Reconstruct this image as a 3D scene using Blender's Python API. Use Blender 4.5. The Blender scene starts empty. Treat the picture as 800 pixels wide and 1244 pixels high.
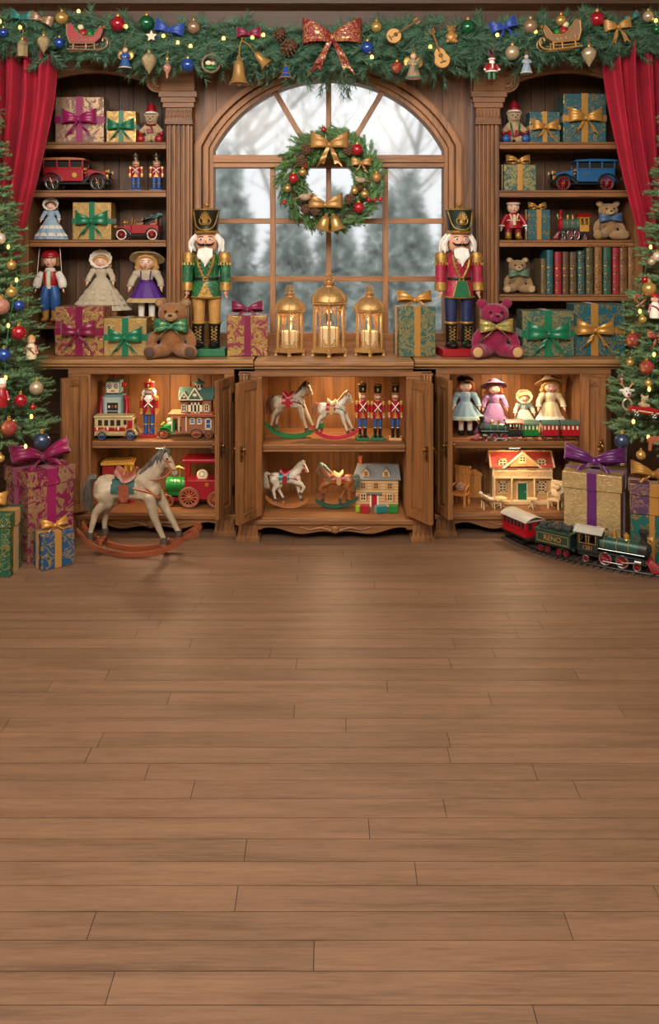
import bpy, math, random
import numpy as np
from mathutils import Matrix, Vector
rnd = random.Random(7)
PI = math.pi
SC = bpy.context.scene
COL = SC.collection
# ---- camera model: 4.3 m in front of the base cabinets, eye height 1.4 m
F, D, H = 1075.0, 4.3, 1.4
def X(px, d): return (px - 400) / F * (D + d)
def Z(py, d): return H + (300 - py) / F * (D + d)
def S(n, d): return n / F * (D + d)

cam = bpy.data.cameras.new('camera'); camo = bpy.data.objects.new('camera', cam); COL.objects.link(camo)
camo.location = (0, -D, H); camo.rotation_euler = (PI / 2, 0, 0)
cam.sensor_fit = 'VERTICAL'; cam.sensor_height = 36; cam.lens = F / 1244 * 36
cam.shift_y = -(622 - 300) / 1244
cam.clip_end = 200
SC.camera = camo

# ---------------------------------------------------------------- materials
def lin(h):
    h = h.lstrip('#'); o = []
    for i in (0, 2, 4):
        c = int(h[i:i + 2], 16) / 255
        o.append(c / 12.92 if c <= .04045 else ((c + .055) / 1.055) ** 2.4)
    return (*o, 1)
class NT:
    def __init__(s, name):
        s.m = bpy.data.materials.new(name); s.m.use_nodes = True
        s.n = s.m.node_tree.nodes; s.l = s.m.node_tree.links
        s.b = s.n['Principled BSDF']
    def new(s, t, **kw):
        n = s.n.new(t)
        for k, v in kw.items():
            if k in n.inputs: n.inputs[k].default_value = v
            else: setattr(n, k, v)
        return n
    def link(s, a, b): s.l.new(a, b)
    def coord(s, scale=(1, 1, 1)):
        t = s.new('ShaderNodeTexCoord'); mp = s.new('ShaderNodeMapping'); mp.inputs['Scale'].default_value = scale
        s.link(t.outputs['Object'], mp.inputs['Vector']); return mp.outputs['Vector']
    def ramp(s, fac, stops, interp='LINEAR'):
        r = s.new('ShaderNodeValToRGB'); cr = r.color_ramp; cr.interpolation = interp
        while len(cr.elements) < len(stops): cr.elements.new(.5)
        for e, (p, c) in zip(cr.elements, stops):
            e.position = p; e.color = c
        s.link(fac, r.inputs['Fac']); return r.outputs['Color']
    def bump(s, h, dist, strength=.5):
        b = s.new('ShaderNodeBump'); b.inputs['Strength'].default_value = strength; b.inputs['Distance'].default_value = dist
        s.link(h, b.inputs['Height']); s.link(b.outputs['Normal'], s.b.inputs['Normal'])
    def vary(s, col, amt):
        g = s.new('ShaderNodeNewGeometry'); mr = s.new('ShaderNodeMapRange')
        mr.inputs['To Min'].default_value = 1 - amt; mr.inputs['To Max'].default_value = 1 + amt
        s.link(g.outputs['Random Per Island'], mr.inputs['Value'])
        mx = s.new('ShaderNodeVectorMath', operation='SCALE'); s.link(col, mx.inputs[0]); s.link(mr.outputs['Result'], mx.inputs['Scale'])
        return mx.outputs['Vector']
def mul(c, k): return (c[0] * k, c[1] * k, c[2] * k, 1)
def plain(name, hx, rough=.5, metal=0., var=0., nsc=30., bump=0., bsc=200., sheen=0., coat=0., isl=0., emit=0.):
    t = NT(name); c = lin(hx); b = t.b
    b.inputs['Base Color'].default_value = c; b.inputs['Roughness'].default_value = rough; b.inputs['Metallic'].default_value = metal
    out = None
    if var:
        nz = t.new('ShaderNodeTexNoise', Scale=nsc, Detail=3.); t.link(t.coord(), nz.inputs['Vector'])
        out = t.ramp(nz.outputs['Fac'], [(.3, mul(c, 1 - var)), (.7, mul(c, 1 + var))])
    if isl:
        if out is None:
            r = t.new('ShaderNodeRGB'); r.outputs[0].default_value = c; out = r.outputs[0]
        out = t.vary(out, isl)
    if out is not None: t.link(out, b.inputs['Base Color'])
    if bump:
        nb = t.new('ShaderNodeTexNoise', Scale=bsc, Detail=2.); t.link(t.coord(), nb.inputs['Vector']); t.bump(nb.outputs['Fac'], bump)
    if sheen: b.inputs['Sheen Weight'].default_value = sheen; b.inputs['Sheen Roughness'].default_value = .4
    if coat: b.inputs['Coat Weight'].default_value = coat; b.inputs['Coat Roughness'].default_value = .1
    if emit: b.inputs['Emission Color'].default_value = c; b.inputs['Emission Strength'].default_value = emit
    return t.m
def wood(name, c1, c2, axis='z', sc=14., rough=.5, isl=.16, bump=.0006):
    t = NT(name); k = [1., 1., 1.]; k['xyz'.index(axis)] = .06
    co = t.coord(k)
    nz = t.new('ShaderNodeTexNoise', Scale=sc, Detail=5., Distortion=.6); t.link(co, nz.inputs['Vector'])
    fine = t.new('ShaderNodeTexNoise', Scale=sc * 7, Detail=3.); t.link(co, fine.inputs['Vector'])
    mx = t.new('ShaderNodeMath', operation='MULTIPLY_ADD'); mx.inputs[1].default_value = .45
    t.link(fine.outputs['Fac'], mx.inputs[0])
    m2 = t.new('ShaderNodeMath', operation='MULTIPLY'); m2.inputs[1].default_value = .55
    t.link(nz.outputs['Fac'], m2.inputs[0]); t.link(m2.outputs[0], mx.inputs[2])
    c = t.ramp(mx.outputs[0], [(.33, lin(c1)), (.52, lin(c2)), (.68, mul(lin(c2), 1.25))])
    c = t.vary(c, isl)
    t.link(c, t.b.inputs['Base Color']); t.b.inputs['Roughness'].default_value = rough
    if bump: t.bump(mx.outputs[0], bump, .6)
    return t.m
def damask(name, c1, c2, sc=22., r1=.5, r2=.3, metal2=.7, metal1=0., thr=.5):
    """two-tone foliage scroll paper"""
    t = NT(name); co = t.coord()
    w = t.new('ShaderNodeTexNoise', Scale=sc * .55, Detail=1.); t.link(co, w.inputs['Vector'])
    ad = t.new('ShaderNodeVectorMath', operation='MULTIPLY_ADD'); ad.inputs[1].default_value = (.11, .11, .11)
    t.link(w.outputs['Color'], ad.inputs[0]); t.link(co, ad.inputs[2])
    v = t.new('ShaderNodeTexNoise', Scale=sc, Detail=1.6, Distortion=1.6); t.link(ad.outputs[0], v.inputs['Vector'])
    f = t.ramp(v.outputs['Fac'], [(thr - .012, (0, 0, 0, 1)), (thr + .012, (1, 1, 1, 1))])
    v2 = t.new('ShaderNodeTexNoise', Scale=sc * 2.2, Detail=1., Distortion=3.); t.link(ad.outputs[0], v2.inputs['Vector'])
    f2 = t.ramp(v2.outputs['Fac'], [(.6, (1, 1, 1, 1)), (.63, (0, 0, 0, 1))])
    fm = t.new('ShaderNodeMath', operation='MULTIPLY'); t.link(f, fm.inputs[0]); t.link(f2, fm.inputs[1])
    mix = t.new('ShaderNodeMix', data_type='RGBA'); t.link(fm.outputs[0], mix.inputs[0])
    mix.inputs[6].default_value = lin(c1); mix.inputs[7].default_value = lin(c2)
    t.link(mix.outputs[2], t.b.inputs['Base Color'])
    for key, a, b in (('Roughness', r1, r2), ('Metallic', metal1, metal2)):
        mr = t.new('ShaderNodeMapRange'); mr.inputs['To Min'].default_value = a; mr.inputs['To Max'].default_value = b
        t.link(fm.outputs[0], mr.inputs['Value']); t.link(mr.outputs['Result'], t.b.inputs[key])
    t.bump(fm.outputs[0], .0012, .5)
    return t.m
def emit(name, hx, st):
    m = plain(name, hx, .5); b = m.node_tree.nodes['Principled BSDF']
    b.inputs['Emission Color'].default_value = lin(hx); b.inputs['Emission Strength'].default_value = st
    return m
def glass(name, rough=0., tint='#ffffff', alpha=.15):
    t = NT(name); tr = t.new('ShaderNodeBsdfTransparent'); tr.inputs['Color'].default_value = lin(tint)
    mx = t.new('ShaderNodeMixShader'); mx.inputs[0].default_value = alpha
    t.b.inputs['Base Color'].default_value = lin(tint); t.b.inputs['Roughness'].default_value = .05 + rough; t.b.inputs['Transmission Weight'].default_value = .0
    gl = t.new('ShaderNodeBsdfGlossy'); gl.inputs['Roughness'].default_value = .03 + rough
    t.link(tr.outputs[0], mx.inputs[1]); t.link(gl.outputs[0], mx.inputs[2])
    t.link(mx.outputs[0], t.n['Material Output'].inputs['Surface'])
    return t.m
_M = {}
_DEF = {}
def M(k):
    if k not in _M: _M[k] = _DEF[k]()
    return _M[k]
def mdef(k, fn, *a, **kw): _DEF[k] = lambda: fn(k, *a, **kw)

# ---------------------------------------------------------------- mesh builder
def rotm(rx=0, ry=0, rz=0): return Matrix.Rotation(rz, 4, 'Z') @ Matrix.Rotation(ry, 4, 'Y') @ Matrix.Rotation(rx, 4, 'X')
def TR(x=0, y=0, z=0, rx=0, ry=0, rz=0, s=1): return Matrix.Translation((x, y, z)) @ rotm(rx, ry, rz) @ Matrix.Scale(s, 4)
class MB:
    def __init__(s, mat=None):
        s.v = []; s.f = []; s.fm = []; s.ms = []; s.k = 0; s.T = Matrix.Identity(4)
        if mat: s.mat(mat)
    def mat(s, m):
        if m not in s.ms: s.ms.append(m)
        s.k = s.ms.index(m); return s
    def at(s, *a, **k): s.T = TR(*a, **k); return s
    def add(s, vs, fs):
        o = len(s.v); T = s.T
        s.v.extend(tuple(T @ Vector(p)) for p in vs)
        s.f.extend([tuple(i + o for i in f) for f in fs]); s.fm.extend([s.k] * len(fs)); return s
    def box(s, c, h, taper=None, T=None):
        x, y, z = c; a, b, e = h[0] / 2, h[1] / 2, h[2] / 2
        tx, ty = taper or (1, 1)
        vs = [(x - a, y - b, z - e), (x + a, y - b, z - e), (x + a, y + b, z - e), (x - a, y + b, z - e),
              (x - a * tx, y - b * ty, z + e), (x + a * tx, y - b * ty, z + e), (x + a * tx, y + b * ty, z + e), (x - a * tx, y + b * ty, z + e)]
        if T is not None: vs = [tuple(T @ Vector(p)) for p in vs]
        return s.add(vs, [(3, 2, 1, 0), (4, 5, 6, 7), (0, 1, 5, 4), (1, 2, 6, 5), (2, 3, 7, 6), (3, 0, 4, 7)])
    def bx(s, x0, x1, y0, y1, z0, z1): return s.box(((x0 + x1) / 2, (y0 + y1) / 2, (z0 + z1) / 2), (x1 - x0, y1 - y0, z1 - z0))
    def lathe(s, prof, c=(0, 0, 0), n=20, axis='z', sx=1, sy=1, a0=0, a1=2 * PI, wave=None):
        vs = []; fs = []; full = abs(a1 - a0 - 2 * PI) < 1e-6; m = n if full else n + 1
        for r, z in prof:
            for i in range(m):
                a = a0 + (a1 - a0) * i / n; rr = r if wave is None else r * (1 + wave(a, z))
                p = (rr * math.cos(a) * sx, rr * math.sin(a) * sy, z)
                if axis == 'x': p = (p[2], p[0], p[1])
                elif axis == 'y': p = (p[0], p[2], p[1])
                vs.append((p[0] + c[0], p[1] + c[1], p[2] + c[2]))
        for j in range(len(prof) - 1):
            for i in range(n):
                a, b = j * m + i, j * m + (i + 1) % m
                q = (a, b, b + m, a + m)
                fs.append(q if axis != 'y' else q[::-1])
        for j, r in ((0, prof[0][0]), (len(prof) - 1, prof[-1][0])):
            if r > 1e-5 and full: 
                cap = tuple(range(j * m, j * m + m)); fs.append(cap[::-1] if j == 0 else cap)
        return s.add(vs, fs)
    def cyl(s, c, r, h, axis='z', n=16, r2=None):
        return s.lathe([(r, -h / 2), (r if r2 is None else r2, h / 2)], c, n, axis)
    def ball(s, c, r, n=12):
        rx, ry, rz = (r, r, r) if not hasattr(r, '__len__') else r
        k = max(4, n // 2); vs = [(c[0], c[1], c[2] - rz)]; fs = []
        for j in range(1, k):
            t = -PI / 2 + PI * j / k
            for i in range(n):
                a = 2 * PI * i / n; vs.append((c[0] + rx * math.cos(t) * math.cos(a), c[1] + ry * math.cos(t) * math.sin(a), c[2] + rz * math.sin(t)))
        vs.append((c[0], c[1], c[2] + rz)); L = len(vs) - 1
        for i in range(n):
            fs.append((0, 1 + (i + 1) % n, 1 + i)); fs.append((L, L - n + i, L - n + (i + 1) % n))
        for j in range(k - 2):
            for i in range(n):
                a = 1 + j * n + i; b = 1 + j * n + (i + 1) % n; fs.append((a, b, b + n, a + n))
        return s.add(vs, fs)
    def tube(s, pts, r, n=8, flat=1., closed=False, up=None):
        """swept tube; flat scales the second cross axis"""
        P = [Vector(p) for p in pts]; N = len(P); vs = []; fs = []; ref = None
        for i, p in enumerate(P):
            if closed: t = P[(i + 1) % N] - P[i - 1]
            else: t = P[min(i + 1, N - 1)] - P[max(i - 1, 0)]
            if t.length < 1e-9: t = Vector((0, 0, 1))
            t.normalize()
            if ref is None:
                ref = Vector(up) if up else (Vector((0, 1, 0)) if abs(t.y) < .9 else Vector((1, 0, 0)))
            if up: ref = Vector(up)
            a = ref - t * ref.dot(t)
            if a.length < 1e-6: a = Vector((1, 0, 0)) - t * t.x
            a.normalize(); b = t.cross(a); ref = a
            rr = r[i] if hasattr(r, '__len__') else r
            for k in range(n):
                g = 2 * PI * k / n; q = p + a * (math.cos(g) * rr) + b * (math.sin(g) * rr * flat); vs.append(tuple(q))
        for i in range(N if closed else N - 1):
            for k in range(n):
                a = i * n + k; b = i * n + (k + 1) % n; o = ((i + 1) % N) * n
                fs.append((a, b, o + (k + 1) % n, o + k))
        if not closed: fs.append(tuple(range(n))[::-1]); fs.append(tuple((N - 1) * n + k for k in range(n)))
        return s.add(vs, fs)
    def prism(s, poly, a, b, plane='xz'):
        """polygon (counter-clockwise seen from the low side) extruded between a and b"""
        n = len(poly)
        def mk(u, w, t): return {'xz': (u, t, w), 'xy': (u, w, t), 'yz': (t, u, w)}[plane]
        vs = [mk(u, w, a) for u, w in poly] + [mk(u, w, b) for u, w in poly]
        fs = [tuple(range(n)), tuple(range(2 * n - 1, n - 1, -1))]
        for i in range(n): j = (i + 1) % n; fs.append((i, i + n, j + n, j))
        return s.add(vs, fs)
    def torus(s, c, R, r, axis='z', n=20, k=8, a0=0, a1=2 * PI, sx=1, sy=1):
        full = abs(a1 - a0 - 2 * PI) < 1e-6; pts = []
        for i in range(n if full else n + 1):
            a = a0 + (a1 - a0) * i / n; u, w = R * math.cos(a) * sx, R * math.sin(a) * sy
            p = {'z': (u, w, 0), 'y': (u, 0, w), 'x': (0, u, w)}[axis]; pts.append((p[0] + c[0], p[1] + c[1], p[2] + c[2]))
        return s.tube(pts, r, k, closed=full)
    def grid(s, fn, nu, nv, thick=0., both=False):
        """fn(u,v)->point; thickened along the normal when thick"""
        P = [[Vector(fn(i / nu, j / nv)) for j in range(nv + 1)] for i in range(nu + 1)]
        vs = [tuple(p) for row in P for p in row]; w = nv + 1; fs = []
        for i in range(nu):
            for j in range(nv): fs.append((i * w + j, (i + 1) * w + j, (i + 1) * w + j + 1, i * w + j + 1))
        if thick:
            o = len(vs); back = []
            for i in range(nu + 1):
                for j in range(nv + 1):
                    du = P[min(i + 1, nu)][j] - P[max(i - 1, 0)][j]; dv = P[i][min(j + 1, nv)] - P[i][max(j - 1, 0)]
                    nn = du.cross(dv); nn = nn.normalized() if nn.length > 1e-12 else Vector((0, 1, 0))
                    back.append(tuple(P[i][j] - nn * thick))
            vs += back; fs += [tuple(a + o for a in f[::-1]) for f in fs]
            for i in range(nu):
                a, b = i * w, (i + 1) * w; fs.append((a, a + o, b + o, b)); a, b = a + nv, b + nv; fs.append((a, b, b + o, a + o))
            for j in range(nv):
                a, b = j, j + 1; fs.append((a, b, b + o, a + o)); a, b = a + nu * w, b + nu * w; fs.append((a, a + o, b + o, b))
        return s.add(vs, fs)
    def build(s, name, parent=None, bev=0., smooth=40, rem=0., sm=3, sub=0, loc=None, fast=None):
        me = bpy.data.meshes.new(name); me.from_pydata(s.v, [], s.f); me.update()
        for m in s.ms: me.materials.append(M(m) if isinstance(m, str) else m)
        if len(s.ms) > 1: me.polygons.foreach_set('material_index', s.fm)
        if smooth:
            me.polygons.foreach_set('use_smooth', [True] * len(me.polygons))
            if not rem and smooth < 180: me.set_sharp_from_angle(angle=math.radians(smooth))
        o = bpy.data.objects.new(name, me); COL.objects.link(o)
        if parent is not None: o.parent = parent
        if loc: o.location = loc
        if rem:
            r = o.modifiers.new('r', 'REMESH'); r.mode = 'VOXEL'; r.voxel_size = rem; r.use_smooth_shade = True
            q = o.modifiers.new('s', 'SMOOTH'); q.factor = .5; q.iterations = sm
        if bev:
            b = o.modifiers.new('b', 'BEVEL'); b.width = bev; b.segments = 2; b.limit_method = 'ANGLE'; b.angle_limit = math.radians(40)
            b.harden_normals = True
        if sub:
            b = o.modifiers.new('u', 'SUBSURF'); b.levels = sub; b.render_levels = sub
        return o
def tag(o, label, cat, group=None):
    o['label'] = label; o['category'] = cat
    if group: o['group'] = group
    return o
def thing(name, label, cat, loc=(0, 0, 0), rz=0., group=None, s=1.):
    o = bpy.data.objects.new(name, None); COL.objects.link(o); o.empty_display_size = .05
    o.location = loc; o.rotation_euler = (0, 0, rz); o.scale = (s, s, s)
    return tag(o, label, cat, group)
def struct(o): o['kind'] = 'structure'; return o
def kids(o):
    bpy.context.view_layer.update(); return list(o.children)
def copy_tree(o, parent=None):
    c = o.copy(); COL.objects.link(c)
    if parent is not None: c.parent = parent
    for ch in list(o.children): copy_tree(ch, c)
    return c
def dup(o, label, loc, rz=0., group=None, s=None):
    c = copy_tree(o); c['label'] = label; c.location = loc; c.rotation_euler = (0, 0, rz)
    if group: c['group'] = group
    if s: c.scale = (s, s, s)
    return c
def blob(name, mat, parent, vox, items, sm=4):
    b = MB(mat)
    for it in items:
        if it[0] == 'b': b.ball(it[1], it[2], 14)
        else:
            b.tube(it[1], it[2], 10)
            for p, r in zip(it[1], it[2] if hasattr(it[2], '__len__') else [it[2]] * len(it[1])): b.ball(p, r, 10)
    return b.build(name, parent, rem=vox, sm=sm)
def spline(pts, n=8):
    """Catmull-Rom through pts"""
    P = [Vector(p) for p in pts]; P = [P[0] * 2 - P[1]] + P + [P[-1] * 2 - P[-2]]; out = []
    for i in range(1, len(P) - 2):
        for k in range(n):
            t = k / n; a, b, c, d = P[i - 1:i + 3]
            out.append(tuple(.5 * ((2 * b) + (c - a) * t + (2 * a - 5 * b + 4 * c - d) * t * t + (3 * b - a - 3 * c + d) * t ** 3)))
    out.append(tuple(P[-2])); return out
# ---- needles: thousands of tapered three-sided spikes in one mesh
class Needles:
    def __init__(s, seed=1): s.b = []; s.t = []; s.w = []; s.r = np.random.RandomState(seed)
    def sprig(s, p0, d, L, n, nl, w, spread=.9, droop=0., flat=None, tipbias=.35, curve=None):
        """needles round a stem from p0 along d"""
        r = s.r; d = np.array(d, float); d /= np.linalg.norm(d); p0 = np.array(p0, float)
        a = np.cross(d, [0, 0, 1.]); a = a if np.linalg.norm(a) > .1 else np.cross(d, [1., 0, 0]); a /= np.linalg.norm(a); b = np.cross(d, a)
        t = r.rand(n) ** .8; g = r.rand(n) * 2 * PI
        base = p0 + d * (t * L)[:, None]; base[:, 2] -= droop * (t * t) * L
        side = a * np.cos(g)[:, None] + b * np.sin(g)[:, None] * (1 if flat is None else flat)
        sp = spread * (1 - tipbias * t)
        nd = d * (1 - sp * .45)[:, None] + side * sp[:, None] + r.randn(n, 3) * .08
        nd /= np.linalg.norm(nd, axis=1)[:, None]
        ln = nl * (.75 + .5 * r.rand(n)) * (1 - .3 * t)
        s.b.append(base); s.t.append(base + nd * ln[:, None]); s.w.append(np.full(n, w))
    def build(s, name, mats, parent=None, smooth=False):
        B = np.concatenate(s.b); T = np.concatenate(s.t); W = np.concatenate(s.w); n = len(B)
        d = T - B; d /= np.linalg.norm(d, axis=1)[:, None]
        a = np.cross(d, [.3, .5, .8]); a /= np.linalg.norm(a, axis=1)[:, None]; b = np.cross(d, a)
        V = np.empty((n, 4, 3))
        for k in range(3):
            g = 2 * PI * k / 3; V[:, k] = B + (a * math.cos(g) + b * math.sin(g)) * W[:, None]
        V[:, 3] = T
        me = bpy.data.meshes.new(name); me.vertices.add(n * 4); me.vertices.foreach_set('co', V.reshape(-1))
        f = np.array([[0, 1, 3], [1, 2, 3], [2, 0, 3]]); idx = (np.arange(n)[:, None, None] * 4 + f[None]).reshape(-1)
        me.loops.add(n * 9); me.loops.foreach_set('vertex_index', idx)
        me.polygons.add(n * 3); me.polygons.foreach_set('loop_start', np.arange(n * 3) * 3)
        for m in mats: me.materials.append(M(m))
        me.polygons.foreach_set('use_smooth', np.ones(n * 3, bool))
        me.update(calc_edges=True); me.validate()
        o = bpy.data.objects.new(name, me); COL.objects.link(o)
        if parent is not None: o.parent = parent
        return o
def frosted(name):
    t = NT(name); t.b.inputs['Base Color'].default_value = (1, 1, 1, 1); t.b.inputs['Transmission Weight'].default_value = 1.; t.b.inputs['Roughness'].default_value = .085; t.b.inputs['IOR'].default_value = 1.2
    return t.m
# ---------------------------------------------------------------- materials
mdef('oak', wood, '#4c2f17', '#82552f', 'z'); mdef('oak_h', wood, '#4c2f17', '#82552f', 'x')
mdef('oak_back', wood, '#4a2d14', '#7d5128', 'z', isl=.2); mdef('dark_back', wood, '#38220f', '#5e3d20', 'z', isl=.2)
mdef('dark_h', wood, '#2e1b0e', '#4c301c', 'x'); mdef('oak_top', wood, '#62402a', '#9c7148', 'x', rough=.4)
mdef('win_wood', wood, '#6c4326', '#9c6a3e', 'z', isl=.05); mdef('win_wood_h', wood, '#6c4326', '#9c6a3e', 'x', isl=.05)
mdef('floor_wood', wood, '#5a4231', '#725540', 'x', sc=30, rough=.5, isl=.09, bump=.0004)
mdef('gap', plain, '#2a1a10', .8); mdef('snow', plain, '#e4e8ee', .8); mdef('brass', plain, '#b98a45', .35, .7, var=.25)
mdef('old_brass', plain, '#8a6a3c', .4, 1., var=.3); mdef('velvet', plain, '#a00428', .8, sheen=.1, var=.15, nsc=8)
mdef('pane', frosted)
mdef('gold', plain, '#c0934a', .35, .6, var=.2); mdef('black', plain, '#14130f', .35); mdef('white', plain, '#e9e3d6', .5)

# ---------------------------------------------------------------- floor: planks 7.65 cm wide, running across
def build_floor():
    b = MB('floor_wood'); rows = {2: [381], 3: [111, 690], 4: [287], 5: [505], 6: [298], 7: [448], 8: [540], 9: [234, 700], 11: [107, 545], 12: [122, 545], 13: [7, 420], 14: [357, 755], 15: [205, 595], 16: [60, 470], 17: [130, 700], 18: [360, 547]}
    pw = .0765; g = .0009; r = random.Random(3)
    for k in range(-6, 44):
        d0 = 1.634 - 2 * pw + (k + 1) * pw - D; d1 = d0 + pw
        if d0 > .62: break
        xs = [X(px, (d0 + d1) / 2) for px in rows.get(k, [])]
        if not xs: xs = [r.uniform(-.8, .2)]
        while xs[0] > -2.6: xs.insert(0, xs[0] - r.uniform(.75, 1.5))
        while xs[-1] < 2.6: xs.append(xs[-1] + r.uniform(.75, 1.5))
        for a, c in zip(xs, xs[1:]):
            b.bx(a + g, c - g, d0 + g, d1 - g, -.02, 0)
    b.mat('gap').bx(-3.6, 3.6, -5.2, .7, -.06, -.0016)
    struct(b.build('floor', smooth=0))
build_floor()

# ---------------------------------------------------------------- window wall
WD = .36                                    # front plane of the panelled window wall
k = 1075 / (D + WD)
def wx(px): return X(px, WD)
def wz(py): return Z(py, WD)
ACX, ACZ, AR = wx(399), wz(255), S(157, WD)  # arch circle
BOT, SPR = wz(412), wz(188)
HX = S(139, WD)
def arch_pts(R, hx, zb, n=28):
    """outline of an arched opening, from the bottom left up and over to the bottom right"""
    hx = min(hx, R); a = math.acos(hx / R); pts = [(ACX - hx, zb)]
    for i in range(n + 1):
        t = PI - a - (PI - 2 * a) * i / n; pts.append((ACX + R * math.cos(t), ACZ + R * math.sin(t)))
    pts.append((ACX + hx, zb)); return pts
def arch_band(b, o_in, o_out, y0, y1):
    n = len(o_in); vs = []
    for (a, c), (e, f) in zip(o_in, o_out): vs += [(a, y0, c), (e, y0, f), (e, y1, f), (a, y1, c)]
    fs = []
    for i in range(n - 1):
        for q in range(4):
            r = (q + 1) % 4; fs.append((i * 4 + q, (i + 1) * 4 + q, (i + 1) * 4 + r, i * 4 + r))
    fs += [(0, 1, 2, 3), tuple((n - 1) * 4 + q for q in (3, 2, 1, 0))]
    b.add(vs, fs)
def build_wall():
    # planked wall behind everything with the arched opening
    b = MB('dark_h'); z = 0
    i = 0
    while z < 2.9:
        for sx in (-1, 1): b.bx(*(sorted((sx * .75, sx * 2.6))), .62 + .004 * (i % 2), .68, z + .002, z + .118)
        z += .12; i += 1
    b.bx(-.75, .75, .62, .68, 0, BOT - .05); b.bx(-.75, .75, .62, .68, wz(85), 2.9)
    struct(b.build('wall_back', smooth=0))
    # vertical boards round the window, cut to the arch
    b = MB('oak'); inner = arch_pts(AR + .05, HX + .05, BOT); edges = [-.745 + .149 * j for j in range(11)]
    top = 2.72
    def zin(x):
        dx = x - ACX
        if abs(dx) >= HX + .05: return None
        return ACZ + math.sqrt(max((AR + .05) ** 2 - dx * dx, 0))
    for a, c in zip(edges, edges[1:]):
        xs = sorted(set([a + .0012, c - .0012] + [a + (c - a) * t / 8 for t in range(1, 8)] + [x for x in (ACX - HX - .049, ACX + HX + .049) if a < x < c]))
        for p, q in zip(xs, xs[1:]):
            zp, zq = zin(p), zin(q)
            if zp is None or zq is None: b.bx(p, q, WD, WD + .03, .86, top)
            else: b.prism([(p, zp), (q, zq), (q, top), (p, top)], WD, WD + .03)
    b.mat('gap').bx(-.76, .76, WD + .03, WD + .04, 2.35, 2.72)
    struct(b.build('wall_panel', smooth=0))
build_wall()
def build_window():
    e = bpy.data.objects.new('window_1', None); COL.objects.link(e); struct(e)
    b = MB('win_wood')
    for r0, r1, y0, y1 in ((0., .022, WD - .03, WD + .08), (.022, .05, WD - .05, WD + .08), (.05, .058, WD - .03, WD + .02), (.058, .088, WD - .062, WD + .02), (.088, .1, WD - .035, WD + .02)):
        arch_band(b, arch_pts(AR + r0, HX + r0, BOT), arch_pts(AR + r1, HX + r1, BOT), y0, y1)
    b.build('casing', e, bev=.003)
    y0, y1 = WD + .0, WD + .045
    b = MB('win_wood_h'); tz0, tz1 = wz(204), wz(189)
    b.bx(ACX - HX, ACX + HX, WD - .035, WD + .05, tz0, tz1); b.bx(ACX - HX, ACX + HX, WD - .05, WD + .05, (tz0 + tz1) / 2 - .008, (tz0 + tz1) / 2 + .008)
    b.bx(ACX - HX, ACX + HX, WD - .035, WD + .05, BOT - .01, wz(404)); b.bx(ACX - HX - .09, ACX + HX + .09, WD - .07, WD + .05, wz(428), wz(413))
    b.bx(ACX - HX - .06, ACX + HX + .06, WD - .05, WD + .05, wz(413), BOT)
    b.build('transom', e, bev=.003)
    b = MB('win_wood'); mw = S(3.2, WD)
    for px in (331, 399, 468): b.bx(wx(px) - mw, wx(px) + mw, y0, y1, wz(404), tz0)
    fx, fz = ACX, wz(222)
    for ang in (90, 90 + 30.5, 90 - 30.5):
        a = math.radians(ang); dx, dz = math.cos(a), math.sin(a)
        s0 = (tz1 - fz) / dz
        bb = fx + dx * s0 - ACX, tz1 - ACZ; t = -(dx * bb[0] + dz * bb[1]); t = t + math.sqrt(t * t - (bb[0] ** 2 + bb[1] ** 2 - (AR + .004) ** 2))
        L = s0 + t
        T = TR(fx, (y0 + y1) / 2, fz, ry=-(a - PI / 2))
        b.box((0, 0, (s0 + L) / 2), (2 * mw, y1 - y0, L - s0 + .01), T=T)
    b.build('muntins', e, bev=.002)
    b = MB('win_wood_h')
    for py in (268.5, 339): b.bx(ACX - HX, ACX + HX, y0 + .003, y1 - .002, wz(py) - mw, wz(py) + mw)
    b.build('muntins', e, bev=.002)
    # one sheet of glass per light of the sash
    xs = [ACX - HX, wx(331), wx(399), wx(468), ACX + HX]; zs = [wz(404), wz(339), wz(268.5), tz0]
    for i in range(4):
        for j in range(3):
            b = MB('pane'); b.bx(xs[i], xs[i + 1], WD + .022, WD + .025, zs[j], zs[j + 1]); b.build('pane', e, smooth=0)
    o = arch_pts(AR, HX, tz1)
    b = MB('pane'); b.prism(o[::-1], WD + .022, WD + .025); b.build('pane', e, smooth=0)
build_window()

# ---------------------------------------------------------------- crown moulding over everything
def build_cornice():
    b = MB('dark_h')
    pr = [(.30, 2.50), (.30, 2.9), (.02, 2.9), (.02, 2.80), (.05, 2.775), (.05, 2.74), (.09, 2.71), (.12, 2.665), (.15, 2.655), (.15, 2.625), (.20, 2.60), (.20, 2.50)]
    b.prism(pr, -2.4, 2.4, 'yz')
    b.bx(-2.4, 2.4, .3, .66, 2.70, 2.9)
    struct(b.build('trim_1', bev=.003))
build_cornice()

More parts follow.
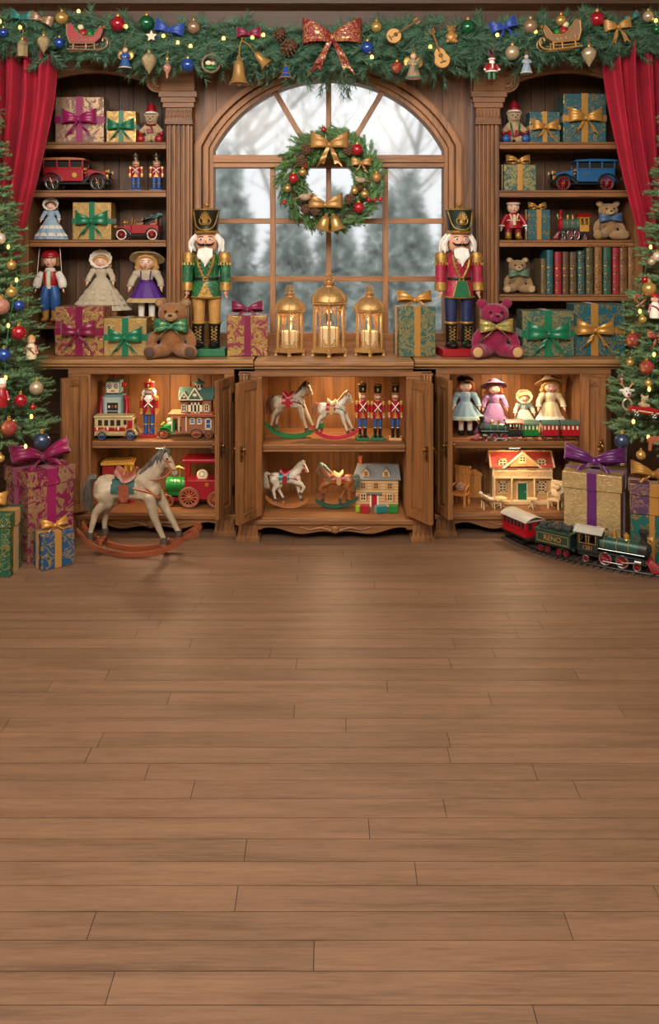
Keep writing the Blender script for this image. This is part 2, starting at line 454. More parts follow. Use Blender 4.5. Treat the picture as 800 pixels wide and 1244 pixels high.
# ---------------------------------------------------------------- bookcases on the counter
BF, BB = .28, .60
def bz(py): return Z(py, BF)
SHZ = {1: bz(172.5), 2: bz(231), 3: bz(291.5), 4: bz(357.5)}
LEDGE = bz(393)
CT = Z(436, 0)                               # top of the counters
def valance(b, x0, x1, z_end, z_mid, ztop, y0, y1):
    """ogee arch board with scrolled shoulders"""
    w = x1 - x0; pts = []; n = 40
    for i in range(n + 1):
        t = i / n; u = abs(2 * t - 1)
        if u > .86: z = z_end - .004
        elif u > .66: z = z_end + (z_mid - z_end) * .45 * (.86 - u) / .2 + .012 * math.sin((u - .66) / .2 * PI)
        else: z = z_end + (z_mid - z_end) * (.45 + .55 * math.cos(u / .66 * PI / 2) ** .8)
        pts.append((x0 + w * t, z))
    vs = []; fs = []
    for x, z in pts: vs += [(x, y0, z), (x, y0, ztop), (x, y1, ztop), (x, y1, z)]
    for i in range(n):
        for q in range(4): r = (q + 1) % 4; fs.append((i * 4 + q, (i + 1) * 4 + q, (i + 1) * 4 + r, i * 4 + r))
    fs += [(0, 1, 2, 3), tuple(n * 4 + q for q in (3, 2, 1, 0))]
    b.add(vs, fs)
    for i in range(n):                        # bead along the lower edge
        pass
    b.tube([(x, y0 - .004, z + .012) for x, z in pts], .006, 6)
def spiral(c, r0, turns, y, sgn=1, n=40):
    return [(c[0] + sgn * r0 * (1 - .8 * i / n) * math.cos(2 * PI * turns * i / n), y, c[2] + r0 * (1 - .8 * i / n) * math.sin(2 * PI * turns * i / n)) for i in range(n + 1)]
def bookcase(side, px0, px1, pil0, pil1, shelves, label):
    """px0..px1 the opening, pil0..pil1 the fluted pilaster beside the window"""
    e = thing('bookcase', label, 'bookcase', (0, 0, CT), 0, 'bookcases beside the window')
    T0 = -CT
    def mb(m): b = MB(m); b.T = Matrix.Translation((0, 0, T0)); return b
    x0, x1 = X(px0, BF), X(px1, BF); p0, p1 = X(pil0, BF), X(pil1, BF); zt = 2.64
    out = x0 if side < 0 else x1
    b = mb('oak'); ow = .045 * side
    b.bx(min(out, out + ow), max(out, out + ow), BF, BB, CT, zt); b.build('side_panel', e, bev=.003)
    b = mb('oak'); b.bx(min(p0, p1), max(p0, p1), BF + .012, BB, CT, zt); b.build('side_panel', e)
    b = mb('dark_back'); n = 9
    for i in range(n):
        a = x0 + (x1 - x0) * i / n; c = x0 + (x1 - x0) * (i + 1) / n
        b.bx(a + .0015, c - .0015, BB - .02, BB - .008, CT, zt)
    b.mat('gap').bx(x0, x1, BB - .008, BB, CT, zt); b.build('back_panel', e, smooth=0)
    for z, dep in shelves:
        b = mb('oak_h'); b.bx(x0 + .001, x1 - .001, BF + dep, BB - .021, z - .036, z); b.bx(x0 + .001, x1 - .001, BF + dep - .008, BF + dep + .01, z - .012, z - .0005); b.build('shelf', e, bev=.003)
    # valance and scrolls
    b = mb('oak_h'); vz = bz(112); valance(b, min(x0, x1) - .04, max(x0, x1) + .03, bz(112), bz(90), bz(55), BF - .035, BF - .001)
    b.bx(min(x0, p0) - .06, max(x1, p1) + .03, BF - .06, BF + .02, bz(62), bz(50)); b.build('valance', e, bev=.003)
    for c, sg in (((x0 + S(9, BF), 0, bz(101)), 1), ((x1 - S(9, BF), 0, bz(101)), -1)):
        b = mb('oak'); b.tube(spiral(c, S(14, BF), 1.8, BF - .045, sg), [.015 - .008 * i / 40 for i in range(41)], 8)
        b.cyl((c[0], BF - .03, c[2]), S(13, BF), .04, 'y', 24); b.ball((c[0], BF - .052, c[2]), .011, 8)
        b.build('scroll', e)
    # pilaster
    b = mb('oak'); a, c = min(p0, p1), max(p0, p1); w = c - a; nf = 5
    b.bx(a, c, BF - .005, BF + .02, CT, bz(110))
    for i in range(nf):
        f0 = a + w * (.06 + .88 * i / nf); f1 = a + w * (.06 + .88 * (i + 1) / nf)
        b.bx(f0 + w * .03, f1 - w * .03, BF - .022, BF - .004, CT + .1, bz(152))
    b.bx(a - .004, c + .004, BF - .028, BF, CT, CT + .09); b.bx(a - .012, c + .012, BF - .034, BF, CT, CT + .03)
    b.build('pilaster', e, bev=.004)
    b = mb('oak_h')
    for y0, y1, o in ((152, 146, .004), (146, 132, .0), (132, 126, .012), (126, 120, .02), (120, 113, .03)):
        b.bx(a - o, c + o, BF - .03 - o, BF, bz(y0), bz(y1))
    for i in range(7):
        xx = a + w * (i + .5) / 7; b.ball((xx, BF - .032, bz(139)), (w * .06, .006, S(6, BF)), 8)
    b.build('capital', e, bev=.002)
    b = mb('oak_h')      # console block above the capital, carries the cornice
    b.prism([(BF, bz(113)), (BF, bz(50)), (BF - .14, bz(50)), (BF - .14, bz(66)), (BF - .1, bz(80)), (BF - .075, bz(96)), (BF - .06, bz(113))][::-1], a - .02, c + .02, 'yz')
    b.build('console', e, bev=.004)
    return e
SHL = [(SHZ[i], .0) for i in (1, 2, 3)]
bookcase(-1, 35, 202, 202, 234, SHL + [(LEDGE, .06)], 'tall oak bookcase left of the window, with dolls on its lowest wide shelf')
bookcase(1, 606, 770, 577, 606, SHL + [(SHZ[4], .0)], 'tall oak bookcase right of the window, with a row of old books')

# ---------------------------------------------------------------- base cabinets
def door_panel(e, hx, hd, fx, fd, z0, z1, knob=True, flip=1):
    """framed door from hinge (hx,hd) to free edge (fx,fd)"""
    w = math.hypot(fx - hx, fd - hd); a = math.atan2(fd - hd, fx - hx)
    d = MB('oak'); d.at(hx, hd, 0, rz=a); t = .022; fr = .042
    d.bx(0, fr, -t / 2, t / 2, z0, z1); d.bx(w - fr, w, -t / 2, t / 2, z0, z1)
    d.mat('oak_h').bx(fr, w - fr, -t / 2, t / 2, z0, z0 + fr); d.bx(fr, w - fr, -t / 2, t / 2, z1 - fr, z1)
    d.mat('oak').bx(fr, w - fr, -.005, .005, z0 + fr, z1 - fr)
    for sg in (-1, 1): d.box(((w) / 2, sg * .0065, (z0 + z1) / 2), (w - 2 * fr - .03, .005, z1 - z0 - 2 * fr - .03))
    o = d.build('door', e, bev=.003)
    k = MB('old_brass'); k.at(hx, hd, 0, rz=a)
    for sg in (-1, 1):
        k.ball((w - .02, sg * (t / 2 + .014), (z0 + z1) / 2 + .02), (.009, .009, .009), 10); k.cyl((w - .02, sg * (t / 2 + .006), (z0 + z1) / 2 + .02), .004, .014, 'y', 8)
        k.box((w - .02, sg * (t / 2 + .001), (z0 + z1) / 2), (.016, .003, .07))
        k.torus((w - .02, sg * (t / 2 + .016), (z0 + z1) / 2 - .0), .014, .0025, 'y', 14, 6)
    k.build('knob', o)
    for zz in (z0 + .1, z1 - .1):
        h = MB('old_brass'); h.at(hx, hd, 0, rz=a); h.cyl((0, 0, zz), .006, .05, 'z', 10); h.box((.014, -flip * (t / 2 + .001), zz), (.026, .002, .045)); h.build('hinge', o)
    return o
def base_cabinet(x0, x1, o0, o1, yf, doors, label, feet=True):
    e = thing('base_cabinet', label, 'cabinet', ((x0 + x1) / 2, yf + .15, 0), 0, 'open base cabinets under the counter')
    ox, oy = -(x0 + x1) / 2, -(yf + .15)
    def mb(m): b = MB(m); b.T = Matrix.Translation((ox, oy, 0)); return b
    yb, zb, zt = .355, .112, CT - .05
    for sx, (a, c) in ((-1, (x0, o0)), (1, (o1, x1))):
        b = mb('oak'); b.bx(a, c, yf, yb, .05, zt); b.build('side_panel', e, bev=.003)
    b = mb('oak_back'); n = max(6, int((o1 - o0) / .1))
    for i in range(n):
        a = o0 + (o1 - o0) * i / n; c = o0 + (o1 - o0) * (i + 1) / n; b.bx(a + .0012, c - .0012, yb - .014, yb - .003, .05, zt)
    b.mat('gap').bx(o0, o1, yb - .003, yb, .05, zt); b.build('back_panel', e, smooth=0)
    b = mb('oak_h'); b.bx(o0 + .001, o1 - .001, yf + .025, yb - .016, .452 - .036, .452); b.bx(o0 + .001, o1 - .001, yf + .018, yf + .03, .452 - .02, .4515); b.build('shelf', e, bev=.003)
    b = mb('oak_h'); b.bx(o0 + .001, o1 - .001, yf - .012, yb - .016, zb - .03, zb); b.bx(x0 - .008, x1 + .008, yf - .02, yf + .03, zb - .032, zb - .008); b.build('bottom_shelf', e, bev=.004)
    b = mb('oak_h'); b.bx(x0, x1, yf - .002, yf + .03, CT - .075, CT - .05); b.bx(x0, x1, yf, yb, CT - .062, CT - .05); b.build('top_rail', e, bev=.003)
    # scalloped apron
    b = mb('oak_h'); n = 48; vs = []; fs = []; w = x1 - x0
    for i in range(n + 1):
        t = i / n; u = abs(2 * t - 1)
        z = .048 + .022 * math.cos(u * PI * 3) * (.4 + .6 * u) - .016 * math.exp(-(u / .12) ** 2)
        if u > .9: z = .03
        x = x0 + w * t; vs += [(x, yf - .008, z), (x, yf - .008, zb - .03), (x, yf + .015, zb - .03), (x, yf + .015, z)]
    for i in range(n):
        for q in range(4): r = (q + 1) % 4; fs.append((i * 4 + q, (i + 1) * 4 + q, (i + 1) * 4 + r, i * 4 + r))
    fs += [(0, 1, 2, 3), tuple(n * 4 + q for q in (3, 2, 1, 0))]
    b.add(vs, fs)
    cx = (x0 + x1) / 2
    b.ball((cx, yf - .01, .055), (.022, .008, .02), 12)
    for sg in (-1, 1):
        b.tube(spline([(cx + sg * .02, yf - .01, .05), (cx + sg * .07, yf - .01, .064), (cx + sg * .12, yf - .01, .055), (cx + sg * .17, yf - .01, .068)], 5), [.007 - .0003 * i for i in range(16)], 6)
        b.torus((cx + sg * .045, yf - .01, .062), .01, .004, 'y', 12, 6)
    b.build('apron', e, smooth=50)
    for xx in ((x0 + .045, x1 - .045) if feet else ()):
        b = mb('oak'); b.box((xx, yf + .03, .045), (.1, .1, .09), (.86, .86)); b.box((xx, yf + .03, .012), (.112, .112, .024))
        for i in range(4): b.ball((xx - .033 + .022 * i, yf - .018, .055), (.009, .006, .03), 8)
        b.build('foot', e, bev=.004)
    for xx in (x0 + .045, x1 - .045):
        f = mb('oak'); f.box((xx, yb - .05, .03), (.07, .07, .06)); f.build('foot', e)
    for dd in doors:
        o = door_panel(e, *dd); o.location = (ox, oy, 0)
    return e
c_l = base_cabinet(-1.27, -.462, X(110, 0), X(272, 0), 0., [(X(106, 0), -.012, X(74, -.10), -.10, .125, .775, True, 1), (X(282, 0), -.012, X(263, -.17), -.17, .125, .775, True, -1)], 'open oak base cabinet with a tin robot and a toy bus inside')
c_c = base_cabinet(X(290, -.08), X(524, -.08), X(318, -.08), X(493, -.08), -.08, [(X(316, -.08), -.092, X(287.5, -.25), -.25, .125, .775, True, 1), (X(495, -.08), -.092, X(524, -.25), -.25, .125, .775, True, -1)], 'open oak base cabinet with rocking horses and three toy guards inside')
c_r = base_cabinet(X(529, 0), X(742, 0), X(546, 0), X(704, 0), 0., [(X(530, 0), -.012, X(547, -.17), -.17, .125, .775, True, 1), (X(706, 0), -.012, X(737, -.10), -.10, .125, .775, True, -1)], 'open oak base cabinet with dolls and a steam train inside')
# fluted corner columns of the projecting middle cabinet are parts of it
for px in (297, 518):
    b = MB('oak'); xx = X(px, -.08); b.T = Matrix.Translation((-c_c.location.x, -c_c.location.y, 0))
    b.bx(xx - .022, xx + .022, -.112, -.08, .1, CT - .055)
    for i in range(3): b.tube([(xx - .013 + .013 * i, -.113, .13), (xx - .013 + .013 * i, -.113, CT - .12)], .0055, 8)
    for i in range(3): b.ball((xx - .014 + .014 * i, -.116, CT - .085), (.008, .006, .024), 8)
    b.bx(xx - .026, xx + .026, -.117, -.078, CT - .065, CT - .055); b.build('corner_column', c_c, bev=.003)
def countertop(x0, x1, yf, yb, label):
    b = MB('oak_top'); cx = (x0 + x1) / 2; b.T = Matrix.Translation((-cx, 0, -CT))
    pr = [(yb, CT - .05), (yf + .03, CT - .05), (yf + .028, CT - .04), (yf + .008, CT - .034), (yf + .008, CT - .026), (yf, CT - .018), (yf, CT - .004), (yf + .004, CT), (yb, CT)]
    b.prism(pr[::-1], x0, x1, 'yz'); o = b.build('countertop', bev=.0015, loc=(cx, 0, CT)); return tag(o, label, 'countertop', 'oak counter tops')
countertop(-1.62, X(307.5, -.03), -.03, .60, 'oak counter top under the brown teddy bear')
countertop(X(308.5, -.11), X(502.5, -.11), -.11, WD - .072, 'projecting middle oak counter top under the three lanterns')
countertop(X(503.5, -.03), 1.64, -.03, .60, 'oak counter top under the magenta teddy bear')

# ---------------------------------------------------------------- puck lights in the cabinets
mdef('lamp_glow', emit, '#ffd9a0', 14.)
for cx, lab, yf in ((-.83, 'round brass light under the top of the robot cabinet', 0.), (.02, 'round brass light above the white rocking horses', -.08), (X(620, .15), 'round brass light above the row of dolls', 0.)):
    t = thing('cabinet_light', lab, 'light', (cx, .13, CT - .063), 0, 'round lights inside the cabinets')
    b = MB('brass'); b.lathe([(.034, 0), (.036, -.006), (.03, -.012), (.026, -.012)], n=24); b.build('housing', t)
    b = MB('lamp_glow'); b.lathe([(.0, -.0135), (.024, -.0125), (.026, -.0115)], n=24); b.build('diffuser', t)
    for (xo, yy, zz, pw) in ((0, .13, CT - .085, 3.6),):
        L = bpy.data.lights.new('cabinet_lamp', 'AREA'); L.energy = pw * .8; L.color = (1, .68, .38); L.shape = 'DISK'; L.size = .05
        o = bpy.data.objects.new('cabinet_lamp', L); COL.objects.link(o); o.location = (cx + xo, yy, zz)
    t = thing('shelf_light', lab.replace('round brass', 'small slim').replace('under the top of', 'under the shelf of').replace('above the white rocking horses', 'above the lower rocking horses').replace('above the row of dolls', 'above the red-roofed dollhouse'), 'light', (cx, .07, .4155), 0, 'slim lights under the cabinet shelves')
    b = MB('brass'); b.box((0, 0, -.003), (.06, .03, .006)); b.build('housing', t, bev=.002)
    b = MB('lamp_glow'); b.box((0, 0, -.007), (.05, .02, .002)); b.build('diffuser', t)
    L = bpy.data.lights.new('shelf_lamp', 'AREA'); L.energy = 1.0; L.color = (1, .68, .38); L.size = .05
    o = bpy.data.objects.new('shelf_lamp', L); COL.objects.link(o); o.location = (cx, .07, .404)

# ---------------------------------------------------------------- curtains
def curtain(side, label):
    """velvet drape gathered sideways to a tie; edge given in picture-plane metres at 0.1 m behind the cabinet fronts"""
    d0 = .08; edge = [(66, 50), (66, 80), (63, 120), (55, 165), (44, 215), (33, 255), (24, 292), (18, 325)]
    outer = [(-60, 50), (-60, 80), (-58, 120), (-55, 165), (-52, 215), (-48, 255), (-42, 292), (-34, 325)]
    if side > 0:
        edge = [(735, 50), (736, 80), (741, 120), (749, 165), (760, 215), (771, 255), (780, 292), (786, 325)]; outer = [(860, 50), (860, 80), (858, 120), (856, 165), (852, 215), (848, 255), (842, 292), (834, 325)]
    E = spline([(X(a, d0), 0, Z(c, d0)) for a, c in edge], 6); O = spline([(X(a, d0), 0, Z(c, d0)) for a, c in outer], 6); n = len(E) - 1
    e = thing('velvet_curtain', label, 'curtain', (E[0][0], d0, E[-1][2]), 0, 'crimson velvet curtains')
    ex, ez = E[0][0], E[-1][2]
    def fn(u, v):
        i = u * n; a = int(min(i, n - 1)); f = i - a
        p = [E[a][q] * (1 - f) + E[a + 1][q] * f for q in range(3)]; o = [O[a][q] * (1 - f) + O[a + 1][q] * f for q in range(3)]
        x = p[0] * (1 - v) + o[0] * v; z = p[2] * (1 - v) + o[2] * v
        amp = .042 * (1 - .35 * u)
        y = amp * math.sin(v * 2 * PI * 6.5 + .6 + .5 * math.sin(u * 3)) + .4 * amp * math.sin(v * 2 * PI * 15 + u * 2) + .01 * math.sin(u * 9 + v * 20)
        return (x - ex, y, z - ez)
    b = MB('velvet'); b.grid(fn, n, 150, .004); b.build('drape', e, smooth=180)
    b = MB('brass'); b.tube([(X(-80 if side < 0 else 728, d0) - ex, .02, Z(48, d0) - ez), (X(72 if side < 0 else 880, d0) - ex, .02, Z(48, d0) - ez)], .011, 12); b.build('rod', e)
curtain(-1, 'crimson velvet curtain hanging beside the bookcase of dolls'); curtain(1, 'crimson velvet curtain hanging beside the bookcase of old books')

# ---------------------------------------------------------------- outside: snow, firs, bare trees, pale sky
mdef('fir', plain, '#d0d9d4', .9, var=.2, nsc=3, isl=.35); mdef('fir_haze', plain, '#8fa09c', .9, isl=.2); mdef('bark_far', plain, '#b5b0a8', .9, var=.2)  # outdoor haze is put into these pale tree colours
def fir(x, y, h, r, seed, label):
    t = thing('fir_tree', label, 'tree', (x, y, -.3), 0, 'firs outside the window')
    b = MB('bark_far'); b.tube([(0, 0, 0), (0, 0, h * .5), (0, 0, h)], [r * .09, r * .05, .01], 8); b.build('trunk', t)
    N = Needles(seed); rr = random.Random(seed)
    z = h * .06
    while z < h * .99:
        R = r * (1 - z / h) + .05; m = max(4, int(9 * (1 - z / h) + 3))
        for k_ in range(m):
            a = rr.uniform(0, 2 * PI); L = R * rr.uniform(.75, 1.1)
            N.sprig((0, 0, z), (math.cos(a), math.sin(a), -.15), L, int(70 * L / .8) + 12, .2 + .07 * r, .012 + .008 * r, 1., droop=.3)
        z += h * .035
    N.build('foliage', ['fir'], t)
def bare(x, y, h, seed, label):
    t = thing('bare_tree', label, 'tree', (x, y, -.3), 0, 'leafless trees outside the window')
    rr = random.Random(seed); b = MB('bark_far')
    def br(p, d, L, r, lv):
        pts = [p]; q = Vector(p); dd = Vector(d)
        for i in range(5):
            dd = (dd + Vector((rr.uniform(-.16, .16), rr.uniform(-.16, .16), rr.uniform(-.02, .12)))).normalized(); q = q + dd * L / 5; pts.append(tuple(q))
        b.tube(pts, [r * (1 - .13 * i) for i in range(6)], 6 if lv else 8)
        if lv < 3:
            for i in range(2 + lv * 0, 6):
                for _ in range(2 if lv < 2 else 1):
                    a = rr.uniform(0, 2 * PI); nd = (dd * .5 + Vector((math.cos(a), math.sin(a), rr.uniform(.1, .7)))).normalized()
                    br(pts[i], nd, L * rr.uniform(.42, .6), r * .45, lv + 1)
    br((0, 0, 0), (0, 0, 1), h * .62, h * .016, 0); b.build('trunk', t, smooth=180)
b = MB('snow'); b.grid(lambda u, v: (-14 + 28 * u, .9 + 40 * v, -.35 + .12 * math.sin(u * 19) * math.cos(v * 9) + .8 * v), 40, 40, .05); struct(b.build('ground', smooth=180))
for i, (x, y, h, r, lb) in enumerate([(-2.0, 7.4, 3.3, .85, 'haze-pale fir seen through the panes behind the green nutcracker'), (-.65, 9., 2.6, .8, 'haze-pale fir seen just behind the smaller lantern near the plum bow'), (.75, 7.8, 2.5, .7, 'low haze-pale fir behind the small lantern beside the teal gift'), (1.75, 6.3, 4.2, .8, 'slim tall haze-pale fir seen above the red nutcracker'), (3.0, 9.3, 5.2, 1.2, 'large haze-pale fir at the edge of the window by the red nutcracker'), (1.55, 12.8, 3.2, .9, 'haze-pale fir in the gap between the two on the red nutcracker side'), (-1.75, 11., 3.6, .95, 'far haze-pale fir seen above the plum bow gift'), (-4.25, 10.2, 4.6, 1.2, 'broad haze-pale fir at the edge of the window by the green nutcracker'), (.1, 11.6, 2.8, .85, 'far haze-pale fir behind the tallest lantern')]):
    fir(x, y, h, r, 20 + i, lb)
for i, (x, y, h, lb) in enumerate([(-2.3, 15., 8., 'leafless tree seen through the fan light above the green nutcracker'), (2.1, 19., 8.5, 'leafless tree seen through the fan light above the red nutcracker'), (-1.2, 24., 9., 'far leafless tree seen behind the wreath')]):
    bare(x, y, h, 5 + i, lb)

# ---------------------------------------------------------------- light
w = bpy.data.worlds.new('sky'); SC.world = w; w.use_nodes = True
bg = w.node_tree.nodes['Background']
tc = w.node_tree.nodes.new('ShaderNodeTexCoord'); sx = w.node_tree.nodes.new('ShaderNodeSeparateXYZ'); cr = w.node_tree.nodes.new('ShaderNodeValToRGB')
w.node_tree.links.new(tc.outputs['Generated'], sx.inputs[0]); w.node_tree.links.new(sx.outputs['Z'], cr.inputs['Fac']); w.node_tree.links.new(cr.outputs['Color'], bg.inputs['Color'])
cr.color_ramp.elements[0].position = 0.; cr.color_ramp.elements[0].color = (.86, .88, .90, 1); cr.color_ramp.elements[1].position = .6; cr.color_ramp.elements[1].color = (1, .99, .97, 1)
bg.inputs['Strength'].default_value = 1.1
def area(name, loc, tgt, size, energy, col):
    L = bpy.data.lights.new(name, 'AREA'); L.energy = energy; L.color = col; L.shape = 'RECTANGLE'; L.size, L.size_y = size
    o = bpy.data.objects.new(name, L); COL.objects.link(o); o.location = loc
    o.rotation_euler = (Vector(tgt) - Vector(loc)).to_track_quat('-Z', 'Y').to_euler()
def room_shell():
    for nm, x0, x1, y0, y1, z0, z1 in (('wall_left', -2.7, -2.6, -5.7, .7, 0, 3), ('wall_right', 2.6, 2.7, -5.7, .7, 0, 3), ('wall_front', -2.7, 2.7, -5.8, -5.7, 0, 3), ('ceiling', -2.7, 2.7, -5.8, .7, 3., 3.08)):
        b = MB('plaster'); b.bx(x0, x1, y0, y1, z0, z1); struct(b.build(nm, smooth=0))
mdef('plaster', plain, '#d8c8ac', .9); room_shell()
area('added_fill_top', (-.3, -1.9, 2.97), (-.2, -1.0, 0), (2.8, 2.0), 85, (1, .94, .85))  # unseen fill light added overhead, no fixture modelled
area('added_fill_rear', (-.4, -3.7, 2.9), (0, .3, 1.45), (2.4, 1.2), 215, (1, .94, .86))  # second unseen light, added to brighten the shelf fronts
vs = SC.view_settings; vs.view_transform = 'Standard'; vs.look = 'None'; vs.gamma = 1; vs.use_curve_mapping = False; vs.exposure = 0.
SC.cycles.use_denoising = True
SC.cycles.max_bounces = 8; SC.cycles.transparent_max_bounces = 12
# ---------------------------------------------------------------- shared materials
mdef('skin', plain, '#d9a284', .45); mdef('doll_skin', plain, '#e2b59a', .4); mdef('lip', plain, '#a8322f', .4); mdef('cheek', plain, '#d58873', .5)
mdef('eye_white', plain, '#f3eee4', .2); mdef('iris', plain, '#2f5f9a', .2); mdef('pupil', plain, '#15100d', .15); mdef('brow', plain, '#3c2415', .6)
mdef('hair_white', plain, '#e8e4dc', .7, bump=.002, bsc=60, var=.08, nsc=40); mdef('hair_brown', plain, '#6b4022', .6, var=.3, nsc=40, bump=.01, bsc=30)
mdef('hair_blond', plain, '#b98a4e', .6, var=.25, nsc=40, bump=.01, bsc=30); mdef('hair_auburn', plain, '#8a4a24', .6, var=.25, nsc=40, bump=.01, bsc=30)
mdef('red', plain, '#940f1b', .38, var=.12); mdef('deep_red', plain, '#7d1219', .45, var=.15); mdef('green', plain, '#14603a', .42, var=.15); mdef('navy', plain, '#1d2750', .5, var=.1)
mdef('blue', plain, '#24508c', .45, var=.15); mdef('cream', plain, '#d8c7a2', .55, var=.08); mdef('tan', plain, '#b98a52', .5, var=.12); mdef('purple', plain, '#4d1f78', .6, var=.15)
mdef('grey_metal', plain, '#8b8f8d', .35, .9, var=.15); mdef('dark_metal', plain, '#2b2b2a', .4, .8); mdef('rubber', plain, '#26221f', .6); mdef('silver', plain, '#b4b4ae', .3, 1., var=.15)
mdef('rib_mag', plain, '#8a1250', .32, sheen=.4); mdef('rib_green', plain, '#0c6a47', .32, sheen=.4); mdef('rib_gold', plain, '#b9863e', .34, .35, sheen=.3); mdef('rib_plum', plain, '#57195c', .3, sheen=.4); mdef('rib_wine', plain, '#74103a', .35, sheen=.4)
mdef('rib_blue', plain, '#1c3f96', .35, sheen=.4); mdef('rib_teal', plain, '#0f6a66', .35, sheen=.4)
mdef('pap_rose', damask, '#7d5a50', '#b89a78', 26.); mdef('pap_gold', damask, '#a5834c', '#c2a166', 30., metal1=.4); mdef('pap_wine', damask, '#7c1338', '#c0a05a', 22.)
mdef('pap_teal', damask, '#14505a', '#a58d4e', 34., thr=.56); mdef('pap_tealgold', damask, '#1d5550', '#a89a66', 34., thr=.48); mdef('pap_blue', damask, '#16436a', '#b09656', 30., thr=.53)
mdef('pap_forest', damask, '#12503a', '#8f8a52', 34., thr=.53); mdef('pap_plum', damask, '#4c2f52', '#b08a62', 36., thr=.53); mdef('pap_cream', damask, '#a98c5e', '#cdb27e', 30., metal1=.35)
mdef('pap_wine_big', damask, '#74123c', '#bb9a72', 21.); mdef('pap_teal_big', damask, '#12544f', '#9c7f4a', 18., thr=.54); mdef('pap_gift_red', damask, '#7b1f38', '#bfa05c', 26., thr=.48)

# ---------------------------------------------------------------- bows and gift boxes
def bow(parent, mat, s, loc, rx=0., rz=0., lift=.22, tails=1, spread=.6, drop=.95, knot=None, trim=None, low=1.):
    T = TR(*loc, rx=rx, rz=rz, s=s); b = MB(mat); b.T = T
    for sg in (-1, 1):
        def fn(u, v):
            q = math.sin(PI * u); x = (1 - math.cos(2 * PI * u)) / 2
            hh = (.11 + .33 * q ** 1.3) * low; z = x * lift + (2 * v - 1) * hh * (1 - .1 * math.sin(5 * v + 9 * u)); y = -.36 * math.sin(2 * PI * u) * (1 if u < .5 else .7) + .03 * math.sin(13 * v + u * 7)
            return (sg * x, y, z)
        b.grid(fn, 20, 8, .018 * sg)
    loops = b.build('bow', parent, smooth=70)
    b = MB(mat); b.T = T
    if tails:
        for sg in (-1, 1):
            def ft(u, v):
                v = 2 * v - 1; L = u * (1 - .16 * (1 - abs(v)) * (u > .8)); w = .1 + .13 * u
                cx = sg * (spread * L + .04); cz = -drop * L - .02; nx, nz = drop, sg * -spread
                k = math.hypot(nx, nz); return (cx + nx / k * w * v, -.08 - .12 * math.sin(u * 3.1) + .05 * math.sin(u * 9 + sg), cz - nz / k * w * v * -1)
            b.grid(ft, 12, 4, .018)
        b.build('tails', loops, smooth=70)
    b = MB(knot or mat); b.T = T; b.ball((0, -.1, 0), (.13, .13, .15), 12); b.build('knot', loops)
    return loops
def gift(name_label, px, py0, py1, d, z, dep, paper, rib, style='front', rz=0., bw=.17, lid=0., xoff=.0, bs=.36, group='wrapped gifts', w=None, h=None, loc=None, two=False, name='gift_box', bowy=.5, vx=0., lift=.22, low=.75):
    """box from pixel extents px=(x0,x1), py0 (top) at depth d standing on height z"""
    if w is None:
        w = S(px[1] - px[0], d - dep / 2); h = Z(py0, d - dep / 2) - z; loc = (X((px[0] + px[1]) / 2, d - dep / 2), d, z)
    loc = (loc[0], loc[1], loc[2] + .0012)
    e = thing(name, name_label, 'gift', loc, rz, group)
    b = MB(paper); b.bx(-w / 2, w / 2, -dep / 2, dep / 2, 0, h - lid * .6); b.build('box', e, bev=.003)
    if lid:
        b = MB(paper); b.bx(-w / 2 - .007, w / 2 + .007, -dep / 2 - .007, dep / 2 + .007, h - lid, h); b.build('lid', e, bev=.003)
    t = .0025 + (.008 if lid else 0); r = MB(rib); B = bw * w
    if lid:
        r.box((vx * w, 0, (h - lid) / 2), (B, dep + .006, h - lid - .001)); r.box((vx * w, 0, h - lid / 2), (B, dep + .02, lid + .004))
        r.box((0, 0, (h - lid) / 2), (w + .006, B, h - lid - .001)); r.box((0, 0, h - lid / 2), (w + .02, B, lid + .004))
    else:
        r.box((vx * w, 0, h / 2 + t / 2), (B, dep + 2 * t, h + t - .001))
        if style == 'front': r.box((0, 0, h * bowy), (w + 2 * t, dep + 2 * t, B))
        else: r.box((0, 0, h / 2 + t / 2), (w + 2 * t, B, h + t - .0015))
    r.build('ribbon', e, bev=.0008)
    if style == 'front': bow(e, rib, bs * w, (vx * w + xoff, -dep / 2 - .01, h * bowy), lift=lift)
    else: bow(e, rib, bs * w, (vx * w + xoff, -dep * .08, h + bs * w * .4 * low), rx=-.45, lift=.3, drop=.6, spread=.8, low=low)
    return e
SD = .385
gift('large rose and gold gift with a magenta bow on the top shelf', (67, 126), 118, 0, SD, SHZ[1], .12, 'pap_rose', 'rib_mag', bw=.15)
gift('pale gold gift with a green bow beside the jointed bear on the top shelf', (129, 165), 135, 0, SD, SHZ[1], .1, 'pap_gold', 'rib_green', bw=.17, bs=.45)
gift('small teal gift with a gold bow beside the clown bear on the top shelf', (643, 680), 136, 0, SD, SHZ[1], .1, 'pap_teal', 'rib_gold', bw=.15, bs=.42)
gift('large square teal gift with a wide gold bow half behind the curtain', (684, 736), 114, 0, SD + .01, SHZ[1], .14, 'pap_teal', 'rib_gold', bw=.15, bs=.4)
gift('teal and gold gift with a bow on its lid beside the blue car', (612, 651), 200, 0, SD, SHZ[2], .11, 'pap_tealgold', 'rib_gold', style='top', bw=.16, bs=.38)
gift('flat gold gift with a green bow between the bonnet doll and the open red car', (88, 135), 246, 0, SD, SHZ[3], .1, 'pap_gold', 'rib_green', bw=.14, bs=.42)
gift('narrow upright teal gift with a gold bow beside the red toy engine', (641, 668), 255, 0, SD, SHZ[3], .09, 'pap_teal', 'rib_gold', style='top', bw=.2, bs=.42)
gift('wine and gold gift with a magenta bow on the counter by the fir tree', (67, 127), 373, 0, .17, CT, .14, 'pap_gift_red', 'rib_wine', bw=.15, bs=.36, rz=-.06)
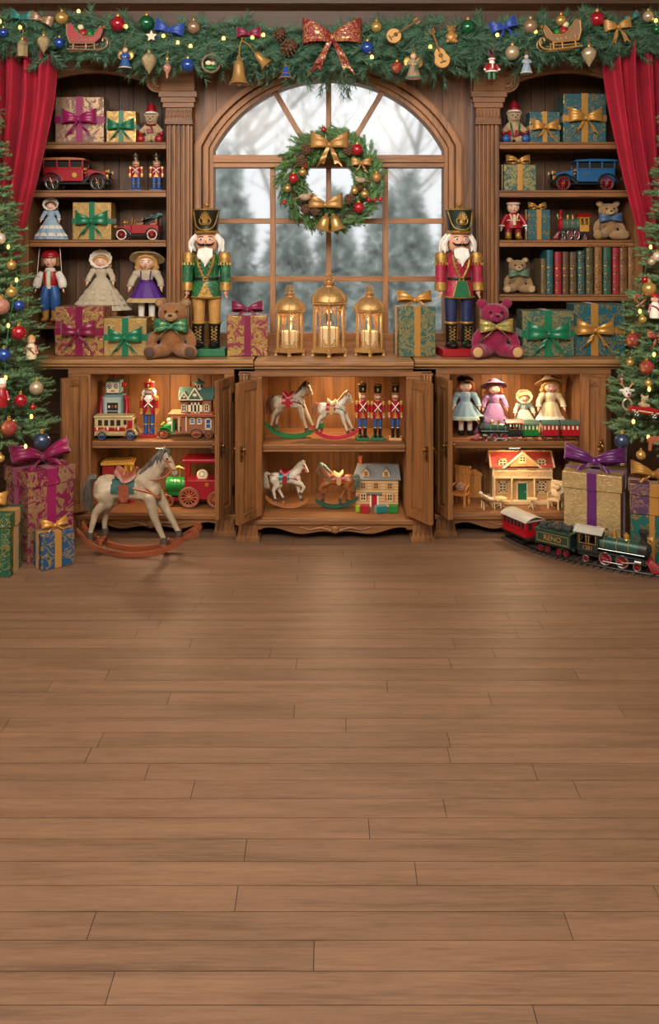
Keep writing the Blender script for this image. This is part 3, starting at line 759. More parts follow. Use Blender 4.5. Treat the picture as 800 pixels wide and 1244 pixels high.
gift('gold gift with a green bow on the counter beside the brown bear', (126, 178), 387, 0, .16, CT, .13, 'pap_gold', 'rib_green', bw=.15, bs=.4)
gift('gold and wine gift with a plum bow between the green nutcracker and a lantern', (274, 323), 384, 0, .17, CT, .15, 'pap_gift_red', 'rib_wine', style='top', bw=.16, bs=.4, rz=.1)
gift('teal gift with a gold bow on its lid beside the red nutcracker', (482, 527), 373, 0, .16, CT, .16, 'pap_tealgold', 'rib_gold', style='top', bw=.17, bs=.48, rz=.12)
gift('teal and gold gift with a wide green bow beside the magenta bear', (634, 697), 378, 0, .15, CT, .14, 'pap_tealgold', 'rib_green', bw=.14, bs=.42)
gift('teal gift with a gold bow on the counter by the fir tree', (697, 759), 370, 0, .19, CT, .15, 'pap_teal', 'rib_gold', bw=.14, bs=.36, vx=-.1)
# gifts on the floor
gift('big wine red gift with gold scrolls and a magenta bow under the tree', None, 0, 0, 0, 0, .22, 'pap_wine_big', 'rib_mag', style='top', rz=.785, w=.22, h=.4, loc=(-1.33, -.235, 0), lid=.07, bw=.2, bs=.64, low=.62)
gift('green gift with a gold bow at the picture edge in front of the wine gift', None, 0, 0, 0, 0, .13, 'pap_forest', 'rib_gold', style='top', rz=-.03, w=.25, h=.27, loc=(-1.475, -.485, 0), lid=.06, bw=.2, bs=.34)
gift('small blue gift with a gold bow beside the rocking horse', None, 0, 0, 0, 0, .1, 'pap_blue', 'rib_gold', style='top', rz=math.atan2(.09, .117), w=.148, h=.155, loc=(-1.213, -.40, 0), bw=.2, bs=.4)
gift('big cream gold gift with a purple bow behind the train', None, 0, 0, 0, 0, .2, 'pap_cream', 'rib_plum', style='top', rz=-.436, w=.25, h=.372, loc=(1.23, -.20, 0), lid=.075, bw=.17, bs=.56, low=.62)
g1 = gift('teal gift with gold scrolls in front of the tree, under the purple one', None, 0, 0, 0, 0, .16, 'pap_teal_big', 'rib_gold', style='top', rz=-.35, w=.18, h=.215, loc=(1.446, -.332, 0), bw=.12, bs=.01)
gift('purple and gold gift with a gold bow on top of the teal gift', None, 0, 0, 0, 0, .17, 'pap_plum', 'rib_gold', style='top', rz=-.3, w=.19, h=.135, loc=(1.45, -.332, .2185), lid=.05, bw=.2, bs=.5)
for o in [c for c in g1.children if c.name.startswith('bow')]:
    for q in list(o.children) + [o]: bpy.data.objects.remove(q)

# ---------------------------------------------------------------- teddy bears (height 1, seated, facing the room)
for nm, hx in (('brown', '#8a5a32'), ('magenta', '#86103f'), ('beige', '#a07b52'), ('tan', '#96764e'), ('cream', '#b89c74')): mdef('fur_' + nm, plain, hx, .9, sheen=.35, var=.18, nsc=14, bump=.012, bsc=70)
mdef('pad_dark', plain, '#4a3326', .7); mdef('pad_gold', plain, '#b8935c', .7); mdef('pad_tan', plain, '#8e6a44', .8)
def teddy(label, px, ytop, d, z, fur, bowm, pad, muzzle, rz=0., group='teddy bears', bowpat=None):
    h = Z(ytop, d) - z
    e = thing('teddy_bear', label, 'teddy bear', (X(px, d), d, z + .001), rz, group, h)
    e.scale = (h * 1.12, h, h)
    it = [('b', (0, .02, .31), (.2, .17, .24)), ('b', (0, 0, .43), (.17, .14, .15)), ('b', (0, -.02, .725), (.225, .18, .19))]
    for s in (-1, 1):
        it += [('b', (s * .19, 0, .905), (.085, .045, .085)), ('t', [(s * .15, 0, .49), (s * .26, -.07, .36), (s * .3, -.13, .24)], [.07, .08, .07]),
               ('t', [(s * .12, -.03, .125), (s * .26, -.2, .11)], [.115, .105]), ('b', (s * .29, -.27, .125), (.112, .06, .123))]
    blob('body', fur, e, .022, it, 4)
    b = MB(muzzle); b.ball((0, -.19, .68), (.095, .08, .075), 16); b.build('muzzle', e)
    b = MB('pupil'); b.ball((0, -.265, .712), (.034, .02, .022), 10); b.tube([(0, -.263, .7), (0, -.262, .668)], .006, 6); b.tube([(-.04, -.245, .655), (0, -.262, .666), (.04, -.245, .655)], .006, 6); b.build('nose', e)
    for s in (-1, 1):
        b = MB('pupil'); b.ball((s * .085, -.19, .775), .022, 10); b.build('eye', e)
        b = MB(pad); b.ball((s * .292, -.326, .125), (.074, .014, .086), 14); b.build('foot_pad', e)
        b = MB(muzzle); b.ball((s * .191, -.036, .9), (.055, .02, .055), 12); b.build('inner_ear', e)
    bow(e, bowm, .25, (0, -.2, .53), lift=.1, spread=.75, drop=.75)
    return e
mdef('rib_gold_pat', damask, '#7b7a3a', '#b79a56', 8., metal2=.3); mdef('rib_green_pat', damask, '#0d5a44', '#5d8a54', 12., metal2=.1)
teddy('brown teddy bear with a green bow sitting on the counter', 210, 361, .045, CT, 'fur_brown', 'rib_green_pat', 'pad_dark', 'fur_tan')
teddy('magenta teddy bear with a gold bow sitting on the counter', 600, 362, .045, CT, 'fur_magenta', 'rib_gold_pat', 'pad_gold', 'fur_magenta')
mdef('rib_slate', plain, '#3b5a80', .5, sheen=.3); mdef('rib_sage', plain, '#4f6a54', .5, sheen=.3)
teddy('light brown teddy bear with a blue bow on a shelf by the curtain', 738, 243, .385, SHZ[3], 'fur_beige', 'rib_slate', 'fur_tan', 'fur_cream')
teddy('small pale brown teddy bear with a grey green bow beside the books', 628, 312, .39, SHZ[4], 'fur_tan', 'rib_sage', 'fur_cream', 'fur_cream')
def hat_bear(label, px, ytop, d, z, clown):
    h = Z(ytop, d) - z
    e = thing('jointed_bear', label, 'teddy bear', (X(px, d), d, z), 0, 'jointed toy bears on the top shelves', h)
    it = [('b', (0, .02, .3), (.16, .14, .2)), ('b', (0, 0, .6), (.15, .13, .14)), ('b', (0, -.12, .56), (.07, .06, .055))]
    for s in (-1, 1): it += [('b', (s * .13, 0, .7), (.055, .03, .055)), ('t', [(s * .13, 0, .42), (s * .24, -.05, .28)], [.06, .06]), ('t', [(s * .1, -.02, .1), (s * .2, -.18, .09)], [.085, .08])]
    blob('body', 'fur_cream', e, .022, it, 3)
    b = MB('red')
    b.lathe([(.125, .72), (.14, .74), (.14, .79), (.12, .8), (.1, .88), (.08, .93), (0, .95)], n=18); b.mat('white'); b.torus((0, 0, .735), .13, .025, n=18); b.mat('deep_red').ball((0, 0, .96), .04, 10)
    b.build('hat', e)
    b = MB('pupil'); b.ball((0, -.18, .58), (.024, .016, .018), 8); b.build('nose', e)
    for s in (-1, 1):
        b = MB('pupil'); b.ball((s * .055, -.122, .635), .016, 8); b.build('eye', e)
        b = MB('blue' if clown else 'red'); b.ball((s * .215, -.22, .1), (.1, .065, .098), 12); b.build('bootee', e)
        b = MB('red'); b.ball((s * .25, -.06, .25), (.055, .055, .065), 10); b.build('mitten' if not clown else 'cuff', e)
    b = MB('deep_red' if not clown else 'green')
    if clown:
        b.mat('red'); b.lathe([(.165, .16), (.18, .24), (.17, .3)], (0, .02, 0), n=20, sy=.9)
        b.mat('green'); [b.tube(spline([(s * .05, -.14, .18), (s * .08, -.15, .32), (s * .1, -.09, .46)], 5), .018, 6) for s in (-1, 1)]; b.build('overalls', e)
    else:
        b.tube(spline([(-.12, -.06, .46), (0, -.13, .44), (.12, -.06, .46)], 5), .022, 8); b.tube([(.0, -.14, .44), (.05, -.17, .34), (.06, -.17, .26)], .02, 8); b.box((-.02, -.14, .3), (.13, .03, .1)); b.build('scarf', e)
hat_bear('cream jointed bear with a red knitted hat and red feet on the top shelf', 184, 124, .38, SHZ[1], False)
hat_bear('cream clown bear with a tall red hat and blue shoes on the top shelf', 624, 121, .38, SHZ[1], True)

# ---------------------------------------------------------------- helpers for figures
def face(b, c, rx, rz_, y, skin, s=1., eye='iris', brow='brow', man=False):
    """features on the front of a head at c (front at y)"""
    x, z = c[0], c[2]
    for sg in (-1, 1):
        b.mat('eye_white').ball((x + sg * rx * .42, y + rx * .1, z + rz_ * .12), (rx * .2, rx * .12, rz_ * .13), 10)
        b.mat(eye).ball((x + sg * rx * .42, y + rx * .01, z + rz_ * .12), (rx * .11, rx * .06, rz_ * .1), 8)
        b.mat('pupil').ball((x + sg * rx * .42, y - rx * .035, z + rz_ * .12), (rx * .055, rx * .03, rz_ * .05), 8)
        b.mat(brow).tube([(x + sg * rx * .2, y + rx * .06, z + rz_ * .32), (x + sg * rx * .42, y + rx * .08, z + rz_ * .4), (x + sg * rx * .66, y + rx * .24, z + rz_ * .3)], rx * .05, 6)
        b.mat('cheek').ball((x + sg * rx * .5, y + rx * .2, z - rz_ * .3), (rx * .2, rx * .08, rz_ * .15), 10)
    b.mat(skin).ball((x, y - rx * .05, z - rz_ * .1), (rx * .13, rx * .17, rz_ * .17), 8)
    b.mat('lip').ball((x, y + rx * .08, z - rz_ * .48), (rx * .22, rx * .09, rz_ * .07), 10)
def hand(b, p, d, s, side):
    """small hand: palm, four fingers and a thumb, pointing along d"""
    p = Vector(p); d = Vector(d).normalized(); sx = Vector((0, -1, 0)); sx = (sx - d * sx.dot(d)).normalized(); n = d.cross(sx)
    b.ball(tuple(p + d * s * .4), (s * .42, s * .42, s * .5), 8)
    for i in range(4):
        o = p + sx * s * (.33 - .22 * i) + d * s * .7; L = s * (.6, .72, .68, .5)[i]
        b.tube([tuple(o), tuple(o + d * L * .6 + n * side * -.08 * s), tuple(o + d * L + n * side * -.3 * s)], [s * .13, s * .12, s * .08], 6)
    o = p + sx * s * .4 + d * s * .2; b.tube([tuple(o), tuple(o + sx * s * .3 + d * s * .3), tuple(o + sx * s * .3 + d * s * .55)], [s * .15, s * .13, s * .09], 6)

# ---------------------------------------------------------------- nutcrackers and toy soldiers (height 1 incl. base and finial)
def soldier(e, coat, coat_trim, trousers, hat, boots='black', base='green', beard=True, hair=True, big=True, apron=None, skin='skin', fin=True, cross=False, tall=1., slim=1.):
    g = coat_trim
    b = MB(base); b.box((0, 0, .025), (.27, .2, .05), (.97, .97)); b.build('base', e, bev=.006)
    for s in (-1, 1):
        x = s * .052
        b = MB(trousers); b.tube([(x, 0, .2), (x, 0, .3), (x, 0, .4)], [.036, .04, .046], 14); o = b.build('leg', e)
        b = MB(boots); b.tube([(x, 0, .052), (x, 0, .1), (x, 0, .17), (x, 0, .21)], [.036, .033, .037, .041], 14); b.ball((x, -.035, .068), (.038, .062, .03), 12); b.box((x, -.02, .052), (.072, .11, .01))
        b.mat(g).torus((x, 0, .213), .04, .009, n=16)
        if big:
            for i in range(5):
                z = .1 + .022 * i
                for q in (-1, 1): b.tube([(x - q * .02, -.033, z), (x + q * .02, -.034, z + .022)], .0035, 5)
        b.build('boot', o)
    # coat with flared skirts
    b = MB(coat); b.lathe([(.1, .375), (.096, .42), (.086, .48), (.076, .505), (.082, .55), (.09, .61), (.088, .65), (.06, .672), (.03, .68)], n=24, sy=.72); o = b.build('coat', e)
    if big or cross:
        b = MB(g)
        b.prism([(-.05, .385), (.05, .385), (.0, .49)], -.078, -.07) if not apron else None
        if apron:
            b.mat(apron).prism([(-.056, .385), (.056, .385), (.03, .49), (-.03, .49)], -.079, -.07); b.mat(g)
            for s in (-1, 1): b.tube([(s * .058, -.076, .385), (s * .03, -.074, .49)], .005, 6)
        if not cross:
            for s in (-1, 1):
                b.tube(spline([(s * .012, -.066, .51), (s * .045, -.072, .59), (s * .056, -.06, .66)], 5), .008, 6)
                for i in range(5): b.tube([(s * (.012 + .008 * i * .8), -.07, .525 + .026 * i), (s * (.024 + .008 * i), -.069, .528 + .026 * i)], .006, 6)
            b.tube([(-.098, -.028, .383), (-.06, -.062, .38), (0, -.074, .38), (.06, -.062, .38), (.098, -.028, .383)], .006, 6)
        else:
            b.mat('white')
            for s in (-1, 1): b.tube([(s * .075, -.05, .65), (0, -.074, .575), (-s * .07, -.052, .5)], .009, 6)
            b.mat(g)
            for i in range(4): b.ball((0, -.068, .53 + .03 * i), .007, 8)
        b.build('braid', o)
    b = MB('black'); b.lathe([(.081, .492), (.083, .5), (.081, .513)], n=24, sy=.74); b.mat(g).box((0, -.062, .503), (.035, .012, .026)); b.mat('black').box((0, -.066, .503), (.018, .012, .012)); b.build('belt', e, bev=.002)
    for s in (-1, 1):
        x = s * .118
        b = MB(coat); b.tube([(x, 0, .65), (x * 1.04, -.004, .56), (x * 1.06, -.012, .47)], [.036, .037, .036], 14); o = b.build('arm', e)
        b = MB(g); b.lathe([(.03, .605), (.042, .61), (.043, .655), (.036, .675), (.0, .682)], (x, 0, 0), n=18)
        if big:
            for i in range(12): a = 2 * PI * i / 12; b.tube([(x + .041 * math.cos(a), .041 * math.sin(a), .61), (x + .043 * math.cos(a), .043 * math.sin(a), .592)], .006, 5)
        b.build('epaulette', o)
        b = MB(g); b.tube([(x * 1.06, -.01, .478), (x * 1.065, -.014, .425)], [.04, .041], 14); b.build('cuff', o)
        b = MB(skin)
        if big: hand(b, (x * 1.065, -.014, .43), (0, -.1, -1), .04, s)
        else: b.ball((x * 1.065, -.016, .405), (.028, .03, .036), 10)
        b.build('hand', o)
    b = MB(skin); b.lathe([(.035, .665), (.05, .685), (.066, .7), (.07, .73), (.07, .79), (.06, .81)], n=22, sy=.95)
    face(b, (0, 0, .755), .068, .062, -.066, skin, man=True); o = b.build('head', e)
    b = MB('black')
    for s in (-1, 1): b.tube(spline([(s * .004, -.075, .728), (s * .025, -.078, .724), (s * .046, -.066, .73), (s * .056, -.055, .742)], 4), [.008, .009, .009, .009, .008, .008, .007, .007, .006, .005, .004, .004, .003], 6)
    b.build('moustache', o)
    if hair:
        rr = random.Random(3); b = MB('hair_white')
        for s in (-1, 1):
            for i in range(16):
                y = rr.uniform(-.03, .05); z = rr.uniform(.77, .8)
                b.tube(spline([(s * .064, y, z), (s * rr.uniform(.085, .105), y + rr.uniform(-.01, .02), .745), (s * rr.uniform(.075, .115), y + rr.uniform(-.02, .03), rr.uniform(.67, .7))], 4), [.012, .014, .015, .015, .015, .013, .011, .008, .004], 6)
        b.ball((0, .035, .74), (.075, .045, .07), 14); b.build('hair', o)
    if beard:
        rr = random.Random(5); b = MB('hair_white')
        for i in range(20):
            a = rr.uniform(-1, 1); b.tube(spline([(a * .038, -.06, .705 - .01 * abs(a)), (a * .04, -.082, .65), (a * .018, -.085, .585 + .05 * abs(a) + rr.uniform(-.01, .01))], 4), [.01, .011, .012, .012, .012, .011, .009, .006, .003], 6)
        b.ball((0, -.066, .65), (.035, .02, .055), 12); b.build('beard', o)
    t = .8; ht = .155 * tall
    b = MB(hat); b.lathe([(.076, t + .01), (.074, t + .02), (.08, t + ht * .6), (.088, t + ht), (.083, t + ht + .006), (0, t + ht + .012)], n=26); h = b.build('hat', e)
    b = MB(g); b.lathe([(.07, t - .004), (.082, t), (.082, t + .014), (.074, t + .02)], n=26); b.ball((0, -.055, t + .004), (.072, .05, .008), 16); b.torus((0, 0, t + ht), .087, .005, n=26); b.build('hat_band', h)
    if big:
        b = MB(g); zc = t + ht * .55
        b.ball((0, -.086, zc - .015), (.02, .008, .022), 12); b.ball((0, -.087, zc - .015), (.011, .012, .012), 10)
        for i in range(7): a = (i - 3) * .3; b.tube([(math.sin(a) * .018, -.085, zc), (math.sin(a) * .04, -.088, zc + .022 + .035 * math.cos(a * 1.6))], [.006, .003], 6)
        for s in (-1, 1): b.tube(spline([(s * .014, -.084, zc - .03), (s * .032, -.084, zc - .02), (s * .036, -.083, zc + .004), (s * .024, -.086, zc + .012)], 4), .0045, 6)
        b.build('badge', h)
        b = MB(g); b.tube(spline([(-.082, -.03, t + ht - .012), (-.055, -.075, t + .045), (0, -.098, t + .022), (.055, -.075, t + .045), (.082, -.03, t + ht - .012)], 6), .0045, 6); b.build('chain', h)
    else:
        b = MB(g); b.ball((0, -.084, t + ht * .5), (.022, .01, .028), 10); b.build('badge', h)
    if fin == 'plume':
        b = MB('white'); b.tube([(0, -.03, t + ht * .75), (0, -.05, t + ht + .02), (0, -.03, t + ht + .075)], [.014, .02, .008], 8); b.build('plume', h)
    elif fin:
        b = MB(g); b.lathe([(.02, t + ht + .008), (.012, t + ht + .018), (.018, t + ht + .03), (.014, t + ht + .042), (0, t + ht + .048)], n=12); b.build('finial', h)
mdef('coat_green', damask, '#0c4a2a', '#2f7a48', 28., metal2=.1); mdef('coat_red', damask, '#8c1030', '#b02a48', 28., metal2=.1); mdef('gold_braid', plain, '#a5803f', .45, .5, var=.35, nsc=50, bump=.004, bsc=80); mdef('trouser_tan', plain, '#b58446', .5, var=.15)
mdef('hat_green', plain, '#10241c', .4)
dn = .152
e = thing('nutcracker', 'tall wooden nutcracker in a green coat standing on a green base', 'nutcracker', (X(251, dn), dn, CT + .001), 0, 'tall nutcrackers beside the window', Z(247, dn) - CT); soldier(e, 'coat_green', 'gold_braid', 'trouser_tan', 'black', base='green')
e = thing('nutcracker', 'tall wooden nutcracker in a red coat standing on a red base', 'nutcracker', (X(557, dn), dn, CT + .001), .12, 'tall nutcrackers beside the window', Z(247, dn) - CT); soldier(e, 'coat_red', 'gold_braid', 'navy', 'hat_green', base='red', apron='green')
dz = .12
e = thing('nutcracker', 'small red and blue nutcracker standing between the robot and the house truck', 'nutcracker', (X(181, dz), dz, .453), 0, None, Z(458, dz) - .452); soldier(e, 'red', 'gold', 'blue', 'red', boots='blue', base='red', cross=True, big=False, tall=.75)
# three guards in a row
p = None
for i, (px, yt, lab, bs) in enumerate(((440, 464, 'red-coated toy guard next to the small rocking horse, first of three', 'green'), (458.5, 465, 'red-coated toy guard standing in the middle of the three', 'green'), (480, 464, 'red-coated toy guard on a tan base beside the cabinet door', 'tan'))):
    e = thing('toy_soldier', lab, 'toy soldier', (X(px, .05), .05, .453), (.1, 0, -.1)[i], 'three toy guards in the cabinet', Z(yt, .05) - .452); e.scale.x *= .84
    soldier(e, 'red', 'gold', 'blue', 'black', base=bs, beard=False, hair=False, big=False, cross=True, tall=1.05)
for i, (px, yt, lab) in enumerate(((165, 188, 'small seated-size toy soldier beside the red vintage car'), (190, 188, 'small toy soldier by the pilaster on the red car shelf'))):
    e = thing('toy_soldier', ('small toy soldier right behind the bonnet of the red car' if i == 0 else 'small toy soldier by the pilaster on the red car shelf'), 'toy soldier', (X(px, .39), .39, SHZ[2] + .001), 0, 'pair of toy soldiers on a high shelf', Z(yt, .39) - SHZ[2]); e.scale.x *= 1.3
    soldier(e, 'red', 'gold', 'blue', 'black', boots='blue', base='blue', beard=False, hair=False, big=False, cross=True, tall=1.15, fin='plume')

# ---------------------------------------------------------------- dolls (height 1)
for nm, hx in (('pale_blue', '#8fa3b5'), ('ivory', '#b5a68e'), ('lilac', '#8a6288'), ('dusty_blue', '#7d98a3'), ('sage', '#9aab9c'), ('buttercream', '#cdb78f'), ('white', '#d9d2c4'), ('straw', '#b79a66')): mdef('cloth_' + nm, plain, hx, .85, sheen=.2, var=.1, nsc=12, bump=.004, bsc=60)
def doll(label, px, ytop, d, z, dress, trim, hair, hat, hatm, gown=True, tiers=0, sleeve=None, apron=None, rz=0., flare=.29, long_hair=True, group='dolls', name='doll', bodice=None, wide=1.18):
    h = (Z(ytop, d) - z) / (1.035 if hat == 'bonnet' else 1.)
    e = thing(name, label, 'doll', (X(px, d), d, z + .001), rz, group, h); e.scale = (h * wide, h, h); rr = random.Random(hash(label) % 1000 if 0 else len(label) * 7 + int(px))
    b = MB('doll_skin'); b.ball((0, 0, .825), (.092, .09, .105), 20); b.tube([(0, .01, .74), (0, .01, .7)], .034, 10); face(b, (0, 0, .815), .088, .1, -.088, 'doll_skin', eye='iris'); b.build('head', e)
    it = [('b', (0, .028, .865), (.112, .098, .085))]
    for s in (-1, 1):
        it += [('t', [(s * .07, -.055, .89), (s * .1, -.01, .85), (s * .105, .01, .78)], [.026, .034, .034])]
        if long_hair:
            for i in range(4): it.append(('b', (s * (.1 + .015 * math.sin(i * 2)), .015 + .01 * i, .79 - .04 * i), (.04, .045, .034)))
            it.append(('t', [(s * .06, .07, .83), (s * .08, .08, .68)], [.05, .04]))
    it.append(('t', [(-.07, -.06, .9), (0, -.082, .918), (.07, -.06, .9)], .024))
    blob('hair', hair, e, .014, it, 2)
    if hat == 'bonnet':
        b = MB(hatm); b.T = TR(0, .01, .86, rx=-.2)
        b.lathe([(.085, .1), (.112, .03), (.118, -.01), (.15, -.05), (.165, -.06), (.16, -.066), (.112, -.02)], axis='y', n=30, wave=lambda a, q: .05 * math.sin(12 * a) if q < -.03 else 0); b.ball((0, .05, 0), (.112, .09, .112), 16); b.build('bonnet', e)
    elif hat == 'brim':
        b = MB(hatm); b.T = TR(0, .045, .9, rx=-.5); b.lathe([(.0, .1), (.06, .095), (.1, .06), (.115, .01), (.12, .0), (.19, -.012), (.21, -.03), (.2, -.036), (.115, -.015)], n=30, wave=lambda a, q: .04 * math.sin(5 * a) if q < -.005 else 0)
        b.mat(trim).torus((0, 0, .015), .117, .012, n=24); b.build('hat', e)
    elif hat == 'beret':
        b = MB(hatm); b.T = TR(0, .02, .915, rx=.2, ry=.12); b.ball((0, 0, .01), (.125, .12, .05), 18); b.torus((0, 0, -.015), .1, .016, n=20); b.build('hat', e)
    elif hat == 'band':
        b = MB(hatm); b.torus((0, .02, .87), .112, .017, axis='y', n=24, a0=.1, a1=PI - .1); b.ball((0, .02, .93), (.1, .085, .05), 14); b.build('headband', e)
    bd = bodice or dress
    b = MB(bd); b.lathe([(.072, .54), (.07, .57), (.083, .63), (.088, .67), (.072, .705), (.034, .725)], n=20, sy=.8); b.mat(trim).torus((0, -.0, .712), .046, .013, n=18, sy=.85)
    for i in range(3): b.ball((0, -.068 - .002 * i, .58 + .04 * i), .009, 8)
    b.build('bodice', e)
    for s in (-1, 1):
        b = MB(sleeve or bd); b.ball((s * .112, 0, .665), (.058, .055, .055), 14); b.tube([(s * .12, 0, .66), (s * .165, -.02, .57), (s * .18, -.06, .5)], [.045, .042, .036], 12); b.mat(trim if not sleeve else sleeve).torus((s * .18, -.058, .502), .034, .011, n=14); o = b.build('sleeve', e)
        b = MB('doll_skin'); b.tube([(s * .178, -.056, .51), (s * .188, -.085, .455)], [.022, .018], 8); hand(b, (s * .188, -.085, .455), (s * .1, -.3, -1), .03, s); b.build('hand', o)
    zb = .015 if gown else .27; fl = flare if gown else flare * .72
    wv = lambda a, q: .08 * math.sin(11 * a + .5) * max(0, (.56 - q)) / .5
    b = MB(dress); b.lathe([(.07, .565), (.1, .53), (.07 + (fl - .07) * .5, zb + (.56 - zb) * .55), (fl * .88, zb + (.56 - zb) * .22), (fl, zb), (fl - .02, zb + .004)], n=66, sy=.78, wave=wv); o = b.build('skirt', e, smooth=80)
    if tiers:
        for t in range(tiers):
            zt = zb + (.4 - zb) * (tiers - t - .15) / tiers * .95; f = (.56 - zt) / (.56 - zb); r0 = .075 + (fl - .06) * (f ** .85)
            zl = zt - .085
            b = MB(trim); b.lathe([(r0 * .97, zt), (r0 * 1.1, zt - .04), (r0 * 1.2, max(zl, .006)), (r0 * 1.12, max(zl, .006) + .004)], n=84, sy=.78, wave=lambda a, q: .045 * math.sin(21 * a + t)); b.build('ruffle', o, smooth=80)
    else:
        b = MB(trim); r0 = fl * 1.0; b.lathe([(r0 * .93, zb + .06), (r0 * 1.02, zb + .03), (r0 * 1.05, zb + .001), (r0 * 1.0, zb + .003)], n=66, sy=.78, wave=wv); b.build('hem', o, smooth=80)
    if apron == 'straps':
        b = MB(dress)
        for s in (-1, 1): b.tube([(s * .06, -.05, .705), (s * .055, -.078, .64), (s * .05, -.072, .56)], .014, 8, .5)
        b.lathe([(.076, .545), (.079, .56), (.076, .585)], n=20, sy=.84); b.build('straps', e)
    elif apron: 
        b = MB(apron); b.lathe([(.08, .55), (.12, .5), (fl * .8, zb + .16)], n=20, sy=.82, a0=-PI / 2 - .7, a1=-PI / 2 + .7, wave=lambda a, q: .03); b.build('apron', e, smooth=80)
    if not gown:
        for s in (-1, 1):
            b = MB('cloth_white'); b.tube([(s * .06, 0, .32), (s * .062, 0, .18), (s * .062, 0, .05)], [.045, .038, .034], 12); o = b.build('leg', e)
            b = MB('black' if dress != 'purple' else 'tan'); b.ball((s * .065, -.03, .032), (.045, .075, .034), 12); b.tube([(s * .062, 0, .02), (s * .062, 0, .075)], .039, 12); b.build('shoe', o)
    return e
DD = .39
doll('doll in a pale blue dress and lace bonnet beside a gold gift', 62, 240, .35, SHZ[3], 'cloth_pale_blue', 'cloth_white', 'hair_brown', 'bonnet', 'cloth_white', tiers=2, flare=.33, group='dolls on the bookcase')
doll('doll in a tiered ivory gown and bonnet standing between two other dolls', 123, 303, DD, LEDGE + .06, 'cloth_ivory', 'cloth_ivory', 'hair_blond', 'bonnet', 'cloth_white', tiers=4, flare=.38, group='dolls on the bookcase')
b = MB('oak_h'); xx = X(123, DD); b.box((0, 0, .03), (.2, .16, .06)); tag(b.build('display_plinth', bev=.003, loc=(xx, DD, LEDGE)), 'small oak plinth under the ivory gowned doll', 'plinth')
doll('doll in a purple pinafore and straw hat beside the green nutcracker', 178, 303.5, DD, LEDGE, 'purple', 'cloth_straw', 'hair_blond', 'brim', 'cloth_straw', gown=False, sleeve='cloth_ivory', bodice='cloth_ivory', apron='straps', flare=.31, group='dolls on the bookcase')
db = .17
doll('brown-haired doll in a dusty blue dress and dark beret at the cabinet door', 565, 456, db, .452, 'cloth_dusty_blue', 'cloth_sage', 'hair_auburn', 'beret', 'black', gown=False, flare=.36, group='dolls in the cabinet')
doll('auburn doll in a lilac dress and lilac hat above the black engine', 600, 461, db + .02, .452, 'cloth_lilac', 'cloth_lilac', 'hair_auburn', 'brim', 'cloth_lilac', flare=.29, tiers=1, group='dolls in the cabinet', apron='cloth_lilac')
doll('baby doll in a pale green frock and cream bonnet, smallest in the cabinet', 636, 473, db + .02, .452, 'cloth_sage', 'cloth_white', 'hair_blond', 'bonnet', 'cloth_buttercream', flare=.34, long_hair=False, group='dolls in the cabinet')
doll('blond doll in a cream gown and wide straw hat behind the red coaches', 668, 457, db - .005, .452, 'cloth_buttercream', 'cloth_white', 'hair_blond', 'brim', 'cloth_straw', flare=.27, tiers=1, group='dolls in the cabinet')
# marionette
def marionette():
    d = .34; z0 = LEDGE + .003; h = Z(303, d) - z0
    e = thing('marionette', 'hanging puppet in a red waistcoat, blue breeches and gold boots', 'puppet', (X(61, d), d, z0), 0, None, h)
    b = MB('doll_skin'); b.ball((0, 0, .855), (.095, .09, .105), 20); b.tube([(0, .01, .77), (0, .01, .73)], .034, 10); face(b, (0, 0, .845), .09, .1, -.088, 'doll_skin'); b.build('head', e)
    blob('hair', 'hair_brown', e, .014, [('b', (0, .03, .89), (.11, .095, .09)), ('t', [(-.1, 0, .88), (-.105, .01, .79)], .035), ('t', [(.1, 0, .88), (.105, .01, .79)], .035)], 2)
    b = MB('red'); b.T = TR(0, .01, .93, rx=.2); b.lathe([(.108, -.02), (.112, .0), (.1, .035), (.05, .06), (0, .065)], n=22); b.torus((0, 0, -.012), .108, .018, n=22); b.build('cap', e)
    b = MB('cloth_white'); b.lathe([(.08, .46), (.1, .55), (.1, .64), (.085, .7), (.036, .735)], n=20, sy=.75); b.torus((0, 0, .725), .05, .02, n=18); b.build('shirt', e)
    b = MB('red'); b.lathe([(.09, .5), (.108, .58), (.107, .65), (.09, .7)], n=22, sy=.78, a0=-PI / 2 + .28, a1=PI * 1.5 - .28)
    b.mat('gold')
    for s in (-1, 1): b.tube([(s * .034, -.084, .7), (s * .03, -.084, .5)], .006, 6)
    b.build('waistcoat', e)
    for s in (-1, 1):
        b = MB('cloth_white'); b.tube(spline([(s * .1, 0, .68), (s * .16, -.01, .58), (s * .185, -.03, .47)], 5), [.045, .052, .055, .055, .057, .058, .06, .06, .06, .055, .04], 12); o = b.build('sleeve', e)
        b = MB('doll_skin'); hand(b, (s * .188, -.032, .455), (s * .1, -.1, -1), .036, s); b.build('hand', o)
        b = MB('blue'); b.tube([(s * .045, 0, .49), (s * .07, -.01, .36), (s * .07, -.01, .22), (s * .062, 0, .17)], [.062, .072, .072, .05], 14); o = b.build('leg', e)
        b = MB('gold'); b.tube([(s * .062, 0, .18), (s * .062, 0, .04)], [.05, .043], 12); b.ball((s * .066, -.045, .035), (.046, .085, .035), 12); b.build('boot', o)
        b = MB('white'); b.tube([(s * .185, -.04, .46), (s * .14, -.02, (SHZ[3] - .037 - z0) / h)], .004, 6); b.build('string', e)
marionette()
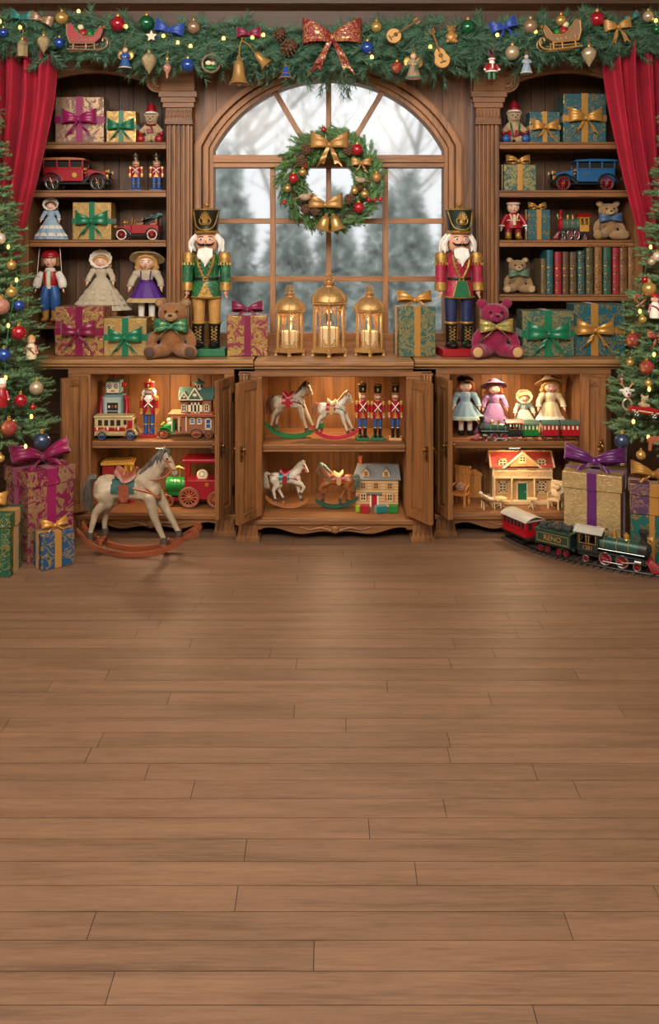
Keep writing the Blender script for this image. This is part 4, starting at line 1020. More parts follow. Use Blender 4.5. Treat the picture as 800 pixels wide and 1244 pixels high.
# ---------------------------------------------------------------- lettering
def letters(txt, size, mat, parent, T, name='lettering', depth=.0012):
    cu = bpy.data.curves.new(name, 'FONT'); cu.body = txt; cu.size = size; cu.extrude = depth; cu.align_x = 'CENTER'; cu.align_y = 'CENTER'
    tmp = bpy.data.objects.new(name, cu); COL.objects.link(tmp)
    dg = bpy.context.evaluated_depsgraph_get(); me = bpy.data.meshes.new_from_object(tmp.evaluated_get(dg)); bpy.data.objects.remove(tmp)
    me.transform(T); me.materials.clear(); me.materials.append(M(mat))
    o = bpy.data.objects.new(name, me); COL.objects.link(o); o.parent = parent; return o
def wheel(parent, c, r, w, tyre, rim, n=8, name='wheel', hub='gold'):
    b = MB(tyre); b.torus(c, r * .9, r * .12, 'y', 24, 8)
    b.mat(rim).torus(c, r * .76, r * .07, 'y', 24, 6)
    for i in range(n): a = 2 * PI * i / n; b.tube([c, (c[0] + r * .78 * math.cos(a), c[1], c[2] + r * .78 * math.sin(a))], r * .055, 6)
    b.mat(hub).ball((c[0], c[1], c[2]), (r * .2, w * .6, r * .2), 10)
    return b.build(name, parent)
for nm, hx, r in (('car_red', '#98121c', .3), ('car_blue', '#1c5584', .35), ('bus_cream', '#b49c6e', .45), ('toy_green', '#14702c', .35), ('roof_green', '#37554a', .5), ('house_wood', '#8a5236', .55), ('yellow', '#b8862f', .45), ('robot_teal', '#62817f', .42), ('robot_pale', '#9aa69c', .45), ('pine', '#b98d58', .55), ('pine_light', '#cbb084', .55), ('roof_red', '#ab3f33', .5), ('roof_grey', '#6a6a68', .6), ('brick', '#b4623f', .7), ('door_red', '#a01522', .4), ('door_green', '#0f5a3c', .4), ('dim_glass', '#2c2a28', .15), ('coal', '#2f332e', .7), ('loco_green', '#233a2f', .32), ('loco_black', '#1d201e', .38), ('coach_red', '#a3121c', .35), ('tin_roof', '#a9a69c', .4)):
    mdef(nm, plain, hx, r, var=.1, nsc=20)
mdef('white_tyre', plain, '#cfc8b8', .6); mdef('leather', plain, '#9a5638', .45, var=.15); mdef('cushion', plain, '#c0a47c', .8, bump=.002)

mdef('loco_green2', plain, '#2f5147', .28, .3, var=.12, nsc=20)
mdef('lime2', plain, '#7fa31c', .4)
mdef('pad_cloth', damask, '#8a4030', '#c0a080', 30., metal2=0.)
# ---------------------------------------------------------------- vintage cars (length 1, facing +x)
def fender(b, xc, zc, r, y, w, a0, a1, t=.012):
    n = 12
    def fn(u, v): a = a0 + (a1 - a0) * u; return (xc + r * math.cos(a), y + (v - .5) * w, zc + r * math.sin(a))
    b.grid(fn, n, 1, t)
def vintage_car(label, x0, x1, d, z, col, rim, dirn, tyre='rubber', open_top=False, rz=0.):
    L = S(x1 - x0, d); e = thing('vintage_car', label, 'toy car', (X((x0 + x1) / 2, d), d, z + .001), rz + (0 if dirn > 0 else PI), 'toy cars on the bookcase', L)
    wy = .165; xr, xf = -.335, .30
    b = MB(col)
    b.prism([(-.47, .13), (.1, .13), (.1, .31), (-.46, .31)], -wy * .93, wy * .93); b.prism([(.1, .14), (.40, .16), (.40, .27), (.12, .31)], -.11, .11); b.build('body', e, bev=.012)
    b = MB('dark_metal'); b.bx(-.5, .44, -.1, .1, .095, .125)
    for s in (-1, 1): b.bx(-.24, .2, s * .17 - .035, s * .17 + .035, .09, .105); b.tube([(-.5, s * .12, .12), (-.56, s * .12, .16), (-.56, s * .12, .2)], .01, 6)
    b.build('chassis', e)
    for s in (-1, 1):
        b = MB('loco_black'); fender(b, xr, .11, .135, s * .17, .08, .05, PI + .1); b.build('fender', e, smooth=60); b = MB('loco_black'); fender(b, xf, .11, .135, s * .17, .08, .25, PI * .8)
        b.tube([(xf - .11, s * .17, .2), (xf - .2, s * .17, .105)], [.02, .02], 8, 1.6); b.build('fender', e, smooth=60)
    for x in (xr, xf):
        for s in (-1, 1): wheel(e, (x, s * .165, .108), .108, .05, tyre, rim, 10)
    b = MB('brass'); b.box((.415, 0, .225), (.035, .17, .15)); b.mat('dark_metal').box((.434, 0, .22), (.01, .13, .11)); b.build('radiator', e, bev=.01)
    for s in (-1, 1):
        b = MB('brass'); b.lathe([(.012, -.03), (.035, -.01), (.036, .03)], (.42, s * .115, .27), 14, 'x'); b.mat('white').ball((.452, s * .115, .27), (.006, .03, .03), 10); b.build('headlight', e)
    if not open_top:
        b = MB(col)
        for s in (-1, 1):
            for x in (-.455, -.27, -.09, .09): b.box((x, s * .15, .365), (.022, .02, .12))
            b.box((-.18, s * .15, .315), (.57, .02, .03))
        for y in (0,): b.box((-.455, y, .365), (.02, .28, .03))
        b.box((.09, 0, .33), (.02, .29, .03)); b.build('pillars', e, bev=.004)
        b = MB('dim_glass')
        for s in (-1, 1):
            for x in (-.36, -.18, 0): b.box((x, s * .148, .365), (.15, .006, .085))
        b.box((.09, 0, .375), (.006, .27, .08)); b.box((-.46, 0, .375), (.006, .27, .08)); b.build('window', e)
        b = MB('car_blue' if col == 'car_blue' else 'leather'); b.prism([(-.49, .425), (.13, .425), (.15, .435), (.1, .455), (-.1, .468), (-.46, .462), (-.5, .44)], -.175, .175); b.build('roof', e, bev=.01)
        b = MB('gold'); b.cyl((-.02, -wy * .94, .22), .035, .006, 'y', 18); b.build('crest', e) if col == 'car_red' else None
        for s in (-1, 1):
            b = MB('gold'); b.cyl((.13, s * .15, .3), .022, .04, 'x', 12); b.ball((.13, s * .15, .25), .02, 8); b.tube([(-.07, s * .158, .25), (-.03, s * .16, .25)], .006, 6); b.build('side_lamp', e)
    else:
        for q in (0, -.29): b = MB('leather'); b.box((-.06 + q, 0, .33), (.13, .26, .05)); b.box((-.125 + q, 0, .39), (.04, .26, .14)); b.build('seat', e, bev=.012)
        b = MB('rib_teal'); b.prism([(-.1, .40), (-.16, .36), (-.42, .5), (-.47, .56), (-.5, .52), (-.44, .47)][::-1], -.17, .17)
        for k in range(3): b.tube([(-.12 - .1 * k, -.17, .40 + .05 * k), (-.12 - .1 * k, .17, .40 + .05 * k)], .018, 8)
        b.build('folded_hood', e, bev=.008)
        b = MB('brass'); b.tube([(.1, -.12, .3), (.08, -.12, .46), (.08, .12, .46), (.1, .12, .3)], .01, 6); b.build('windscreen', e)
        b = MB('brass'); b.torus((-.0, -.06, .41), .045, .008, 'x', 16); b.tube([(.07, -.06, .33), (0, -.06, .41)], .008, 6); b.build('steering_wheel', e)
        b = MB('brass')
        for s in (-1, 1): b = MB('brass'); b.cyl((.24, s * .1, .36), .035, .05, 'x', 14); b.tube([(.24, s * .1, .27), (.24, s * .1, .35)], .012, 8); b.ball((.24, s * .1, .4), .022, 8); b.build('lamp', e)
vintage_car('red vintage saloon car with spoked wheels on a bookcase shelf', 53, 139, .40, SHZ[2], 'car_red', 'silver', 1)
vintage_car('blue vintage saloon car with red wheels by the curtain', 664, 746, .40, SHZ[2], 'car_blue', 'red', -1)
vintage_car('red open vintage car with white tyres and a folded hood', 138, 196, .40, SHZ[3], 'car_red', 'red', -1, tyre='white_tyre', open_top=True)

# ---------------------------------------------------------------- locomotives and coaches (metres, facing +x)
def locomotive(e, cabm, boiler, smoke, wheelm, roofm, bogie=1, text=None, chim='loco_black', domes='gold', catch='red', small=False):
    b = MB('loco_black'); b.bx(-.15, .165, -.036, .036, .028, .05); b.bx(.13, .172, -.045, .045, .03, .055); b.bx(-.05, .15, -.048, .048, .054, .06); b.build('frame', e, bev=.002)
    b = MB(cabm)
    for s in (-1, 1):
        y = s * .047; b.bx(-.15, -.05, y - .003, y + .003, .05, .09)
        for x in (-.147, -.1, -.053): b.bx(x - .005, x + .005, y - .003, y + .003, .09, .14)
        b.bx(-.15, -.05, y - .003, y + .003, .13, .142)
    b.bx(-.056, -.05, -.047, .047, .05, .142); b.bx(-.15, -.144, -.047, .047, .05, .09); b.build('cab', e, bev=.0015)
    for s in (-1, 1):
        b = MB('gold')
        for x in (-.123, -.077):
            for q in (-1, 1): b.bx(x + q * .016 - .0015, x + q * .016 + .0015, s * .051 - .001, s * .051 + .001, .092, .13)
            b.bx(x - .017, x + .017, s * .051 - .001, s * .051 + .001, .09, .0925)
        b.bx(-.142, -.058, s * .051 - .001, s * .051 + .001, .0895, .0915); b.build('window_trim', e)
    b = MB(roofm); b.grid(lambda u, v: (-.168 + .138 * u, -.058 + .116 * v, .141 + .02 * math.sin(PI * v)), 2, 14, .004); b.build('roof', e, smooth=60)
    b = MB(boiler); b.lathe([(.036, -.052), (.036, .135)], (0, 0, .093), 28, 'x'); 
    o = b.build('boiler', e)
    b = MB('gold')
    for x in (-.03, .03, .085, .132): b.torus((x, 0, .093), .0365, .0018, 'x', 28, 6)
    b.build('boiler_band', o)
    b = MB(smoke); b.lathe([(.0, .128), (.039, .13), (.039, .168), (.034, .173), (.018, .176), (.016, .18), (0, .182)], (0, 0, .093), 28, 'x'); b.build('smokebox', e)
    b = MB(chim); b.lathe([(.016, .125), (.012, .135), (.012, .15), (.021, .17), (.024, .178), (.02, .182), (.008, .18)], (.148, 0, 0), 20); b.build('chimney', e)
    for x, k in ((.015, 1), (.07, 1.15)):
        b = MB(domes); b.lathe([(.014 * k, .124), (.011 * k, .13), (.013 * k, .14), (.012 * k, .148), (.005 * k, .153), (.006 * k, .157), (0, .16)], (x, 0, 0), 16); b.build('dome', e)
    b = MB(domes); b.lathe([(.006, -.008), (.013, .0), (.014, .014)], (.172, 0, .147), 14, 'x'); b.mat('white').ball((.186, 0, .147), (.003, .011, .011), 10); b.mat(domes).bx(.165, .18, -.006, .006, .125, .136); b.build('headlamp', e)
    for x in (-.018, .06):
        for s in (-1, 1): wheel(e, (x, s * .043, .031), .031, .012, 'grey_metal', wheelm, 12, 'driving_wheel', wheelm)
    for s in (-1, 1): wheel(e, (.128, s * .043, .019), .019, .01, 'grey_metal', wheelm, 8, 'pilot_wheel', wheelm)
    for s in (-1, 1): wheel(e, (-.11, s * .043, .016), .016, .01, 'grey_metal', wheelm, 8, 'trailing_wheel', wheelm)
    for s in (-1, 1):
        b = MB('silver'); b.tube([(-.025, s * .053, .022), (.066, s * .053, .022)], .0035, 8); b.tube([(.06, s * .054, .03), (.13, s * .054, .042)], .003, 8); b.cyl((.135, s * .05, .045), .01, .03, 'x', 12); b.tube([(-.05, s * .045, .075), (.16, s * .04, .075)], .002, 6); b.build('rod', e)
    b = MB(catch)
    for i in range(9):
        t = (i - 4) / 4; b.tube([(.172, t * .042, .05), (.172 + .062 * (1 - .55 * abs(t)), t * .048, .008)], .0035, 6)
    b.bx(.17, .178, -.045, .045, .044, .054); b.tube([(.2, -.05, .008), (.236, 0, .007), (.2, .05, .008)], .004, 6); b.build('cowcatcher', e)
    if text:
        for s in (-1, 1): letters(text, .026, 'gold', e, TR(-.1, s * .0508, .07, rx=PI / 2, rz=0 if s < 0 else PI), 'lettering')
def tender(e, text=None, body='loco_green', wheelm='red'):
    b = MB(body); b.bx(-.085, .085, -.05, .05, .042, .1); b.bx(-.09, .09, -.053, .053, .098, .106); b.build('body', e, bev=.002)
    b = MB('gold')
    for s in (-1, 1):
        for z in (.052, .09): b.bx(-.075, .075, s * .0508 - .001, s * .0508 + .001, z - .001, z + .001)
        for x in (-.075, .075): b.bx(x - .001, x + .001, s * .0508 - .001, s * .0508 + .001, .052, .09)
    b.build('trim_line', e)
    rr = random.Random(2); b = MB('coal')
    for i in range(70): b.ball((rr.uniform(-.07, .07), rr.uniform(-.042, .042), .108 + rr.uniform(0, .012)), rr.uniform(.006, .011), 5)
    o = b.build('coal', e, smooth=0); o['kind'] = 'stuff'
    b = MB('loco_black'); b.bx(-.1, .1, -.03, .03, .03, .042); b.build('frame', e)
    for x in (-.062, -.028, .028, .062):
        for s in (-1, 1): wheel(e, (x, s * .04, .016), .016, .012, 'dark_metal', wheelm, 6, 'wheel', wheelm)
    if text:
        for s in (-1, 1): letters(text, .032, 'gold', e, TR(0, s * .0512, .07, rx=PI / 2, rz=0 if s < 0 else PI), 'lettering')
def coach(e, body, roofm, nw=5, wheelm='dark_metal', band=None):
    b = MB(body); b.bx(-.085, .085, -.05, .05, .035, .11)
    for s in (-1, 1): b.bx(-.087, .087, s * .05 - .003, s * .05 + .003, .066, .07)
    b.build('body', e, bev=.002)
    b = MB('dim_glass' if not band else 'cream')
    for s in (-1, 1):
        for i in range(nw): x = -.065 + .13 * i / (nw - 1); b.bx(x - .009, x + .009, s * .0505 - .0015, s * .0505 + .0015, .076, .1)
    for s in (-1, 1):
        for q in (-1, 1): b.bx(s * .0855 - .0015, s * .0855 + .0015, q * .025 - .01, q * .025 + .01, .074, .1)
    b.build('window', e)
    b = MB(roofm); b.grid(lambda u, v: (-.095 + .19 * u, -.058 + .116 * v, .108 + .022 * math.sin(PI * v) ** .7), 2, 14, .004); b.bx(-.09, .09, -.05, .05, .107, .112); b.build('roof', e, smooth=60)
    b = MB('loco_black'); b.bx(-.1, .1, -.046, .046, .026, .036); b.build('frame', e)
    for x in (-.06, .06):
        for s in (-1, 1): wheel(e, (x, s * .04, .017), .017, .012, 'dark_metal', wheelm, 8, 'wheel', wheelm)
# the big train on the floor, on its own curve of track
TRK = [(.86, .10), (.885, -.03), (.94, -.15), (1.03, -.275), (1.15, -.38), (1.29, -.468), (1.46, -.545), (1.66, -.61)]
def track():
    C = [Vector((p[0], p[1], 0)) for p in spline([(x, y, 0) for x, y in TRK[1:]], 12)]
    e = thing('toy_railway_track', 'curved toy railway track on the floor under the big train', 'railway track', (C[0].x, C[0].y, 0)); o = C[0]
    def off(i, w): t = (C[min(i + 1, len(C) - 1)] - C[max(i - 1, 0)]).normalized(); n = Vector((t.y, -t.x, 0)); return C[i] + n * w - o
    for w in (-.042, .042):
        b = MB('dark_metal'); b.tube([tuple(off(i, w) + Vector((0, 0, .012))) for i in range(len(C))], .004, 6); b.build('rail', e)
    b = MB('sleeper')
    for i in range(0, len(C), 2):
        t = (C[min(i + 1, len(C) - 1)] - C[max(i - 1, 0)]).normalized(); b.box((0, 0, .004), (.018, .13, .008), T=Matrix.Translation(C[i] - o) @ Matrix.Rotation(math.atan2(t.y, t.x), 4, 'Z'))
    b.build('sleepers', e)
mdef('sleeper', plain, '#4a372b', .8, isl=.2); track()
TZ = .0165
e = thing('toy_locomotive', 'big green steam engine with red wheels and gold domes on the floor track', 'toy train', (1.232, -.432, TZ), math.radians(-33), None, .92); locomotive(e, 'loco_black', 'loco_green2', 'loco_black', 'red', 'tin_roof', text='1281')
e = thing('coal_tender', 'dark green coal tender lettered in gold behind the big engine', 'toy train', (1.034, -.283, TZ), math.radians(-41)); tender(e, 'RENO')
e = thing('railway_coach', 'red railway coach with a pale roof at the end of the big train', 'toy train', (.912, -.112, TZ), math.radians(-63)); coach(e, 'coach_red', 'tin_roof', 6)
# small shelf train
dT = .045; sT = .6; zT = .4535
e = thing('toy_locomotive', 'small black steam engine with a red cab roof in front of the dolls', 'toy train', (X(608, dT), dT, zT), PI, None, S(62, dT) / .40); locomotive(e, 'loco_black', 'loco_green2', 'loco_black', 'red', 'roof_red')
for i, (a, c, bd, lab) in enumerate(((633, 653, 'toy_green', 'small green coach behind the black engine on the shelf'), (656, 677, 'coach_red', 'small red coach in the middle of the shelf train'), (679, 702, 'coach_red', 'small red coach at the tail of the shelf train'))):
    e = thing('railway_coach', lab, 'toy train', (X((a + c) / 2, dT), dT, zT), PI, None if i == 0 else 'red coaches of the shelf train', 1); L = S(c - a, dT) / .19; e.scale = (L, .72, S(25, dT) / .135); coach(e, bd, 'roof_green', 4, 'red', band=1)
e = thing('toy_locomotive', 'little red toy engine with a green boiler on a bookcase shelf', 'toy train', (X(697, .38), .38, SHZ[3] + .001), PI, None, 1)
sc = S(44, .38) / .40; e.scale = (sc, sc, S(33, .38) / .165); locomotive(e, 'yellow', 'roof_green', 'red', 'red', 'red', chim='red', domes='gold')

# ---------------------------------------------------------------- rocking horses (height 1 with rockers, facing +x)
mdef('horse_cream', plain, '#a39179', .5, var=.36, nsc=9); mdef('horse_white', plain, '#c2b6a2', .45, var=.14, nsc=8); mdef('horse_brown', plain, '#8a5028', .42, var=.25, nsc=6)
mdef('mane_grey', plain, '#4b443d', .6, var=.4, nsc=30); mdef('mane_brown', plain, '#4f2c17', .6, var=.3, nsc=30); mdef('mane_white', plain, '#b5a893', .6, var=.3, nsc=30); mdef('mane_green', plain, '#4f5f50', .6, var=.3, nsc=30); mdef('mane_tan', plain, '#8a5a34', .6, var=.3, nsc=30); mdef('saddle_red', plain, '#83422c', .42, var=.2); mdef('blanket_teal', plain, '#1f4a42', .7, var=.2); mdef('hoof', plain, '#3b342e', .5)
mdef('rocker_wood', wood, '#4c2212', '#783b20', 'x', rough=.35, isl=.05); mdef('rocker_tan', wood, '#6e3c1e', '#a0622f', 'x', isl=.05); mdef('rocker_green', plain, '#17652f', .35, var=.15); mdef('rocker_red', plain, '#a31c2e', .35, var=.12); mdef('rocker_dkgreen', plain, '#1c4a36', .4, var=.2)
def rocking_horse(label, loc, h, skin, mane, rocker, saddle, blanket, tack, dirn=1, prance=False, w=None, group='small rocking horses in the cabinet', fold=True, ornate=False, rz=0.):
    e = thing('rocking_horse', label, 'rocking horse', loc, rz + (0 if dirn > 0 else PI), group, h)
    if w: e.scale = (w, h * .8, h)
    ns = -1 if dirn > 0 else 1           # the side turned to the room
    y1, y2 = ns * .06, -ns * .06
    it = [('t', [(.115, 0, .585), (0, 0, .6), (-.15, 0, .6), (-.285, 0, .612)], [.104, .108, .106, .116]), ('b', (.12, 0, .6), (.085, .09, .12)),
          ('t', [(.07, 0, .665), (.155, 0, .775), (.23, 0, .885)], [.118, .084, .055]), ('t', [(.235, 0, .897), (.285, 0, .838), (.328, 0, .752)], [.054, .042, .031]), ('b', (.335, 0, .742), (.033, .03, .03))]
    for s in (-1, 1): it.append(('t', [(.232, s * .024, .935), (.24, s * .03, .985)], [.016, .006]))
    if prance: fr = [[(.115, y1, .54), (.215, y1, .5), (.27, y1, .43), (.225, y1, .335), (.205, y1, .31)], [(.125, y2, .54), (.165, y2, .36), (.2, y2, .21), (.215, y2, .165)]]
    else: fr = [[(.115, y1, .54), (.174, y1, .325), (.237, y1, .185), (.25, y1, .155)], [(.16, y2, .54), (.275, y2, .345), (.345, y2, .21), (.36, y2, .18)]]
    rad = {4: [.062, .036, .025, .026], 5: [.062, .045, .036, .024, .026]}
    hd = [[(-.3, y1, .58), (-.265, y1, .49), (-.365, y1, .395), (-.405, y1, .245), (-.412, y1, .2)], [(-.28, y2, .57), (-.235, y2, .48), (-.3, y2, .385), (-.315, y2, .25), (-.31, y2, .2)]]
    if prance: hd[0] = [(-.3, y1, .58), (-.255, y1, .47), (-.315, y1, .365), (-.285, y1, .22), (-.275, y1, .18)]; hd[1] = [(-.28, y2, .57), (-.2, y2, .46), (-.22, y2, .36), (-.14, y2, .22), (-.125, y2, .18)]
    for L in fr: it.append(('t', L, rad[len(L)]))
    for L in hd: it.append(('t', L, [.092, .066, .037, .025, .026]))
    blob('body', skin, e, .0105, it, 5)
    b = MB('pupil')
    for s in (-1, 1): b.ball((.272, s * .042, .872), (.013, .008, .013), 8); b.ball((.338, s * .024, .748), (.006, .006, .006), 6)
    b.build('eye', e)
    for L in fr + hd:
        p = L[-1]; q = L[-2]; b = MB('hoof'); b.lathe([(.036, -.035), (.034, -.005), (.028, .02), (.0, .022)], (p[0], p[1], p[2] + .004), 14); b.build('hoof', e)
    # mane: locks falling on the side turned to the room
    rr = random.Random(4); b = MB(mane)
    crest = spline([(.262, 0, .955), (.205, 0, .93), (.14, 0, .86), (.07, 0, .775), (.02, 0, .71)], 8)
    for c in crest:
        for s in ((ns, -ns) if c[2] > .9 else (ns, ns, -ns)):
            L = rr.uniform(.07, .11); w0 = rr.uniform(.6, 1.2)
            b.tube(spline([(c[0], s * .012, c[2]), (c[0] - .022, s * .05 * w0, c[2] - L * .2), (c[0] - .05 + rr.uniform(-.02, .02), s * .066, c[2] - L)], 4), [.014, .016, .017, .017, .015, .013, .01, .007, .003], 6)
    for i in range(4): b.tube([(.262, (i - 1.5) * .012, .955), (.285, (i - 1.5) * .016, .935), (.29, (i - 1.5) * .018, .885)], [.012, .012, .004], 6)
    b.build('mane', e)
    b = MB(mane)
    for i in range(14):
        o = (rr.uniform(-.02, .02), rr.uniform(-.028, .028), rr.uniform(-.02, .02)); k_ = rr.uniform(.8, 1.1)
        b.tube(spline([(-.375, o[1] * .3, .69), (-.43 - (.04 if prance else 0), o[1], .68 + o[2]), (-.462 + o[0] * 2, o[1] * 1.4, .56), (-.44 + o[0] * 3, o[1] * 1.4, .56 - .17 * k_)], 5), [.016, .02, .024, .026, .026, .026, .025, .024, .022, .02, .017, .014, .01, .007, .005, .003], 6)
    b.build('tail', e)
    # blanket, saddle, girth
    def wrap(b, x0, x1, a0, a1, r, th=.008, zc=.6, n=16, sag=0.):
        b.grid(lambda u, v: (x0 + (x1 - x0) * u, r * math.sin(a0 + (a1 - a0) * v), zc + r * math.cos(a0 + (a1 - a0) * v) + .0), 6, n, th)
    b = MB(blanket); wrap(b, -.22, -.01, -1.75, 1.75, .112); o = b.build('saddle_blanket', e, smooth=60)
    b = MB(saddle)
    b.grid(lambda u, v: (-.19 + .19 * u, (.062 + .04 * math.sin(PI * u)) * math.sin((v - .5) * 2.6), .645 + .085 * math.cos((v - .5) * 2.6) + .055 * abs(2 * u - 1) ** 2 + (.02 if u < .3 else 0)), 12, 12, -.018)
    b.ball((-.01, 0, .775), (.022, .03, .02), 10)
    b.build('saddle', e, smooth=70)
    for s in (-1, 1):
        b = MB(saddle); b.grid(lambda u, v: (-.145 + .09 * u - .0 * v, s * (.121 + .004 * math.sin(PI * u)), .66 - .155 * v * (1 - .25 * (2 * u - 1) ** 2)), 8, 8, .012 * s); b.build('saddle_flap', e, smooth=70)
    b = MB(tack); b.torus((-.1, 0, .6), .111, .009, 'x', 30, 6)
    for s in (-1, 1):
        b.tube(spline([(-.02, s * .105, .63), (.1, s * .104, .6), (.19, s * .06, .535), (.205, 0, .52)], 6), .012, 6); b.tube(spline([(.03, s * .09, .69), (.11, s * .105, .62), (.19, s * .06, .54)], 5), .008, 6)
    if ornate:
        for s in (-1, 1): b.tube(spline([(-.23, s * .1, .64), (-.32, s * .1, .62), (-.4, s * .03, .6)], 6), .012, 6); b.tube(spline([(-.23, s * .085, .67), (-.31, s * .085, .67), (-.37, s * .04, .68)], 6), .01, 6)
    b.build('harness', e)
    b = MB(tack)
    for q, r in (((.312, 0, .785), .041), ((.262, 0, .87), .056)):
        b.T = TR(*q, ry=.52); b.torus((0, 0, 0), r, .007, 'z', 20, 6)
    b.T = Matrix.Identity(4)
    for s in (-1, 1): b.tube([(.256, s * .053, .87), (.31, s * .042, .79)], .006, 6); b.tube(spline([(.315, s * .04, .775), (.25, s * .075, .72), (.12, s * .09, .7), (.0, s * .05, .74)], 6), .006, 6)
    b.build('bridle', e)
    # rockers and the slats the hooves stand on
    zf = min(fr[0][-1][2], fr[1][-1][2]) if not prance else .165
    cv = [(-.525, .225), (-.42, .115), (-.28, .045), (-.06, .004), (.16, .02), (.33, .08), (.45, .15), (.53, .2)] if not prance else [(-.47, .2), (-.36, .11), (-.2, .04), (-.03, .012), (.14, .03), (.27, .09), (.35, .15)]
    P = spline([(x, 0, z) for x, z in cv], 6); hh = .05
    for s in (-1, 1):
        b = MB(rocker); vs = []; fs = []
        for x, _, z in P: vs += [(x, s * .085 - .014, z), (x, s * .085 + .014, z), (x, s * .085 + .014, z + hh), (x, s * .085 - .014, z + hh)]
        for i in range(len(P) - 1):
            for q in range(4): r_ = (q + 1) % 4; fs.append((i * 4 + q, (i + 1) * 4 + q, (i + 1) * 4 + r_, i * 4 + r_))
        fs += [(0, 1, 2, 3), tuple((len(P) - 1) * 4 + q for q in (3, 2, 1, 0))]; b.add(vs, fs)
        if not prance: b.cyl((P[-1][0], s * .085, P[-1][2] + .024), .034, .036, 'y', 18); b.ball((P[-1][0], s * .085 - .02, P[-1][2] + .024), .012, 8)
        b.build('rocker', e, bev=.005)
    def zr(x):
        for p, q in zip(P, P[1:]):
            if p[0] <= x <= q[0]: return p[2] + (q[2] - p[2]) * (x - p[0]) / max(q[0] - p[0], 1e-6) + hh
        return P[-1][2] + hh
    for L in (fr[1:] if prance else fr) + hd:
        p = L[-1]; b = MB(rocker); zt_ = p[2] - .032; b.box((p[0], 0, zt_ - .01), (.055, .19, .02))
        if zt_ - .02 > zr(p[0]):
            for s in (-1, 1): b.box((p[0], s * .085, (zt_ - .02 + zr(p[0]) - .01) / 2), (.03, .02, zt_ - .02 - zr(p[0]) + .014))
        b.build('slat', e, bev=.003)
    return e
rocking_horse('big dapple rocking horse with a leather saddle standing on the floor', (-.872, -.275, .0), 430 / 3.2 * 4.025 / 1075, 'horse_cream', 'mane_grey', 'rocker_wood', 'saddle_red', 'blanket_teal', 'leather', group=None)
def hz(yt, d, z): return Z(yt, d) - z
dh = .06; z1 = .4535; z2 = .1135
rocking_horse('dapple rocking horse with a red saddle on green rockers', (X(356, dh), dh + .03, z1), hz(461, dh, z1), 'horse_cream', 'mane_brown', 'rocker_green', 'red', 'red', 'mane_brown', w=S(66, dh))
rocking_horse('small white rocking horse on bright red rockers beside the guards', (X(408, dh), dh, z1), hz(472, dh, z1), 'horse_white', 'mane_tan', 'rocker_red', 'pine', 'red', 'rib_sage', w=S(57, dh))
rocking_horse('white prancing rocking horse with a teal saddle on brown rockers', (X(352, dh), dh, z2), hz(557, dh, z2), 'horse_white', 'mane_white', 'rocker_tan', 'red', 'rib_teal', 'red', prance=True, w=S(63, dh), ornate=True)
rocking_horse('brown prancing rocking horse with a red saddle cloth facing the dollhouse', (X(405, dh), dh, z2), hz(560, dh, z2), 'horse_brown', 'mane_green', 'rocker_dkgreen', 'pine', 'red', 'mane_green', dirn=-1, prance=True, w=S(63, dh), ornate=True)

# ---------------------------------------------------------------- tin robot, bus, trucks
def robot():
    d = .165; h = Z(455, d) - .4535; e = thing('tin_robot', 'grey tin robot with red arms and round eyes behind the toy bus', 'toy robot', (X(139, d), d, .4535), 0, None, h); e.scale.x = h * .9
    b = MB('robot_teal'); b.box((0, 0, .41), (.37, .26, .5)); b.box((0, 0, .665), (.3, .2, .03)); b.build('body', e, bev=.015)
    for s in (-1, 1):
        b = MB('robot_teal'); b.box((s * .1, 0, .09), (.13, .2, .14)); b.mat('deep_red').box((s * .1, -.03, .03), (.15, .27, .06)); b.build('leg', e, bev=.01)
    b = MB('robot_pale'); b.box((0, -.132, .43), (.3, .012, .42)); b.mat('dim_glass').box((0, -.14, .49), (.2, .01, .13)); b.box((0, -.14, .36), (.2, .01, .1))
    for i in range(3):
        for j in range(2): b.mat(('brass', 'cream', 'red')[(i + j) % 3]).ball((-.06 + .06 * i, -.146, .36 + .13 * j), (.022, .008, .026), 8)
    b.mat('brass')
    for i in range(6): b.ball((-.11 + .044 * i, -.138, .26), .012, 6)
    b.build('chest_panel', e, bev=.004)
    b = MB('robot_teal'); b.cyl((0, 0, .69), .08, .05); b.box((0, 0, .81), (.28, .22, .22)); o = b.build('head', e, bev=.014)
    b = MB('cream')
    b.box((0, -.112, .8), (.22, .008, .17))
    for s in (-1, 1):
        b.mat('white').cyl((s * .06, -.118, .825), .042, .014, 'y', 18); b.mat('pupil').torus((s * .06, -.126, .825), .034, .008, 'y', 18); b.cyl((s * .06, -.126, .825), .016, .01, 'y', 12)
    b.mat('red').box((0, -.118, .745), (.07, .008, .018)); b.build('face', o)
    for s in (-1, 1):
        b = MB('red'); b.cyl((s * .155, 0, .83), .045, .04, 'x', 16); b.ball((s * .19, 0, .83), .03, 10); b.build('ear', o)
    b = MB('red'); b.tube([(0, 0, .92), (0, 0, .96)], .015, 8); b.ball((0, 0, .975), .028, 10); b.build('antenna', o)
    for s in (-1, 1):
        b = MB('red'); b.ball((s * .215, 0, .6), (.055, .06, .06), 12); b.tube([(s * .225, 0, .6), (s * .24, -.02, .46), (s * .235, -.05, .36)], [.05, .046, .046], 12); o2 = b.build('arm', e)
        b = MB('cream'); b.cyl((s * .235, -.055, .335), .045, .05, 'z', 14)
        for q in (-1, 1): b.tube(spline([(s * .235 + q * .03, -.06, .31), (s * .235 + q * .04, -.065, .27), (s * .235 + q * .012, -.07, .235)], 4), [.016, .016, .016, .016, .015, .015, .014, .012, .01], 6)
        b.build('claw', o2)
robot()
